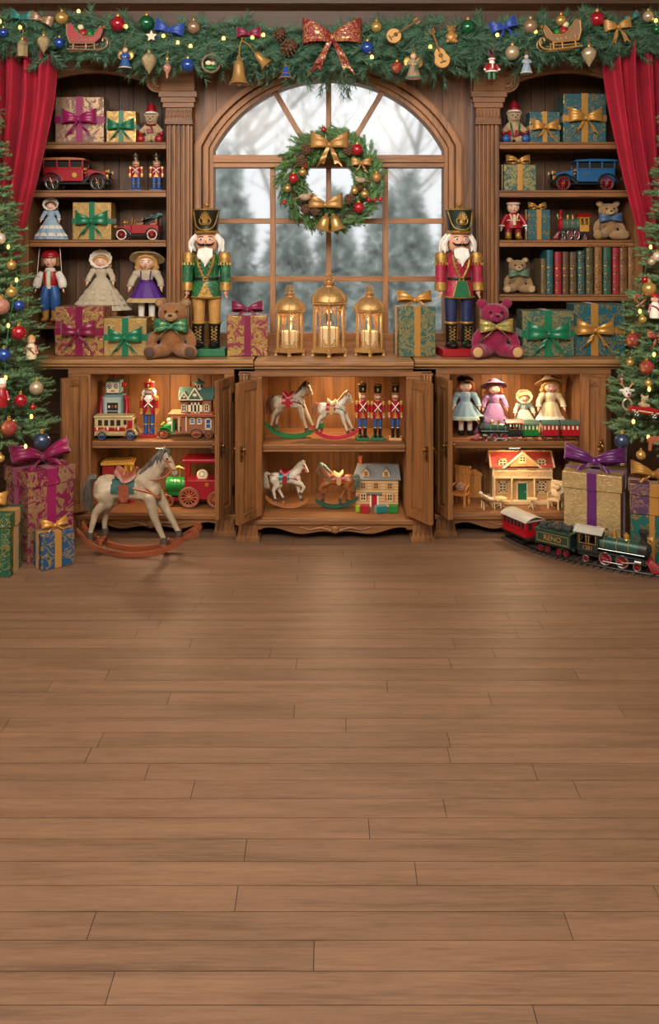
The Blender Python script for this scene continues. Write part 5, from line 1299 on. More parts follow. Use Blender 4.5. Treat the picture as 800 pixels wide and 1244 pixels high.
def bus():
    d = .07; L = S(53, d); e = thing('toy_bus', 'cream and red tin bus with blue wheels in front of the robot', 'toy bus', (X(141.5, d), d, .4535), 0, None, L)
    b = MB('bus_cream'); b.bx(-.47, .43, -.17, .17, .12, .5); b.bx(-.49, .4, -.19, .19, .5, .55); b.build('body', e, bev=.025)
    b = MB('dim_glass')
    for s in (-1, 1):
        for i in range(4): b.bx(-.38 + .14 * i, -.29 + .14 * i, s * .172 - .004, s * .172 + .004, .33, .46)
        b.bx(.2, .27, s * .172 - .004, s * .172 + .004, .35, .46)
    b.bx(.428, .436, -.13, .13, .34, .46); b.build('window', e)
    b = MB('red'); b.bx(-.475, .3, -.176, .176, .2, .29); b.bx(.28, .4, -.176, .176, .2, .45)
    for i in range(9): b.mat(('cream', 'red', 'brass')[i % 3]).ball((-.4 + .08 * i, -.178, .26), (.026, .012, .045), 8)
    b.build('side_panel', e, bev=.004)
    b = MB('bus_cream')
    for x, r in ((-.29, .13), (.36, .15)):
        for s in (-1, 1): fender(b, x, .1, r, s * .18, .06, .1, PI - .1, .015)
    b.bx(-.47, .47, -.15, .15, .1, .13); b.build('fender', e)
    for x, r in ((-.29, .095), (.36, .11)):
        for s in (-1, 1): wheel(e, (x, s * .18, r), r, .06, 'rubber', 'blue', 8, 'wheel', 'silver')
bus()
def gable(b, x0, x1, y0, y1, z0, z1, axis='x'):
    """solid pitched roof, ridge along the axis"""
    if axis == 'x': b.prism([(y0, z0), (y1, z0), ((y0 + y1) / 2, z1)], x0, x1, 'yz')
    else: b.prism([(x0, z0), (x1, z0), ((x0 + x1) / 2, z1)], y0, y1, 'xz')
def win(e, x, y, z, w, h, frame, pane='dim_glass', nx=2, nz=3, t=.008, shutters=None):
    b = MB(pane); b.bx(x - w / 2, x + w / 2, y - t * .3, y + t, z - h / 2, z + h / 2); b.mat(frame)
    f = w * .12
    for i in range(nx + 1): xx = x - w / 2 + w * i / nx; ff = f if i in (0, nx) else f * .6; b.bx(xx - ff, xx + ff, y - t, y + t, z - h / 2 - f, z + h / 2 + f)
    for j in range(nz + 1): zz = z - h / 2 + h * j / nz; ff = f if j in (0, nz) else f * .6; b.bx(x - w / 2 - f, x + w / 2 + f, y - t, y + t, zz - ff, zz + ff)
    b.bx(x - w * .65, x + w * .65, y - t * 2, y + t, z - h / 2 - f * 2, z - h / 2 - f)
    o = b.build('window', e)
    if shutters:
        for s in (-1, 1):
            b = MB(shutters); b.bx(x + s * w * .82 - w * .18, x + s * w * .82 + w * .18, y - t, y + t, z - h / 2, z + h / 2); b.build('shutter', o)
def house_truck():
    d = .12; L = S(71, d); e = thing('house_truck', 'toy green truck carrying a two storey wooden house with a green roof', 'toy truck', (X(228, d), d, .4535), 0, None, L); e.scale.z = (Z(459, d) - .4535) / 1.22
    b = MB('toy_green'); b.prism([(-.46, .12), (-.22, .12), (-.2, .3), (-.3, .26), (-.44, .24)], -.12, .12); b.bx(-.25, -.2, -.13, .13, .12, .36); b.build('cab', e, bev=.015)
    b = MB('toy_green')
    for s in (-1, 1): fender(b, -.38, .1, .115, s * .14, .06, 0, PI, .015); b.tube([(-.27, s * .14, .14), (-.2, s * .14, .09)], .02, 6)
    b.build('fender', e)
    b = MB('cream'); b.ball((-.32, 0, .34), (.045, .045, .05), 12); b.ball((-.3, 0, .27), (.06, .07, .06), 10); b.mat('brass').ball((-.43, -.08, .26), .03, 10); b.ball((-.43, .08, .26), .03, 10); b.build('driver', e)
    b = MB('house_wood'); b.bx(-.2, .48, -.16, .16, .1, .15); b.build('bed', e, bev=.006)
    for x, r in ((-.38, .09), (.17, .1), (.38, .08)):
        for s in (-1, 1): wheel(e, (x, s * .165, r), r, .05, 'rubber', 'brick', 8, 'wheel', 'red')
    b = MB('house_wood'); b.bx(-.08, .47, -.15, .15, .15, .46); b.bx(-.1, .42, -.15, .15, .5, .82); b.build('walls', e, bev=.004)
    b = MB('brick'); b.bx(-.27, .5, -.21, .19, .46, .485); b.bx(-.3, .46, -.22, .19, .495, .52); b.build('porch_roof', e, bev=.006)
    for x in (-.24, -.12, .0): b = MB('cream'); b.tube([(x, -.18, .15), (x, -.18, .46)], .012, 8); b.build('post', e)
    for x in (.1, .22): win(e, x, -.152, .36, .07, .1, 'cream', 'blue', 1, 2)
    win(e, .37, -.152, .3, .09, .2, 'cream', 'blue', 1, 2)
    win(e, .15, -.152, .62, .19, .19, 'cream', 'dim_glass', 3, 1); win(e, -.04, -.152, .63, .08, .13, 'cream', 'dim_glass', 2, 2); win(e, .34, -.152, .63, .08, .13, 'cream', 'dim_glass', 2, 2)
    b = MB('roof_green'); gable(b, -.14, .46, -.19, .19, .8, 1.03); b.build('roof', e, bev=.006)
    for x, w in ((-.03, .17), (.15, .26)):
        b = MB('roof_green'); gable(b, x - w / 2, x + w / 2, -.215, .0, .8, .8 + w * .95, 'y'); b.build('gable_roof', e)
        b = MB('cream'); z_ = .8 + w * .95
        for s in (-1, 1): b.tube([(x + s * w / 2, -.218, .805), (x, -.218, z_)], .014, 6)
        b.tube([(x - w / 2, -.218, .805), (x + w / 2, -.218, .805)], .012, 6); b.ball((x, -.216, .8 + w * .4), (w * .14, .008, w * .14), 10); b.build('gable_trim', e)
    b = MB('cream'); b.cyl((.19, 0, 1.05), .055, .14, n=10); b.mat('dim_glass')
    for a in range(6): b.box((.19 + .055 * math.cos(a * PI / 3 + .5), .055 * math.sin(a * PI / 3 + .5), 1.05), (.03, .03, .06))
    b.mat('roof_green').lathe([(.1, 1.11), (.09, 1.13), (.03, 1.17), (.015, 1.2), (0, 1.22)], (.19, 0, 0), 12); b.build('cupola', e)
house_truck()
def green_truck():
    d = .12; z = .1135; k_ = S(1, d); e = thing('toy_truck', 'toy truck with a green bonnet, red cab and big spoked wheels', 'toy truck', (X(233, d), d, z), 0, None, S(66, d))
    # units: 66 px = 1
    b = MB('toy_green'); b.lathe([(.14, -.46), (.15, -.44), (.15, -.1)], (0, 0, .36), 20, 'x', sx=1); b.bx(-.44, -.1, -.12, .12, .2, .36)
    for i in range(5): b.torus((-.4 + .07 * i, 0, .36), .15, .006, 'x', 24, 6)
    b.build('bonnet', e, smooth=50)
    b = MB('red'); b.bx(-.1, .5, -.2, .2, .14, .5); b.build('cab', e, bev=.02)
    for x in (-.08, .47):
        for s in (-1, 1): b = MB('red'); b.bx(x - .02, x + .02, s * .18 - .02, s * .18 + .02, .49, .82); b.build('post', e, bev=.005)
    b = MB('red'); b.bx(-.14, .53, -.24, .24, .81, .89); b.build('roof', e, bev=.03)
    b = MB('cream'); b.torus((.2, -.05, .56), .075, .03, 'y', 18); b.ball((.2, -.03, .56), .06, 12); b.build('spare_wheel', e)
    b = MB('gold'); b.cyl((.3, -.204, .42), .035, .01, 'y', 16); b.build('badge', e)
    b = MB('gold'); b.tube([(-.22, 0, .5), (-.22, 0, .68)], .012, 8); b.tube([(-.34, 0, .66), (-.24, 0, .7), (-.12, 0, .65)], [.01, .03, .01], 8); b.build('mascot', e)
    b = MB('deep_red'); b.bx(-.5, .5, -.13, .13, .1, .16); b.tube([(-.5, -.13, .14), (-.56, -.13, .24), (-.47, -.13, .3)], .02, 8); b.build('chassis', e, bev=.01)
    for s in (-1, 1):
        wheel(e, (-.42, s * .2, .12), .12, .05, 'house_wood', 'brick', 8, 'front_wheel', 'brick'); wheel(e, (-.02, s * .22, .19), .19, .05, 'house_wood', 'brick', 12, 'rear_wheel', 'brass'); wheel(e, (.46, s * .22, .15), .15, .05, 'house_wood', 'brick', 12, 'rear_wheel', 'brass')
green_truck()
def tram():
    d = .19; z = .1135; W = S(36, d); hh = Z(557, d) - z; e = thing('toy_tram', 'toy tram with a yellow roof and red posts behind the big rocking horse', 'toy tram', (X(144, d), d, z), .1, None, hh)
    w = W / hh / 2
    b = MB('yellow'); b.bx(-w * 1.08, w * 1.08, -.26, .26, .9, .97); b.bx(-w * .9, w * .9, -.2, .2, .97, .995); b.build('roof', e, bev=.01)
    b = MB('deep_red'); b.bx(-w, w * .45, -.2, .2, .14, .5); b.bx(-w, -w * .2, -.2, .2, .5, .9); b.build('body', e, bev=.01)
    for x in (w * .55, w * .9):
        for s in (-1, 1): b = MB('yellow'); b.bx(x - .025, x + .025, s * .2 - .02, s * .2 + .02, .15, .905); b.build('post', e)
    b = MB('red'); b.bx(-w * 1.02, w * 1.02, -.24, .24, .08, .16)
    for i in range(6): b.bx(-w * .95 + i * w * .36, -w * .95 + i * w * .36 + w * .26, -.255, -.235, .0, .15)
    b.build('base', e, bev=.006)
    for x in (-.2, .2):
        for s in (-1, 1): wheel(e, (x, s * .18, .075), .075, .04, 'rubber', 'red', 8)
tram()

# ---------------------------------------------------------------- dollhouses
def red_house():
    d = .2; z = .1135; W = S(80, d); hh = Z(546, d) - z; e = thing('dollhouse', 'two storey pine dollhouse with a red roof and green door', 'dollhouse', (X(631, d), d, z), 0, None, W)
    H_ = hh / W; ez = H_ * .7; dp = .16; y = -dp
    b = MB('pine'); b.bx(-.43, .43, -dp, dp, .05, ez)
    for i in range(14): b.bx(-.432, .432, -dp - .003, -dp, .06 + i * (ez - .07) / 14, .06 + (i + .9) * (ez - .07) / 14)
    b.prism([(-.26, ez), (.26, ez), (0, H_ - .02)], -dp - .03, 0); b.build('walls', e)
    b = MB('pine_light')
    for x in (-.43, .43): b.bx(x - .018, x + .018, y - .012, y + .02, .05, ez)
    b.bx(-.5, .5, y - .09, y + .0, .0, .05); b.bx(-.47, .47, -dp, dp, .0, .05)
    b.bx(-.44, .44, y - .085, y, .385, .41); b.bx(-.46, .46, y - .02, dp, ez - .02, ez); b.build('porch', e, bev=.004)
    for x in (-.43, -.17, .17, .43): b = MB('pine_light'); b.tube([(x, y - .075, .05), (x, y - .075, .39)], .015, 10); b.build('post', e)
    b = MB('pine_light'); b.bx(-.44, .44, y - .085, y - .07, .49, .505)
    for i in range(34): x = -.43 + .86 * i / 33; b.bx(x - .006, x + .006, y - .082, y - .072, .41, .49)
    b.build('balustrade', e)
    b = MB('roof_red'); b.prism([(y - .03, ez - .005), (y - .03, ez + .02), (0, H_ - .03), (dp + .03, ez + .02), (dp + .03, ez - .005)][::-1], -.47, .47, 'yz'); b.build('roof', e)
    b = MB('pine_light')
    for s in (-1, 1):
        b.tube([(s * .475, y - .035, ez), (s * .475, 0, H_ - .025), (s * .475, dp + .03, ez)], .016, 6)
        b.tube([(s * .29, y - .04, ez - .01), (0, y - .04, H_)], .018, 6)
    b.tube([(-.47, 0, H_ - .022), (.47, 0, H_ - .022)], .014, 6); b.build('roof_trim', e)
    for s in (-1, 1):
        b = MB('roof_red'); b.add([(0, y - .04, H_ - .005), (s * .3, y - .04, ez - .01), (s * .3, -.03, ez + .03), (0, 0, H_ - .005), (0, y - .04, H_ - .025), (s * .3, y - .04, ez - .03), (s * .3, -.03, ez + .01), (0, 0, H_ - .025)], [(0, 1, 2, 3), (4, 7, 6, 5), (0, 4, 5, 1), (1, 5, 6, 2), (2, 6, 7, 3), (3, 7, 4, 0)]); b.build('gable_roof', e)
    win(e, 0, y - .033, ez + .13, .09, .08, 'pine_light', nz=2)
    for x in (-.29, 0, .29): win(e, x, y - .004, .585, .11, .14, 'pine_light')
    for x in (-.29, .29): win(e, x, y - .004, .24, .11, .14, 'pine_light')
    b = MB('door_green'); b.bx(-.065, .065, y - .008, y + .01, .05, .3); b.mat('pine_light')
    for s in (-1, 1): b.bx(s * .075 - .01, s * .075 + .01, y - .012, y + .01, .05, .32)
    b.bx(-.085, .085, y - .012, y + .01, .3, .325); b.mat('gold').ball((.045, y - .014, .17), .008, 8); b.build('door', e)
red_house()
def grey_house():
    d = .13; z = .1135; W = S(55, d); hh = Z(562, d) - z - .004; e = thing('dollhouse', 'cream dollhouse with a grey roof and red door behind the blocks', 'dollhouse', (X(457.5, d), d, z), -.05, None, W)
    ez = .66 * hh / W; H_ = hh / W; dp = .2; y = -dp
    b = MB('cream'); b.bx(-.46, .46, -dp, dp, 0, ez); b.mat('pine')
    for i in range(9): b.bx(-.462, .462, y - .003, y, .02 + i * ez / 9, .02 + (i + .93) * ez / 9 - .01)
    b.build('walls', e)
    b = MB('roof_grey'); b.add([(-.52, y - .05, ez), (.52, y - .05, ez), (.52, dp + .05, ez), (-.52, dp + .05, ez), (-.43, -.02, H_), (.48, -.02, H_), (.48, .06, H_), (-.43, .06, H_)], [(3, 2, 1, 0), (4, 5, 6, 7), (0, 1, 5, 4), (1, 2, 6, 5), (2, 3, 7, 6), (3, 0, 4, 7)]); b.build('roof', e, bev=.008)
    b = MB('brick'); b.bx(-.4, -.33, -.03, .05, H_ - .05, H_ + .15); b.bx(-.41, -.32, -.04, .06, H_ + .12, H_ + .16); b.build('chimney', e)
    for x in (-.24, .2):
        b = MB('pine_light'); b.prism([(x - .075, ez + .06), (x + .075, ez + .06), (x + .075, ez + .18), (x, ez + .25), (x - .075, ez + .18)], y - .015, -.05); o = b.build('dormer', e)
        win(o, x, y - .017, ez + .13, .075, .09, 'pine', nz=2)
        b = MB('roof_grey')
        for s in (-1, 1): b.tube([(x + s * .09, y - .02, ez + .17), (x, y - .02, ez + .262)], .016, 6); b.add([(x, y - .03, ez + .265), (x + s * .095, y - .03, ez + .17), (x + s * .095, -.05, ez + .17), (x, -.05, ez + .265), (x, y - .03, ez + .25), (x + s * .095, y - .03, ez + .155), (x + s * .095, -.05, ez + .155), (x, -.05, ez + .25)], [(0, 1, 2, 3), (4, 7, 6, 5), (0, 4, 5, 1), (1, 5, 6, 2), (2, 6, 7, 3), (3, 7, 4, 0)])
        b.build('dormer_roof', o)
    for x in (-.3, -.02, .28): win(e, x, y - .004, ez * .77, .1, .13, 'pine', nz=2, shutters='pine')
    for x in (-.3, .28): win(e, x, y - .004, ez * .35, .11, .14, 'pine_light', nz=2, shutters='brick')
    b = MB('door_red'); b.bx(-.12, -.0, y - .01, y + .01, 0, ez * .45); b.mat('white')
    for x in (-.135, .02): b.bx(x - .014, x + .014, y - .015, y + .01, 0, ez * .47)
    b.build('door', e)
    b = MB('roof_grey'); b.prism([(-.24, ez * .47), (.12, ez * .47), (.09, ez * .53), (-.21, ez * .53)], y - .06, y); b.build('door_hood', e)
grey_house()
for i, (px, w, h, m, rz, lab) in enumerate(((434, 5, 8, 'lime', .2, 'lime green toy block in front of the grey-roofed dollhouse'), (443, 11, 9, 'red', -.15, 'red toy block in front of the grey-roofed dollhouse'), (462.5, 14, 8, 'rib_teal', .25, 'flat teal toy block in front of the grey-roofed dollhouse'), (477.5, 11, 9, 'toy_green', -.1, 'green toy block in front of the grey-roofed dollhouse'))):
    d = -.01; b = MB('lime2' if m == 'lime' else m); W, Hh = S(w, d), S(h, d); b.box((0, 0, Hh / 2), (W, W * .7, Hh))
    o = b.build('toy_block', bev=.003, loc=(X(px, d), d, z2 + .0005)); o.rotation_euler = (0, 0, rz); tag(o, lab, 'toy block', 'toy blocks')

# ---------------------------------------------------------------- dollhouse furniture
def turned_legs(b, xs, ys, h, r=.035):
    for x in xs:
        for y in ys: b.lathe([(r * .7, 0), (r, h * .2), (r * .7, h * .5), (r, h * .8), (r * .9, h)], (x, y, 0), 10)
mdef('toy_oak', wood, '#8a5524', '#b67a3c', 'z', isl=.08)
d = .12; e = thing('toy_armchair', 'tall-backed pine doll chair with a cushion at the cabinet door', 'doll furniture', (X(559, d), d, z2), -.5, None, Z(567, d) - z2)
b = MB('toy_oak'); b.box((0, -.03, .3), (.42, .4, .07)); b.build('seat', e, bev=.02)
b = MB('toy_oak'); b.box((0, .17, .62), (.4, .04, .7)); b.box((0, .17, .96), (.46, .07, .06)); b.box((0, .145, .84), (.3, .02, .14)); b.build('backrest', e, bev=.015)
for s in (-1, 1):
    b = MB('toy_oak'); b.tube(spline([(s * .19, .15, .52), (s * .21, -.05, .5), (s * .2, -.2, .46)], 5), .03, 8); b.tube([(s * .2, -.18, .3), (s * .2, -.19, .48)], .022, 8); b.build('armrest', e)
    for y in (-.17, .15): b = MB('toy_oak'); b.lathe([(.03, 0), (.045, .08), (.03, .16), (.045, .27)], (s * .17, y, 0), 10); b.build('leg', e)
b = MB('pad_cloth'); b.T = TR(-.03, .05, .46, rx=-.35); b.ball((0, 0, 0), (.14, .05, .13), 14); b.build('cushion', e)
d = .26; e = thing('toy_wardrobe', 'arched pine doll wardrobe beside the red-roofed dollhouse', 'doll furniture', (X(575, d), d, z2), 0, None, Z(569, d) - z2)
b = MB('toy_oak'); b.bx(-.25, .25, -.13, .13, .05, .78); b.bx(-.28, .28, -.15, .14, .0, .07); b.bx(-.29, .29, -.16, .14, .77, .81); b.build('body', e, bev=.01)
b = MB('toy_oak'); b.prism([(-.28, .81), (.28, .81), (.28, .86), (.2, .89), (.1, .97), (0, 1.), (-.1, .97), (-.2, .89), (-.28, .86)], -.13, -.09); b.build('crest', e, bev=.008)
for s in (-1, 1):
    b = MB('toy_oak'); b.bx(s * .12 - .105, s * .12 + .105, -.145, -.128, .1, .75); b.bx(s * .12 - .07, s * .12 + .07, -.152, -.14, .16, .7); o = b.build('door', e, bev=.006); b = MB('brass'); b.ball((s * .03, -.158, .42), .014, 8); b.build('knob', o)
d = .045; e = thing('toy_cradle_chair', 'cream wicker doll recliner with a small doll lying in it', 'doll furniture', (X(591, d), d, z2), .15, None, (Z(595, d) - z2) * .9)
b = MB('pine_light')
b.grid(lambda u, v: (-.32 + .85 * u, -.24 + .48 * v, .42 + .32 * (1 - u) ** 1.6 + .18 * (2 * v - 1) ** 2 - .04 * math.sin(PI * u)), 10, 8, .04); b.tube(spline([(-.34, -.24, .93), (.1, -.26, .62), (.52, -.24, .58)], 6), .03, 8); b.tube(spline([(-.34, .24, .93), (.1, .26, .62), (.52, .24, .58)], 6), .03, 8); b.build('seat', e, smooth=70)
for x in (-.25, .4):
    for s in (-1, 1): b = MB('pine_light'); b.lathe([(.035, 0), (.05, .15), (.035, .3), (.04, .45)], (x, s * .2, 0), 8); b.build('leg', e)
b = MB('pine_light'); b.bx(.3, .72, -.1, .1, .3, .36); b.build('footrest', e, bev=.02)
e = thing('small_doll', 'tiny pale doll lying back in the cream wicker recliner', 'doll', (X(591, d), d, z2), .15, None, (Z(595, d) - z2) * .9)
b = MB('cloth_white'); b.tube([(-.22, 0, .79), (.05, 0, .6), (.35, 0, .55)], [.1, .13, .09], 12); b.build('gown', e)
b = MB('doll_skin'); b.ball((-.33, -.02, .9), .1, 12); b.mat('pupil').ball((-.3, -.12, .92), .012, 6); b.ball((-.25, -.1, .93), .012, 6); b.build('head', e)
b = MB('cloth_white'); b.ball((-.37, .0, .94), (.115, .115, .1), 12); b.build('bonnet', e)
b = MB('brick'); b.ball((-.02, -.1, .68), (.09, .05, .06), 10); b.build('bodice', e)
for px, d, w, lab in ((607.5, .06, 15, 'round cream doll table beside the wicker recliner'), (646, .05, 12, 'low cream doll stool near the cushioned armchair')):
    h = S(13, d); e = thing('toy_table', lab, 'doll furniture', (X(px, d), d, z2), 0, None, h); r = S(w, d) / h / 2
    b = MB('pine_light'); b.lathe([(0, .86), (r, .86), (r * 1.03, .9), (r, .97), (0, .98)], n=24); b.build('tabletop', e)
    b = MB('pine_light'); b.lathe([(.1, .2), (.17, .35), (.09, .55), (.14, .86)], n=14); b.build('pedestal', e)
    for i in range(3): a = i * 2.1 - 1.57; b = MB('pine_light'); b.tube(spline([(0, 0, .3), (.2 * math.cos(a), .2 * math.sin(a), .22), (.38 * math.cos(a), .38 * math.sin(a), .06)], 4), .06, 8); b.build('leg', e)
d = .06; e = thing('toy_armchair', 'cream doll armchair with loose cushions at the end of the lower shelf', 'doll furniture', (X(674, d), d, z2), -.6, None, Z(586, d) - z2)
b = MB('pine_light'); b.box((0, -.02, .36), (.5, .5, .08)); b.build('seat', e, bev=.02)
b = MB('pine_light'); b.T = TR(0, .24, .4, rx=-.15); b.box((0, 0, .28), (.5, .05, .58)); b.tube([(-.26, 0, .58), (.26, 0, .58)], .04, 8); b.build('backrest', e, bev=.02)
for s in (-1, 1):
    b = MB('pine_light'); b.box((s * .24, .06, .55), (.05, .4, .1)); b.tube([(s * .24, -.16, .4), (s * .24, -.16, .6)], .03, 8); b.build('armrest', e, bev=.02)
    for y in (-.22, .2): b = MB('pine_light'); b.lathe([(.035, 0), (.05, .12), (.035, .2), (.045, .33)], (s * .2, y, 0), 8); b.build('leg', e)
for c, r in (((-.08, .1, .56), (.17, .08, .17)), ((.1, .02, .5), (.14, .1, .12)), ((0, .17, .8), (.16, .07, .13))):
    b = MB('cushion'); b.T = TR(*c, rx=-.3, rz=c[0] * 3); b.ball((0, 0, 0), r, 12); b.build('cushion', e)

# ---------------------------------------------------------------- red coated jester doll on the bookcase
d = .39; e = thing('jointed_doll', 'cream faced doll in a red coat and gold boots beside the narrow teal gift', 'doll', (X(623, d), d, SHZ[3] + .001), 0, None, Z(241, d) - SHZ[3])
b = MB('doll_skin'); b.ball((0, 0, .78), (.15, .14, .15), 18); face(b, (0, 0, .77), .14, .14, -.14, 'doll_skin', eye='pupil'); b.build('head', e)
b = MB('red'); b.lathe([(.15, .86), (.155, .89), (.13, .93), (.06, .98), (0, 1.)], n=20); b.mat('white').torus((0, 0, .87), .148, .022, n=20); b.build('cap', e)
b = MB('red'); b.lathe([(.24, .28), (.2, .36), (.16, .48), (.16, .58), (.1, .64)], n=24, sy=.75); o = b.build('coat', e)
b = MB('cream')
b.bx(-.03, .03, -.15, -.11, .35, .6); b.torus((0, 0, .47), .163, .016, n=24, sy=.77); b.ball((0, -.14, .47), .03, 8)
for s in (-1, 1): b.tube([(s * .1, -.1, .62), (s * .06, -.13, .5)], .02, 6)
b.build('braid', o)
for s in (-1, 1):
    b = MB('red'); b.tube([(s * .15, 0, .58), (s * .25, -.03, .45), (s * .29, -.06, .34)], [.075, .07, .065], 12); o = b.build('sleeve', e)
    b = MB('white'); b.torus((s * .29, -.06, .34), .06, .022, n=16); hand(b, (s * .295, -.065, .31), (0, -.1, -1), .075, s); b.build('hand', o)
    b = MB('deep_red'); b.tube([(s * .1, 0, .34), (s * .12, 0, .18)], [.1, .09], 14); o = b.build('leg', e)
    b = MB('gold'); b.tube([(s * .12, 0, .2), (s * .12, 0, .06)], [.075, .07], 14); b.ball((s * .13, -.06, .05), (.075, .13, .05), 12); b.build('boot', o)

# ---------------------------------------------------------------- books
mdef('page', plain, '#c9b78e', .8)
BK = [(655.5, 6.5, 314, 'book_olive', 'short olive brown book at the bear end of the row'), (663, 8, 304, 'book_teal', 'teal book with gold bands, second from the bear'), (673, 8, 306, 'book_red', 'bright red book, third from the bear'), (682, 7.5, 306, 'book_brown', 'brown book next to the bright red one, fourth from the bear'), (691, 8, 306.5, 'book_umber', 'dark umber book, fifth from the bear'), (700.5, 8.5, 305, 'book_slate', 'slate green book, sixth from the bear'), (710.5, 8.5, 301, 'book_moss', 'tall moss green and brown book, seventh from the bear'), (721, 9, 300.5, 'book_tan', 'tall tan leather book left of the dark green one'), (731.5, 9.5, 300.5, 'book_green', 'tall dark green book with gold squares'), (742, 8, 301, 'book_red', 'tall red book between green and tan books'), (751, 9, 301, 'book_umber2', 'tall brown leather book beside the tall red one'), (761, 9, 300.5, 'book_tan', 'tall tan leather book at the curtain end of the row')]
for nm, hx in (('olive', '#5b4c30'), ('teal', '#17545a'), ('red', '#8e1a2a'), ('brown', '#573a26'), ('umber', '#55422e'), ('slate', '#2c5150'), ('moss', '#4a4a30'), ('tan', '#80572f'), ('green', '#24503e'), ('umber2', '#6d472a')): mdef('book_' + nm, plain, hx, .5, var=.2, nsc=30)
for i, (px, w, yt, m, lab) in enumerate(BK):
    d = .36; h = Z(yt, d) - SHZ[4]; W = S(w, d); dp = .15; e = thing('old_book', lab, 'book', (X(px, d), d, SHZ[4] + .001), 0, 'old books on the bookcase')
    b = MB(m)
    b.bx(-W / 2, -W / 2 + .003, -dp / 2, dp / 2, 0, h); b.bx(W / 2 - .003, W / 2, -dp / 2, dp / 2, 0, h)
    b.lathe([(W / 2, 0), (W / 2, h)], (0, -dp / 2, 0), 10, sy=.45, a0=PI, a1=2 * PI); b.bx(-W / 2 + .002, W / 2 - .002, -dp / 2 - .001, -dp / 2 + .003, 0, h); b.build('cover', e)
    b = MB('page'); b.bx(-W / 2 + .003, W / 2 - .003, -dp / 2 + .003, dp / 2 - .006, .004, h - .005); b.build('pages', e)
    b = MB('old_brass'); rr = random.Random(i)
    for k in range(rr.choice((4, 5, 6))):
        z = h * (.08 + .17 * k)
        if z > h * .97: break
        b.lathe([(W / 2 * 1.02, z), (W / 2 * 1.1, z + .002), (W / 2 * 1.02, z + .005)], (0, -dp / 2, 0), 10, sy=.47, a0=PI, a1=2 * PI)
        if (k + i) % 2: b.ball((0, -dp / 2 - W * .23, z + h * .085), (W * .17, .002, h * .022), 8); b.torus((0, -dp / 2 - W * .225, z + h * .085), W * .3, .001, 'y', 12, 5)
    b.build('gilding', e)
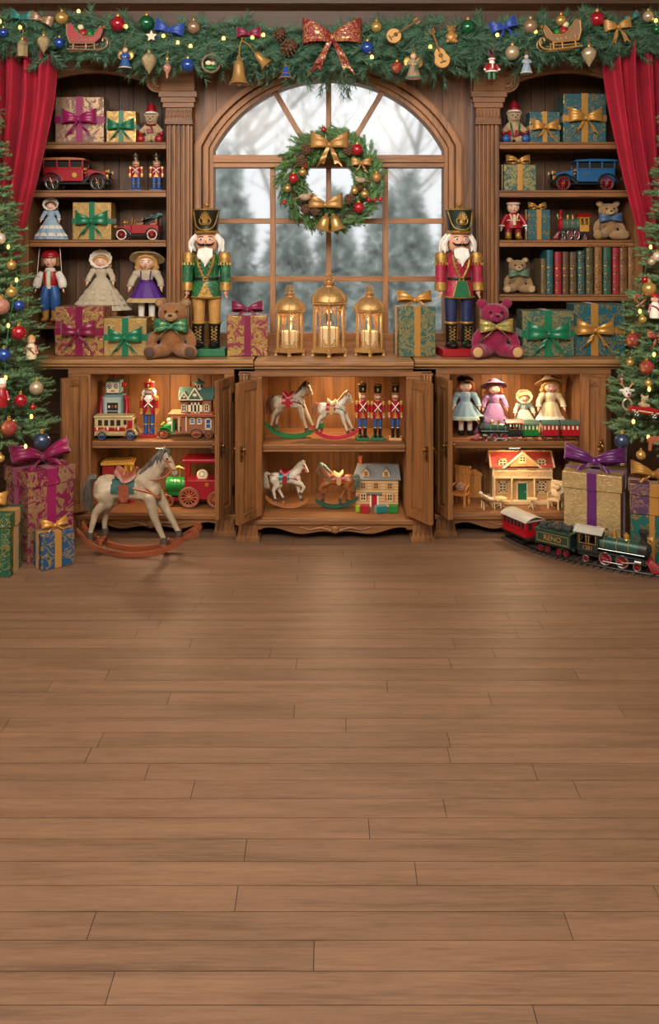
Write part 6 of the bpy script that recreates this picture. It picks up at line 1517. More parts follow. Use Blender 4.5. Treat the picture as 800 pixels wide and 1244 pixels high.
# ---------------------------------------------------------------- lanterns
mdef('lantern_gold', plain, '#c29a64', .48, .7, var=.3, nsc=60, bump=.003, bsc=70); mdef('lantern_glass', glass, alpha=.05); mdef('flame', emit, '#ffcf80', 14.)
def wax(name):
    t = NT(name); b = t.b; b.inputs['Base Color'].default_value = lin('#ecd9b0'); b.inputs['Subsurface Weight'].default_value = .6; b.inputs['Subsurface Radius'].default_value = (.05, .03, .015); b.inputs['Subsurface Scale'].default_value = .5; b.inputs['Roughness'].default_value = .5
    return t.m
mdef('wax', wax)
def lantern(label, px, ytop, d, hw):
    h = Z(ytop, d) - CT; e = thing('candle_lantern', label, 'lantern', (X(px, d), d, CT + .001), 0, 'gold lanterns under the window', h); e.scale = (h * 1.06, h * 1.06, h)
    R = hw / (ytop and 1) ; A = [PI / 6 + i * PI / 3 for i in range(6)]
    def hexp(r, z0, z1, b, r2=None): b.lathe([(r, z0), (r2 or r, z1)], (0, 0, 0), 6, a0=PI / 6, a1=PI / 6 + 2 * PI)
    b = MB('lantern_gold'); hexp(.235, .045, .065, b); hexp(.22, .065, .085, b); hexp(.2, .085, .1, b)
    for a in A: b.lathe([(.03, 0), (.022, .02), (.03, .045)], (.215 * math.cos(a), .215 * math.sin(a), 0), 8)
    b.build('base', e, bev=.003, smooth=30)
    b = MB('lantern_gold')
    for a in A: b.tube([(.185 * math.cos(a), .185 * math.sin(a), .1), (.185 * math.cos(a), .185 * math.sin(a), .61)], .016, 8)
    b.build('post', e)
    for i in range(6):
        a = i * PI / 3 - PI / 2 - 0; T = TR(.163 * math.cos(a + 0), .163 * math.sin(a), 0, rz=a + PI / 2)
        b = MB('lantern_gold'); b.T = T; w = .075
        b.tube([(-w, 0, .11), (-w, 0, .6)], .006, 6); b.tube([(w, 0, .11), (w, 0, .6)], .006, 6)
        b.tube(spline([(-w, 0, .43), (-w * .75, 0, .5), (0, 0, .57), (w * .75, 0, .5), (w, 0, .43)], 5), .008, 6); b.tube(spline([(-w, 0, .22), (-w * .8, 0, .17), (0, 0, .13), (w * .8, 0, .17), (w, 0, .22)], 5), .008, 6)
        for s in (-1, 1):
            for z, k in ((.555, 1), (.135, -1)): b.torus((s * w * .68, 0, z), .018, .006, 'y', 12, 6); b.torus((s * w * .25, 0, z + .035 * k), .013, .005, 'y', 10, 6)
            b.torus((s * w * .82, 0, .5), .01, .005, 'y', 10, 6); b.torus((s * w * .82, 0, .19), .01, .005, 'y', 10, 6)
        b.build('filigree', e)
        g = MB('lantern_glass'); g.T = T; g.box((0, .006, .35), (2 * w, .003, .48)); g.build('glass', e, smooth=0)
    b = MB('lantern_gold'); hexp(.195, .6, .62, b); hexp(.235, .62, .64, b); hexp(.215, .64, .65, b); b.build('eave', e, bev=.003, smooth=30)
    b = MB('lantern_gold'); b.lathe([(.205, .65), (.2, .69), (.175, .74), (.13, .78), (.08, .805), (.055, .82)], n=24, wave=lambda a, z: .05 * abs(math.sin(3 * (a - PI / 6))))
    for a in A: b.tube(spline([(.212 * math.cos(a), .212 * math.sin(a), .65), (.205 * math.cos(a), .205 * math.sin(a), .7), (.14 * math.cos(a), .14 * math.sin(a), .785), (.055 * math.cos(a), .055 * math.sin(a), .825)], 5), .009, 6)
    b.build('dome', e, smooth=60)
    b = MB('lantern_gold'); b.lathe([(.055, .815), (.045, .84), (.075, .865), (.078, .872), (.04, .88), (.03, .9), (.042, .915), (.025, .935), (.03, .95), (.012, .965), (0, .985)], n=20); b.build('finial', e)
    b = MB('lantern_gold'); b.torus((0, 0, .93), .06, .007, 'y', 24, 6); b.build('ring', e)
    b = MB('wax'); b.lathe([(0, .1), (.115, .1), (.115, .33), (.1, .338), (.06, .325), (0, .32)], n=24); b.build('candle', e)
    b = MB('flame'); b.lathe([(0, .345), (.012, .355), (.02, .38), (.014, .41), (.004, .435), (0, .445)], n=12); b.build('flame', e)
    L = bpy.data.lights.new('candle_light', 'POINT'); L.energy = .42 * (h / .38) ** 2; L.color = (1, .62, .28); L.shadow_soft_size = .012
    o = bpy.data.objects.new('candle_light', L); COL.objects.link(o); o.location = (X(px, d), d, CT + .5 * h)
lantern('smaller gold candle lantern nearest the green nutcracker', 352, 346, .17, 1); lantern('tallest gold candle lantern in the middle of the counter', 399.5, 331, .15, 1); lantern('smaller gold candle lantern nearest the red nutcracker', 448.5, 346, .17, 1)

# ---------------------------------------------------------------- needles: garland, wreath, trees
mdef('pine_needle', plain, '#52775c', .5, isl=.5); mdef('fir_needle', plain, '#668659', .5, isl=.45); mdef('wreath_needle', plain, '#658c50', .5, isl=.45); mdef('twig', plain, '#4a3423', .8)
GD = .10
def gx(px): return X(px, GD)
def gz(py): return Z(py, GD)
rr = random.Random(11)
low = [(-20, 70), (30, 72), (65, 90), (90, 80), (130, 84), (165, 92), (200, 104), (225, 112), (245, 108), (275, 98), (300, 112), (330, 112), (355, 120), (385, 118), (405, 122), (440, 112), (475, 98), (510, 108), (540, 112), (560, 108), (585, 92), (610, 96), (640, 92), (680, 88), (700, 80), (730, 76), (760, 70), (820, 70)]
def lowy(px):
    for (a, y), (c, w_) in zip(low, low[1:]):
        if a <= px <= c: return y + (w_ - y) * (px - a) / (c - a)
    return 70
N = Needles(5)
for i in range(980):
    px = rr.uniform(-25, 825); yl = lowy(px); yc = 40 + (yl - 70) * .32; k_ = rr.random()
    a = rr.uniform(-.2 * PI, 1.2 * PI) if k_ < .44 else rr.uniform(PI * 1.02, PI * 1.98)
    reach = (yl - yc) if math.sin(a) < 0 else 36; L = max(.055, S(reach, GD) * .84 * rr.uniform(.55, 1.0))
    y0 = yc + rr.uniform(-12, 14); dy = rr.uniform(-.07, .05)
    N.sprig((gx(px), GD + dy, gz(y0)), (math.cos(a) * 1.25, rr.uniform(-.75, .1), math.sin(a)), L, 70, .064, .0017, .75, droop=.15)
for i in range(420):                           # sprigs lying along the swag, towards the room
    px = rr.uniform(-25, 825); yl = lowy(px); yc = 40 + (yl - 70) * .35; s = rr.choice((-1, 1))
    N.sprig((gx(px), GD - rr.uniform(.04, .1), gz(yc + rr.uniform(-20, 24))), (s, rr.uniform(-.5, .05), rr.uniform(-.9, .4)), rr.uniform(.07, .12), 64, .058, .0017, .8, droop=.15)
e = thing('pine_garland', 'thick green pine garland draped along the top of the bookcases and window', 'garland', (0, 0, 0))
b = MB('twig'); b.tube(spline([(gx(p), GD + .02, gz(38 + (lowy(p) - 70) * .35)) for p in range(-30, 840, 60)], 6), .018, 8); b.build('stem', e)
N.build('needles', ['pine_needle'], e)
mdef('bulb', emit, '#ffb04a', 7.); BUL = [(11, 34), (35, 41), (160, 40), (204, 51), (221, 59), (236, 63), (275, 54), (309, 53), (322, 50), (519, 64), (598, 50), (643, 46), (785, 33), (104, 22), (450, 76)]
e = thing('light_string', 'string of small warm glowing bulbs wound along the pine garland', 'string lights', (0, 0, 0))
wp = sorted(BUL); b = MB('green'); b.tube(spline([(gx(p), GD - .085 + .03 * math.sin(i * 2.1), gz(y + 3)) for i, (p, y) in enumerate(wp)], 6), .0022, 5); b.build('wire', e)
for px, py in BUL:
    b = MB('bulb'); b.ball((gx(px), GD - .125, gz(py)), (.0085, .0085, .011), 10); o = b.build('bulb', e)
    b = MB('green'); b.cyl((gx(px), GD - .125, gz(py) - .014), .006, .012, n=8); b.build('socket', o)

# wreath
WDp = .16; e = thing('wreath', 'round green fir wreath with gold bows and bells hung in front of the window', 'wreath', (X(401, WDp), WDp, Z(219, WDp)))
N = Needles(8)
for i in range(800):
    a = rr.uniform(0, 2 * PI); r = S(rr.uniform(34, 58), WDp); q = rr.uniform(-.5, .5); t = rr.uniform(.15, 1.2) * (1 if r > S(46, WDp) else -1) * .9 + .0
    ca, sa = math.cos(a), math.sin(a); dx = -sa + ca * t; dzv = ca + sa * t
    N.sprig((r * ca, rr.uniform(-.035, .03), r * sa), (dx, rr.uniform(-.8, .2), dzv), rr.uniform(.045, .075), 50, .026, .0016, .8)
N.build('needles', ['wreath_needle'], e)
b = MB('twig'); b.torus((0, 0, 0), S(46, WDp), .014, 'y', 40, 8); b.build('hoop', e)
b = MB('rib_gold'); b.tube([(0, .02, .2), (0, .03, gz(100) - e.location.z)], .006, 6, .4); b.build('hanging_ribbon', e)
mdef('cone', plain, '#5a3a24', .7, isl=.3); mdef('cone_tip', plain, '#9a7b58', .7)
def cone(b, c, s, rx=0., rz=0., ry=0.):
    b.T = TR(*c, rx=rx, ry=ry, rz=rz, s=s); n = 46
    b.mat('cone').ball((0, 0, 0), (.3, .3, .5), 10)
    for i in range(n):
        t = i / n; a = i * 2.39996; r = .4 * math.sin(PI * (.12 + .83 * t)) ** .8; z = -.5 + 1.0 * t
        b.mat('cone').ball((r * math.cos(a), r * math.sin(a), z), (.11, .11, .05), 6); b.mat('cone_tip').ball((r * 1.16 * math.cos(a), r * 1.16 * math.sin(a), z + .015), (.05, .05, .028), 5)
    b.T = Matrix.Identity(4)
mdef('bow_gold', plain, '#aa7f48', .4, .3, var=.2); mdef('bell_gold', plain, '#b8925a', .3, .6, var=.1); mdef('bird', plain, '#a08a72', .7, var=.2); mdef('berry', plain, '#9a1220', .25, coat=.5)
def wp_(px, py): return (X(px, WDp) - e.location.x, -.075, Z(py, WDp) - e.location.z)
bow(e, 'bow_gold', .095, wp_(400, 178), lift=.3, spread=.45, drop=1.1); bow(e, 'bow_gold', .085, wp_(395, 250), lift=.3, tails=0); bow(e, 'bow_gold', .05, wp_(438, 200), lift=.2, spread=.5, drop=.9)
for px, py, s, q in ((373, 183, .06, .4), (367, 198, .058, -.5), (423, 184, .06, .2), (424, 243, .058, .8), (372, 255, .055, 1.), (383, 257, .05, -.8), (436, 228, .04, .3)):
    b = MB('cone'); cone(b, wp_(px, py), s, rx=-1.1, ry=q); b.build('pinecone', e)
for px, py, r, m in ((433, 184, 7, 'berry'), (357, 218, 6, 'berry'), (435, 253, 6.5, 'berry'), (393, 160, 3.5, 'berry'), (368, 211, 5, 'bell_gold'), (350, 230, 5, 'bell_gold'), (430, 233, 5, 'bell_gold'), (442, 237, 5.5, 'bell_gold'), (456, 217, 6, 'bow_gold'), (346, 247, 3, 'berry'), (447, 244, 3, 'berry'), (454, 244, 2.6, 'berry'), (461, 243, 3, 'berry'), (371, 203, 3, 'berry')):
    b = MB(m); p = wp_(px, py); b.ball(p, S(r, WDp), 14); b.mat('gold').cyl((p[0], p[1], p[2] + S(r, WDp)), S(r, WDp) * .3, S(r, WDp) * .35, n=10); b.build('ball', e)
def bird(c, s, dirn):
    b = MB('bird'); b.T = TR(*c, rz=0 if dirn > 0 else PI, s=s); b.ball((0, 0, 0), (.5, .28, .3), 14); b.ball((.42, 0, .26), (.22, .2, .2), 12); b.tube([(-.35, 0, .0), (-.7, 0, -.1), (-1.0, 0, -.16)], [.16, .14, .08], 8, .4)
    b.ball((-.1, .2, .05), (.42, .08, .2), 10); b.ball((-.1, -.2, .05), (.42, .08, .2), 10); b.mat('cone').tube([(.6, 0, .25), (.76, 0, .22)], [.06, .01], 6); b.mat('pupil').ball((.5, -.18 if dirn > 0 else .18, .3), .03, 6); b.build('bird', e, smooth=60)
bird((lambda p: (p[0], -.115, p[2]))(wp_(371, 241)), .058, 1); bird((lambda p: (p[0], -.115, p[2]))(wp_(437, 221)), .045, -1)
def bell(b, c, s, ry=0., rx=0.):
    b.T = TR(*c, rx=rx, ry=ry, s=s); b.lathe([(0, .95), (.12, .94), (.25, .86), (.32, .65), (.36, .4), (.44, .15), (.58, .0), (.6, -.03), (.55, -.03), (.4, .12), (.2, .2)], n=26); b.torus((0, 0, 1.02), .08, .03, 'y', 14, 6); b.ball((0, 0, .0), .13, 10); b.T = Matrix.Identity(4)
for px, ry in ((391, .3), (410, -.3)):
    b = MB('bell_gold'); p = wp_(px, 279); bell(b, (p[0] , p[1] - .01, p[2] - .002), .075, ry=ry); b.build('bell', e)

# Christmas trees
def tree(label, loc, seed, rz):
    t = thing('christmas_tree', label, 'christmas tree', (*loc, 0), 0, 'decorated fir trees'); N = Needles(seed); rq = random.Random(seed)
    b = MB('twig'); b.tube([(0, 0, 0), (0, 0, 1.2), (0, 0, 2.5)], [.032, .022, .006], 10); b.build('trunk', t)
    b = MB('twig'); z = .55
    while z < 2.5:
        R = treeR(z); m = int(17 * R / .37) + 5
        for k_ in range(m):
            a = rq.uniform(0, 2 * PI); L = R * rq.uniform(.8, 1.04); ca, sa = math.cos(a), math.sin(a); up = rq.uniform(-.1, .25); zz = z + rq.uniform(-.03, .03)
            b.tube([(0, 0, zz), (ca * L * .9, sa * L * .9, zz + up * L * .6)], [.006, .002], 4)
            n = max(3, int(L / .042))
            for j in range(n):
                f = .3 + .65 * (j + .5) / n; p = (ca * L * f, sa * L * f, zz + up * L * f * .66); s = 1 if j % 2 else -1; g = a + s * rq.uniform(.5, .95)
                N.sprig(p, (math.cos(g), math.sin(g), rq.uniform(-.2, .3)), rq.uniform(.06, .09) * (1.15 - .4 * f), 30, .023, .0017, .8)
            N.sprig((ca * L * .78, sa * L * .78, zz + up * L * .5), (ca, sa, .2), L * .22 + .03, 40, .023, .0017, .8)
        z += .048
    b.build('branches', t, smooth=0); N.build('needles', ['fir_needle'], t); return t
def treeR(z): return .375 * (2.62 - z) / 2.1
TL = (-1.63, -.27); TRR = (1.63, -.32)
tree('decorated fir tree beside the crimson curtain with blue baubles and a peg doll', TL, 31, 0); tree('decorated fir tree beside the crimson curtain with a red toy truck and a pretzel', TRR, 47, 0)

# ---------------------------------------------------------------- ornaments
for nm, hx, r, mt in (('red', '#9c1026', .16, .3), ('green', '#0c5a38', .16, .35), ('blue', '#1f479a', .16, .35), ('navy', '#2b3c58', .3, .3), ('gold', '#b8924e', .22, .5), ('champagne', '#b7a283', .25, .4), ('copper', '#9a7a62', .25, .4), ('pearl', '#c9b7a6', .25, .2), ('bronze', '#6f5a4d', .3, .4)): mdef('bb_' + nm, plain, hx, r, mt, coat=.6)
mdef('bb_redgold', damask, '#8e1226', '#c9a45c', 60., r1=.2, r2=.25, thr=.55); mdef('bb_filigree', damask, '#9c8560', '#d2bd92', 70., metal1=.3, metal2=.4); mdef('bb_rose', damask, '#b06a62', '#d8b795', 70., r1=.25)
def onto(tr, px, py):
    """front of a tree's foliage along the line of sight"""
    d = tr[1] - .3
    for _ in range(6):
        z = Z(py, d); R = treeR(z); dx = X(px, d) - tr[0]; d = tr[1] - math.sqrt(max(R * R - dx * dx, (R * .15) ** 2)) * .98
    return (X(px, d), d - .012, Z(py, d)), d
def bauble(label, px, py, r, m, tr=None, grp=None, ridged=False):
    if tr: loc, d = onto(tr, px, py)
    else: d = GD - .12; loc = (X(px, d), d, Z(py, d))
    R = S(r, d); e = thing('bauble', label, 'bauble', loc, 0, grp or ('baubles on the garland' if not tr else 'baubles on the fir trees'), R)
    b = MB('bb_' + m); b.lathe([(0, -1)] + [(math.cos(t) * 1., math.sin(t)) for t in [(-.5 + (i + .5) / 12) * PI for i in range(12)]] + [(0, 1)], n=24, wave=(lambda a, z: .05 * math.sin(10 * a)) if ridged else None); b.build('ball', e, smooth=80)
    b = MB('gold'); b.cyl((0, 0, 1.06), .24, .26, n=14); b.build('cap', e); b = MB('gold'); b.torus((0, 0, 1.28), .14, .04, 'y', 14, 6); b.build('ring', e)
    return e
for a in ((4, 40, 6, 'blue', 'small blue bauble at the very end of the garland above the curtain'), (75, 22, 8, 'gold', 'ridged gold bauble on the garland by the red sleigh', 1), (72, 52, 6.5, 'blue', 'blue bauble below the red sleigh back'), (143, 29, 9, 'red', 'red bauble on the garland beside the green one'), (178, 28, 9, 'green', 'green bauble on the garland beside the red one and blue bow'), (235, 33, 8, 'copper', 'brass coloured bauble on the garland above the blue one', 1), (228, 79, 8, 'blue', 'blue bauble on the garland beside the round sleigh hoop'), (457, 33, 7, 'gold', 'small gold bauble on the garland near the big red bow'), (446, 58, 8, 'blue', 'bright blue bauble beside the tail of the big red bow'), (482, 82, 7, 'redgold', 'small red patterned bauble hanging beside the silver angel'), (568, 33, 9, 'green', 'green bauble on the garland beside the gold bear'), (644, 32, 9, 'copper', 'copper bauble on the garland between blue bow and gold sleigh'), (622, 64, 9, 'champagne', 'champagne bauble hanging beside the blue lady'), (681, 25, 7, 'gold', 'gold bauble on the garland just above the gold sleigh'), (725, 23, 9, 'red', 'red bauble on the garland near the curtain and gold bow'), (787, 20, 7, 'champagne', 'pale bauble on the garland at its curtain end'), (797, 36, 5, 'green', 'tiny green bauble at the garland tip over the curtain')):
    bauble(a[4], a[0], a[1], a[2], a[3], ridged=len(a) > 5)
for a in ((1, 290, 7, 'pearl', 'pearly bauble highest on the tree by the marionette'), (15, 322, 6, 'gold', 'gold bauble on the tree beside the curtain tip'), (15, 355, 7, 'gold', 'gold bauble just above the small blue one on the tree'), (24, 371, 6.5, 'blue', 'small blue bauble on the tree level with the wine gift'), (3, 372, 10, 'rose', 'large rose filigree bauble at the picture edge'), (24, 404, 9, 'red', 'plain red bauble beside the peg doll'), (6, 431, 8, 'blue', 'blue bauble below the plain red one at the picture edge'), (45, 471, 8.5, 'champagne', 'champagne bauble by the open cabinet door on the tree'), (26, 486, 8, 'red', 'red bauble low on the tree by the champagne one'), (41, 494, 3.6, 'red', 'tiny red bauble under the champagne one'), (12, 519, 10, 'redgold', 'red bauble with gold dots above the big wine gift'), (52, 535, 10, 'navy', 'dark glitter blue bauble above the magenta bow'), (2, 556, 5, 'gold', 'small gold bauble lowest on the tree over the wine gift')):
    bauble(a[4], a[0], a[1], a[2], a[3], TL)
for a in ((782, 340, 4.5, 'red', 'tiny red bauble above the pretzel on the tree'), (787, 351, 9, 'gold', 'large pale gold bauble beside the pretzel'), (790, 318, 5, 'champagne', 'champagne bauble near the curtain tip on the tree of the truck'), (797, 312, 6, 'pearl', 'pearly bauble at the picture edge beside the curtain tip'), (779, 388, 5, 'gold', 'small gold bauble between pretzel and striped bow'), (767, 413, 9, 'redgold', 'red and gold bauble level with the teal gift on the counter'), (784, 446, 9, 'redgold', 'red and gold bauble under the striped bow'), (764, 440, 5, 'gold', 'small gold bauble beside the corner of the counter'), (786, 465, 5, 'gold', 'small gold bauble above the red toy truck'), (754, 461, 5, 'bronze', 'bronze bauble above the white reindeer'), (754, 535, 9, 'navy', 'dark glitter blue bauble above the big cream gift'), (777, 552, 6, 'gold', 'gold bauble near the plum bow of the cream gift')):
    bauble(a[4], a[0], a[1], a[2], a[3], TRR)
e = thing('light_string', 'string of warm bulbs on the fir tree with the peg doll', 'string lights', (0, 0, 0)); pts = []
def tstring(e, tr, L):
    pts = [onto(tr, *p)[0] for p in L]; b = MB('green'); b.tube(spline(pts, 6), .002, 5); b.build('wire', e)
    for p in pts: b = MB('bulb'); b.ball((p[0], p[1] - .008, p[2]), (.007, .007, .01), 8); b.build('bulb', e)
tstring(e, TL, [(12, 300), (22, 340), (12, 395), (9, 458), (40, 505), (18, 512), (33, 541)])
e = thing('light_string', 'string of warm bulbs on the fir tree with the red toy truck', 'string lights', (0, 0, 0)); tstring(e, TRR, [(788, 300), (775, 378), (792, 430), (786, 472), (767, 511), (785, 530)])
def orn(name, label, px, py, wpx, d=None, tr=None, cat='ornament', ry=0., grp=None):
    """empty whose unit is wpx picture pixels"""
    if tr: loc, d = onto(tr, px, py)
    else: d = GD - .125 if d is None else d; loc = (X(px, d), d, Z(py, d))
    e = thing(name, label, cat, loc, 0, grp, S(wpx, d)); e.rotation_euler = (0, ry, 0); return e
# the bows
mdef('bow_damask', damask, '#7d1424', '#c29a62', 10., metal2=.5, thr=.53)
e = orn('ribbon_bow', 'big red damask bow with gold edges in the middle of the garland', 403, 47, 36, cat='bow'); o = bow(e, 'bow_damask', 1., (0, 0, 0), lift=.28, spread=.55, drop=1.15)
e = orn('ribbon_bow', 'wine bow tied above the two gold bells', 302, 41, 15, cat='bow'); bow(e, 'rib_wine', 1., (0, 0, 0), lift=.15, tails=0)
e = orn('ribbon_bow', 'royal blue bow on the garland above the silver drop', 205, 37, 18, cat='bow', ry=.2); bow(e, 'rib_blue', 1., (0, 0, 0), lift=.25, spread=.8, drop=.9)
e = orn('ribbon_bow', 'royal blue bow on the garland above the santa', 612, 33, 17, cat='bow', ry=-.3); bow(e, 'rib_blue', 1., (0, 0, 0), lift=.25, spread=.5, drop=.8)
e = orn('ribbon_bow', 'gold bow with tails on the garland above the curtain', 750, 33, 17, cat='bow', ry=-.15); bow(e, 'bow_gold', 1., (0, 0, 0), lift=.25, spread=.5, drop=1.2)
e = orn('ribbon_bow', 'teal bow on the garland above the silver house', 27, 22, 14, cat='bow', ry=.1); bow(e, 'rib_teal', 1., (0, 0, 0), lift=.3, spread=.6, drop=.8)
e = orn('ribbon_bow', 'small teal bow beside the gold bow and pale bauble', 768, 22, 9, cat='bow', ry=-.5); bow(e, 'rib_teal', 1., (0, 0, 0), lift=.3, tails=0)
e = orn('ribbon_bow', 'pale copper bow on the garland above the silver filigree shell', 50, 24, 15, cat='bow', ry=.3); bow(e, 'bb_copper', 1., (0, 0, 0), lift=.1, tails=0)
e = orn('ribbon_bow', 'striped gold and brown bow on the tree by the red and gold baubles', 796, 408, 12, tr=TRR, cat='bow'); bow(e, 'bow_damask', 1., (0, 0, 0), lift=.3, spread=.5, drop=1.3)
# bells and cones
for px, py, s, ry, lab in ((290, 101, 29, 0., 'tall gold bell hanging straight under the wine bow'), (324, 79, 22, -.75, 'gold bell tilted sideways under the wine bow')):
    e = orn('gold_bell', lab, px, py, s, cat='bell', ry=ry, grp='bells under the wine bow'); e.scale = (e.scale.x * .72, e.scale.x * .72, e.scale.x * 1.05); b = MB('bell_gold'); bell(b, (0, 0, 0), 1. if s > 25 else .95); b.build('bell_body', e)
    b = MB('gold'); b.tube([(0, 0, 1.05), (.05, .1, 1.5), (.2 if ry == 0 else -.1, .1, 1.85)], .04, 6); b.build('cord', e)
for px, py, s, q, lab in ((340, 42, 17, .3, 'pine cone on the garland nearer the wine bow'), (351, 58, 21, 1.1, 'larger pine cone on the garland under the smaller one')):
    e = orn('pine_cone', lab, px, py, s, cat='pine cone', grp='pine cones on the garland'); b = MB('cone'); cone(b, (0, 0, 0), 1., rx=.5, ry=q); b.build('scales', e)
# sleighs: profile facing +x
def sleigh(label, px, py, w, dirn, body, trim, ry=0.):
    e = orn('toy_sleigh', label, px, py, w, cat='ornament', ry=ry, grp='sleighs on the garland'); s = dirn
    pr = [(-.38, -.12), (.18, -.12), (.34, .02), (.4, .2), (.36, .3), (.28, .2), (.2, .06), (-.05, .04), (-.2, .14), (-.36, .36), (-.46, .34), (-.46, .1)]
    b = MB(body); b.prism([(x * s, z) for x, z in (pr if s > 0 else pr[::-1])], -.14, .14); b.build('body', e, bev=.015)
    b = MB(trim)
    for y in (-.13, .13):
        b.tube(spline([(-.46 * s, y, -.26), (.3 * s, y, -.27), (.5 * s, y, -.17), (.5 * s, y, -.02), (.42 * s, y, .0), (.4 * s, y, -.07)], 6), .022, 8); b.tube(spline([(-.4 * s, y, -.2), (.1 * s, y, -.19), (.3 * s, y, -.14)], 5), .018, 6)
        for x in (-.3, 0, .2): b.tube([(x * s, y, -.1), (x * s * 1.05, y, -.27)], .02, 6)
        for x, z in ((-.36, -.02), (-.15, -.04), (.05, -.04)): b.torus((x * s, y * 1.08, z), .05, .014, 'y', 14, 6)
    P = [(x * s, -.145, z) for x, z in pr]; b.tube(P + P[:1], .02, 6); b.build('runner', e)
    for x, z, r, m in ((-.25, .2, .1, 'green'), (-.1, .14, .12, 'red'), (.06, .13, .1, 'toy_green'), (-.16, .29, .08, 'cream')):
        b = MB(m); b.ball((x * s, 0, z), r, 12); b.build('parcel', e)
    b = MB('gold'); b.ball((.4 * s, 0, .3), .04, 8); b.build('knob', e)
sleigh('red sleigh ornament with gold runners on the garland', 106, 48, 50, 1, 'red', 'bb_copper'); sleigh('gold sleigh ornament with parcels on the garland', 680, 46, 52, -1, 'bb_copper', 'bow_gold', ry=-.1)
# hanging figures
def drop(label, px, py, h, m, kind=0, cap='gold'):
    e = orn('hanging_drop', label, px, py, h, cat='ornament', grp='drop ornaments on the garland'); b = MB(m)
    pr = [[(0, -.5), (.05, -.42), (.14, -.3), (.3, -.02), (.33, .14), (.24, .32), (.1, .4), (0, .42)], [(0, -.5), (.06, -.36), (.05, -.24), (.16, -.1), (.2, .05), (.12, .18), (.05, .22), (.09, .3), (.03, .38), (0, .42)], [(.26, -.45), (.28, -.4), (.26, .1), (.3, .14), (.12, .36), (0, .4)]][kind]
    b.lathe(pr, n=24 if kind < 2 else 6, wave=(lambda a, z: .08 * math.sin(8 * a + z * 9)) if kind < 2 else None); b.build('drop_body', e, smooth=80 if kind < 2 else 30)
    b = MB(cap); b.cyl((0, 0, .43), .07, .08, n=12); b.torus((0, 0, .52), .05, .015, 'y', 12, 6); b.tube([(0, 0, .55), (0, .15, .95)], .012, 5); b.build('cap', e)
drop('silver filigree drop hanging under the blue bow', 181, 76, 28, 'bb_filigree'); drop('slim red and gold finial drop hanging beside the silver one', 203, 83, 26, 'bb_rose', 1); drop('silver house drop hanging under the teal bow', 27, 58, 24, 'bb_filigree', 2); drop('silver shell drop hanging under the copper bow', 53, 53, 24, 'bb_filigree'); drop('silver feathered drop hanging over the bookcase of books', 715, 68, 27, 'bb_champagne', 0)
def angel(label, px, py, h, dress, name='hanging_angel', wings=True, hair='hair_blond', hem=None):
    e = orn(name, label, px, py, h, cat='ornament', grp='hanging figures on the garland'); b = MB(dress); b.lathe([(.09, .2), (.12, .1), (.16, -.1), (.26, -.42), (.27, -.48), (.0, -.47)], n=20, wave=lambda a, z: .06 * math.sin(8 * a) * (z < .05)); b.mat(hem or 'cream').torus((0, 0, -.45), .26, .025, n=20); b.build('gown', e, smooth=70)
    b = MB('doll_skin'); b.ball((0, 0, .31), .11, 14); b.mat('pupil').ball((-.04, -.1, .33), .014, 6); b.ball((.04, -.1, .33), .014, 6); b.build('head', e)
    b = MB(hair); b.ball((0, .025, .34), (.125, .11, .11), 12); b.build('hair', e)
    for s in (-1, 1):
        b = MB(dress); b.tube(spline([(s * .09, 0, .17), (s * .19, -.06, .05), (s * .08, -.15, .0)], 4), [.05] * 5 + [.045, .04, .04, .035], 8); o = b.build('sleeve', e); b = MB('doll_skin'); b.ball((s * .05, -.165, .0), .035, 8); b.build('hand', o)
        if wings: b = MB('gold'); b.ball((s * .2, .08, .12), (.15, .03, .2), 12); b.build('wing', e)
    b = MB('gold'); b.torus((0, 0, .5), .06, .012, 'y', 12, 6); b.tube([(0, 0, .56), (0, .1, .8)], .01, 5); b.build('hook', e)
angel('blue robed angel with gold wings hanging over the rose gift', 152, 70, 28, 'blue'); angel('silver angel with a teal foot hanging beside the red patterned bauble', 502, 79, 34, 'bb_champagne', hem='rib_teal'); angel('lady in a pale blue gown hanging beside the champagne bauble', 639, 77, 26, 'cloth_pale_blue', 'hanging_lady', False, 'blue'); 
e = orn('hanging_bell', 'small blue and gold bell hanging under the larger pine cone', 347, 88, 18, cat='bell'); b = MB('rib_blue'); b.lathe([(0, .4), (.12, .36), (.2, .1), (.3, -.2), (.5, -.4), (.46, -.42), (.3, -.3)], n=22); b.mat('gold').torus((0, 0, -.38), .47, .04, n=22); b.torus((0, 0, -.08), .27, .03, n=20); b.ball((0, 0, .46), .09, 8); b.ball((0, 0, -.42), .1, 8); b.build('bell_body', e)
e = orn('santa_figure', 'small santa with green trousers hanging from a red loop', 597, 83, 34, cat='ornament')
b = MB('red'); b.lathe([(.2, -.12), (.22, -.05), (.16, .12), (.1, .2)], n=18, sy=.8); b.mat('white').torus((0, 0, -.12), .2, .03, n=18, sy=.8); b.box((0, -.15, .02), (.05, .03, .26)); b.build('coat', e)
b = MB('doll_skin'); b.ball((0, 0, .27), .1, 12); b.mat('pupil').ball((-.035, -.09, .29), .013, 6); b.ball((.035, -.09, .29), .013, 6); b.mat('hair_white').ball((0, -.05, .2), (.1, .07, .1), 10); b.build('head', e)
b = MB('red'); b.lathe([(.11, .32), (.08, .4), (.0, .47)], n=14); b.mat('white').torus((0, 0, .33), .105, .03, n=16); b.build('cap', e)
for s in (-1, 1):
    b = MB('red'); b.tube([(s * .15, 0, .12), (s * .24, -.04, -.02)], [.06, .055], 8); b.mat('white').ball((s * .25, -.05, -.05), .05, 8); b.build('arm', e); b = MB('green'); b.tube([(s * .08, 0, -.12), (s * .09, 0, -.4)], [.08, .06], 8); b.mat('deep_red').ball((s * .09, -.04, -.44), (.06, .09, .05), 8); b.build('leg', e)
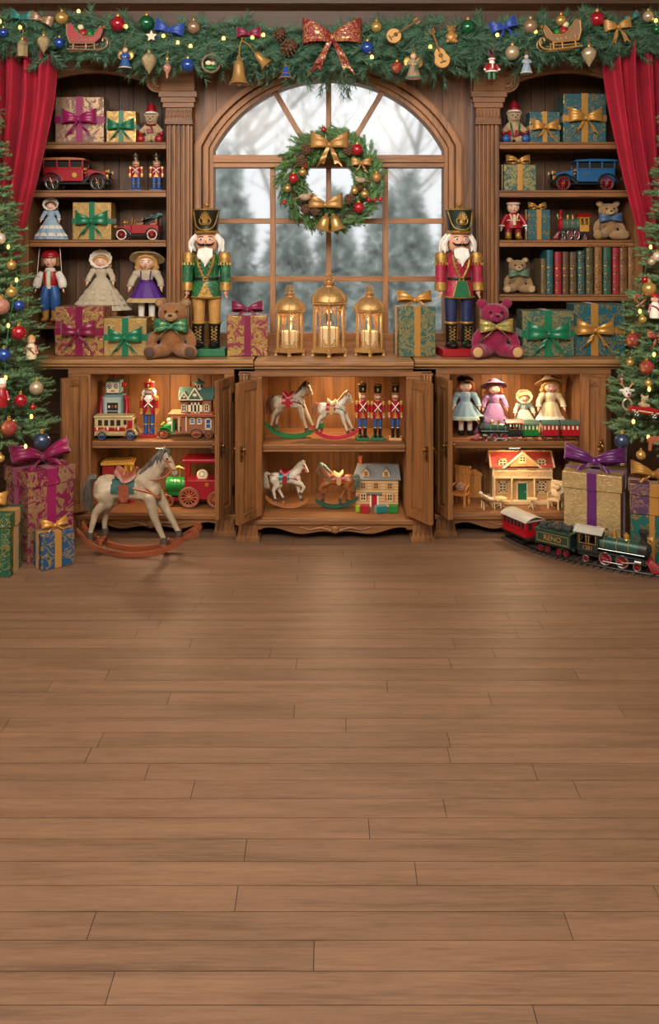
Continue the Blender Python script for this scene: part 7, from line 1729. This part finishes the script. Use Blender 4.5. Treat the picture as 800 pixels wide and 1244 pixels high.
b = MB('rib_wine'); b.torus((0, .02, .66), .1, .03, 'y', 14, 6, sy=2.); b.build('loop', e)
e = orn('hoop_ornament', 'round wooden hoop with a tiny bird scene and a pink ribbon', 256, 77, 25, cat='ornament'); b = MB('bb_copper'); b.torus((0, 0, 0), .42, .06, 'y', 28, 8); b.build('hoop', e); b = MB('cream'); b.ball((-.12, 0, .02), (.16, .08, .12), 10); b.ball((.14, 0, .0), (.14, .08, .11), 10); b.mat('toy_green').ball((0, 0, -.22), (.34, .1, .1), 12); b.mat('red').ball((.05, -.06, .12), .07, 8); b.build('birds', e); b = MB('rib_mag'); b.tube([(0, 0, .42), (-.03, 0, .8)], .05, 6, .4); b.build('ribbon', e)
# instruments
def guitar(label, px, py, h, ry, round_=False):
    e = orn('toy_mandolin' if round_ else 'toy_guitar', label, px, py, h, cat='ornament', ry=ry, d=GD - .14)
    b = MB('yellow'); t = .05
    o = [(.2 * math.cos(a) if round_ else (.17 if math.sin(a) > .2 else .215) * (1 - .22 * math.exp(-((math.sin(a) - .12) / .2) ** 2)) * math.cos(a), -.24 + (.2 if round_ else .27) * math.sin(a)) for a in [2 * PI * i / 40 for i in range(40)]]
    b.prism(o, -t, t); b.mat('leather').prism([(x * 1.06, (z + .24) * 1.05 - .24) for x, z in o], -t * .6, t * .8); b.build('soundbox', e, bev=.012)
    b = MB('cone'); b.cyl((0, -t - .004, -.18), .06, .008, 'y', 20); b.box((0, -t - .012, -.36), (.16, .02, .03)); b.build('rosette', e)
    b = MB('cone'); b.box((0, -t - .004, .2), (.05, .03, .55)); b.box((0, -t * .8, .5), (.085, .03, .14)); o2 = b.build('neck', e)
    b = MB('gold')
    for z in (.45, .5, .55):
        for s in (-1, 1): b.ball((s * .06, -t, z), .018, 6)
    for x in (-.014, 0, .014): b.tube([(x, -t - .024, -.36), (x, -t - .024, .45)], .003, 4)
    b.build('strings', o2)
guitar('small round mandolin lying on the garland beside the blue bauble', 487, 38, 44, 1.0, True); guitar('small yellow guitar hanging beside the gold bear', 532, 60, 46, -.35)
e = orn('gold_bear', 'small gold sitting bear on the garland beside the green bauble', 548, 42, 24, cat='ornament'); b = MB('bow_gold'); b.ball((0, 0, -.15), (.27, .24, .3), 14); b.ball((0, -.03, .25), (.22, .2, .2), 14); b.ball((0, -.2, .2), (.09, .08, .07), 10)
for s in (-1, 1): b.ball((s * .17, 0, .42), .08, 8); b.tube([(s * .22, 0, .0), (s * .25, -.16, -.15)], .08, 8); b.tube([(s * .14, -.1, -.36), (s * .24, -.26, -.38)], .1, 8)
b.build('body', e, rem=.03); b = MB('pupil'); b.ball((-.08, -.22, .3), .03, 6); b.ball((.08, -.22, .3), .03, 6); b.ball((0, -.28, .22), .03, 6); b.build('face', e)
e = orn('star_ornament', 'rough brown star tucked beside the royal blue bow near the green bauble', 184, 44, 16, cat='ornament'); b = MB('bb_copper'); P = [(math.cos(PI / 2 + i * PI / 5) * (.5 if i % 2 == 0 else .24), math.sin(PI / 2 + i * PI / 5) * (.5 if i % 2 == 0 else .24)) for i in range(10)]; b.prism(P, -.09, .09); b.build('star', e, bev=.03)
# tree figures
def peg(label, px, py, h, tr, coat, capm):
    e = orn('peg_doll', label, px, py, h, tr=tr, cat='ornament'); b = MB(coat); b.lathe([(.2, -.5), (.22, -.4), (.19, .0), (.12, .14)], n=18); b.mat('red').tube(spline([(-.17, -.1, .0), (0, -.2, -.08), (.16, -.12, -.3)], 5), .035, 6); b.build('body', e)
    b = MB('doll_skin'); b.ball((0, 0, .27), .17, 14); b.mat('pupil').ball((-.06, -.155, .29), .02, 6); b.ball((.06, -.155, .29), .02, 6); b.build('head', e); b = MB(capm); b.lathe([(.18, .33), (.15, .43), (.06, .5), (0, .52)], n=16); b.build('cap', e)
    for s in (-1, 1): b = MB('red'); b.tube([(s * .18, 0, .06), (s * .26, -.04, -.2)], .055, 8); b.mat('doll_skin').ball((s * .265, -.045, -.24), .045, 8); b.build('arm', e)
peg('cream and red peg doll hanging on the tree beside the plain red bauble', 39, 421, 29, TL, 'cream', 'tan'); peg('red coated peg figure at the picture edge over the spotted bauble', 3, 476, 34, TL, 'red', 'white'); peg('red and white knitted figure hanging by the pale gold bauble', 794, 371, 30, TRR, 'white', 'red')
e = orn('pretzel', 'brown glazed pretzel hanging on the tree by the pale gold bauble', 776, 366, 18, tr=TRR, cat='ornament'); b = MB('leather'); b.tube(spline([(-.25, 0, -.35), (.1, -.04, -.1), (.4, 0, .25), (.15, .03, .45), (0, 0, .2), (-.15, .03, .45), (-.4, 0, .25), (-.1, .06, -.1), (.25, 0, -.35)], 7), .085, 8); b.build('twist', e)
e = orn('reindeer_head', 'white reindeer head with a red nose holding a ring', 760, 478, 22, tr=TRR, cat='ornament'); b = MB('cloth_white'); b.ball((0, 0, .1), (.25, .22, .28), 14); b.ball((0, -.16, -.04), (.17, .14, .15), 12); b.build('head', e)
b = MB('red'); b.ball((0, -.31, .0), .08, 10); b.build('nose', e); b = MB('pupil'); b.ball((-.1, -.2, .18), .035, 6); b.ball((.1, -.2, .18), .035, 6); b.build('eye', e)
for s in (-1, 1):
    b = MB('tan'); b.tube(spline([(s * .12, 0, .33), (s * .25, 0, .5), (s * .28, 0, .72)], 4), .035, 6); b.tube([(s * .24, 0, .5), (s * .4, 0, .58)], .03, 6); b.build('antler', e); b = MB('cloth_white'); b.ball((s * .3, 0, .2), (.14, .05, .08), 8); b.build('ear', e)
b = MB('bb_champagne'); b.torus((0, -.06, -.55), .24, .06, 'y', 24, 8, sy=1.25); b.build('ring', e)
e = orn('toy_truck', 'small red toy truck with a cream bear riding in it, hanging on the tree', 781, 497, 36, tr=TRR, cat='ornament', ry=.15)
b = MB('car_red'); b.prism([(-.5, -.12), (.5, -.12), (.5, .06), (.2, .1), (.14, .12), (-.5, .06)], -.14, .14); b.build('body', e, bev=.02); b = MB('cream'); b.bx(-.46, .46, -.15, .15, -.06, -.03); b.build('trim', e)
for x in (-.3, .3):
    for s in (-1, 1): wheel(e, (x, s * .15, -.14), .11, .05, 'rubber', 'silver', 6)
b = MB('fur_cream'); b.ball((-.05, 0, .14), (.14, .12, .14), 12); b.ball((-.05, -.02, .34), .12, 12)
for s in (-1, 1): b.ball((-.05 + s * .1, 0, .45), .05, 8); b.ball((-.05 + s * .15, -.06, .16), .06, 8)
b.build('bear_rider', e, rem=.025)
e = orn('gingerbread_horse', 'brown gingerbread horse hanging at the picture edge over the purple gift', 797, 534, 28, tr=TRR, cat='ornament'); b = MB('leather'); b.prism([(-.4, -.45), (-.28, -.45), (-.24, -.15), (.1, -.15), (.16, -.45), (.28, -.45), (.3, .05), (.36, .3), (.5, .22), (.55, .32), (.38, .5), (.3, .56), (.2, .42), (.1, .18), (-.3, .16), (-.46, .05), (-.44, -.1), (-.38, -.05)], -.06, .06); b.build('biscuit', e, bev=.03)
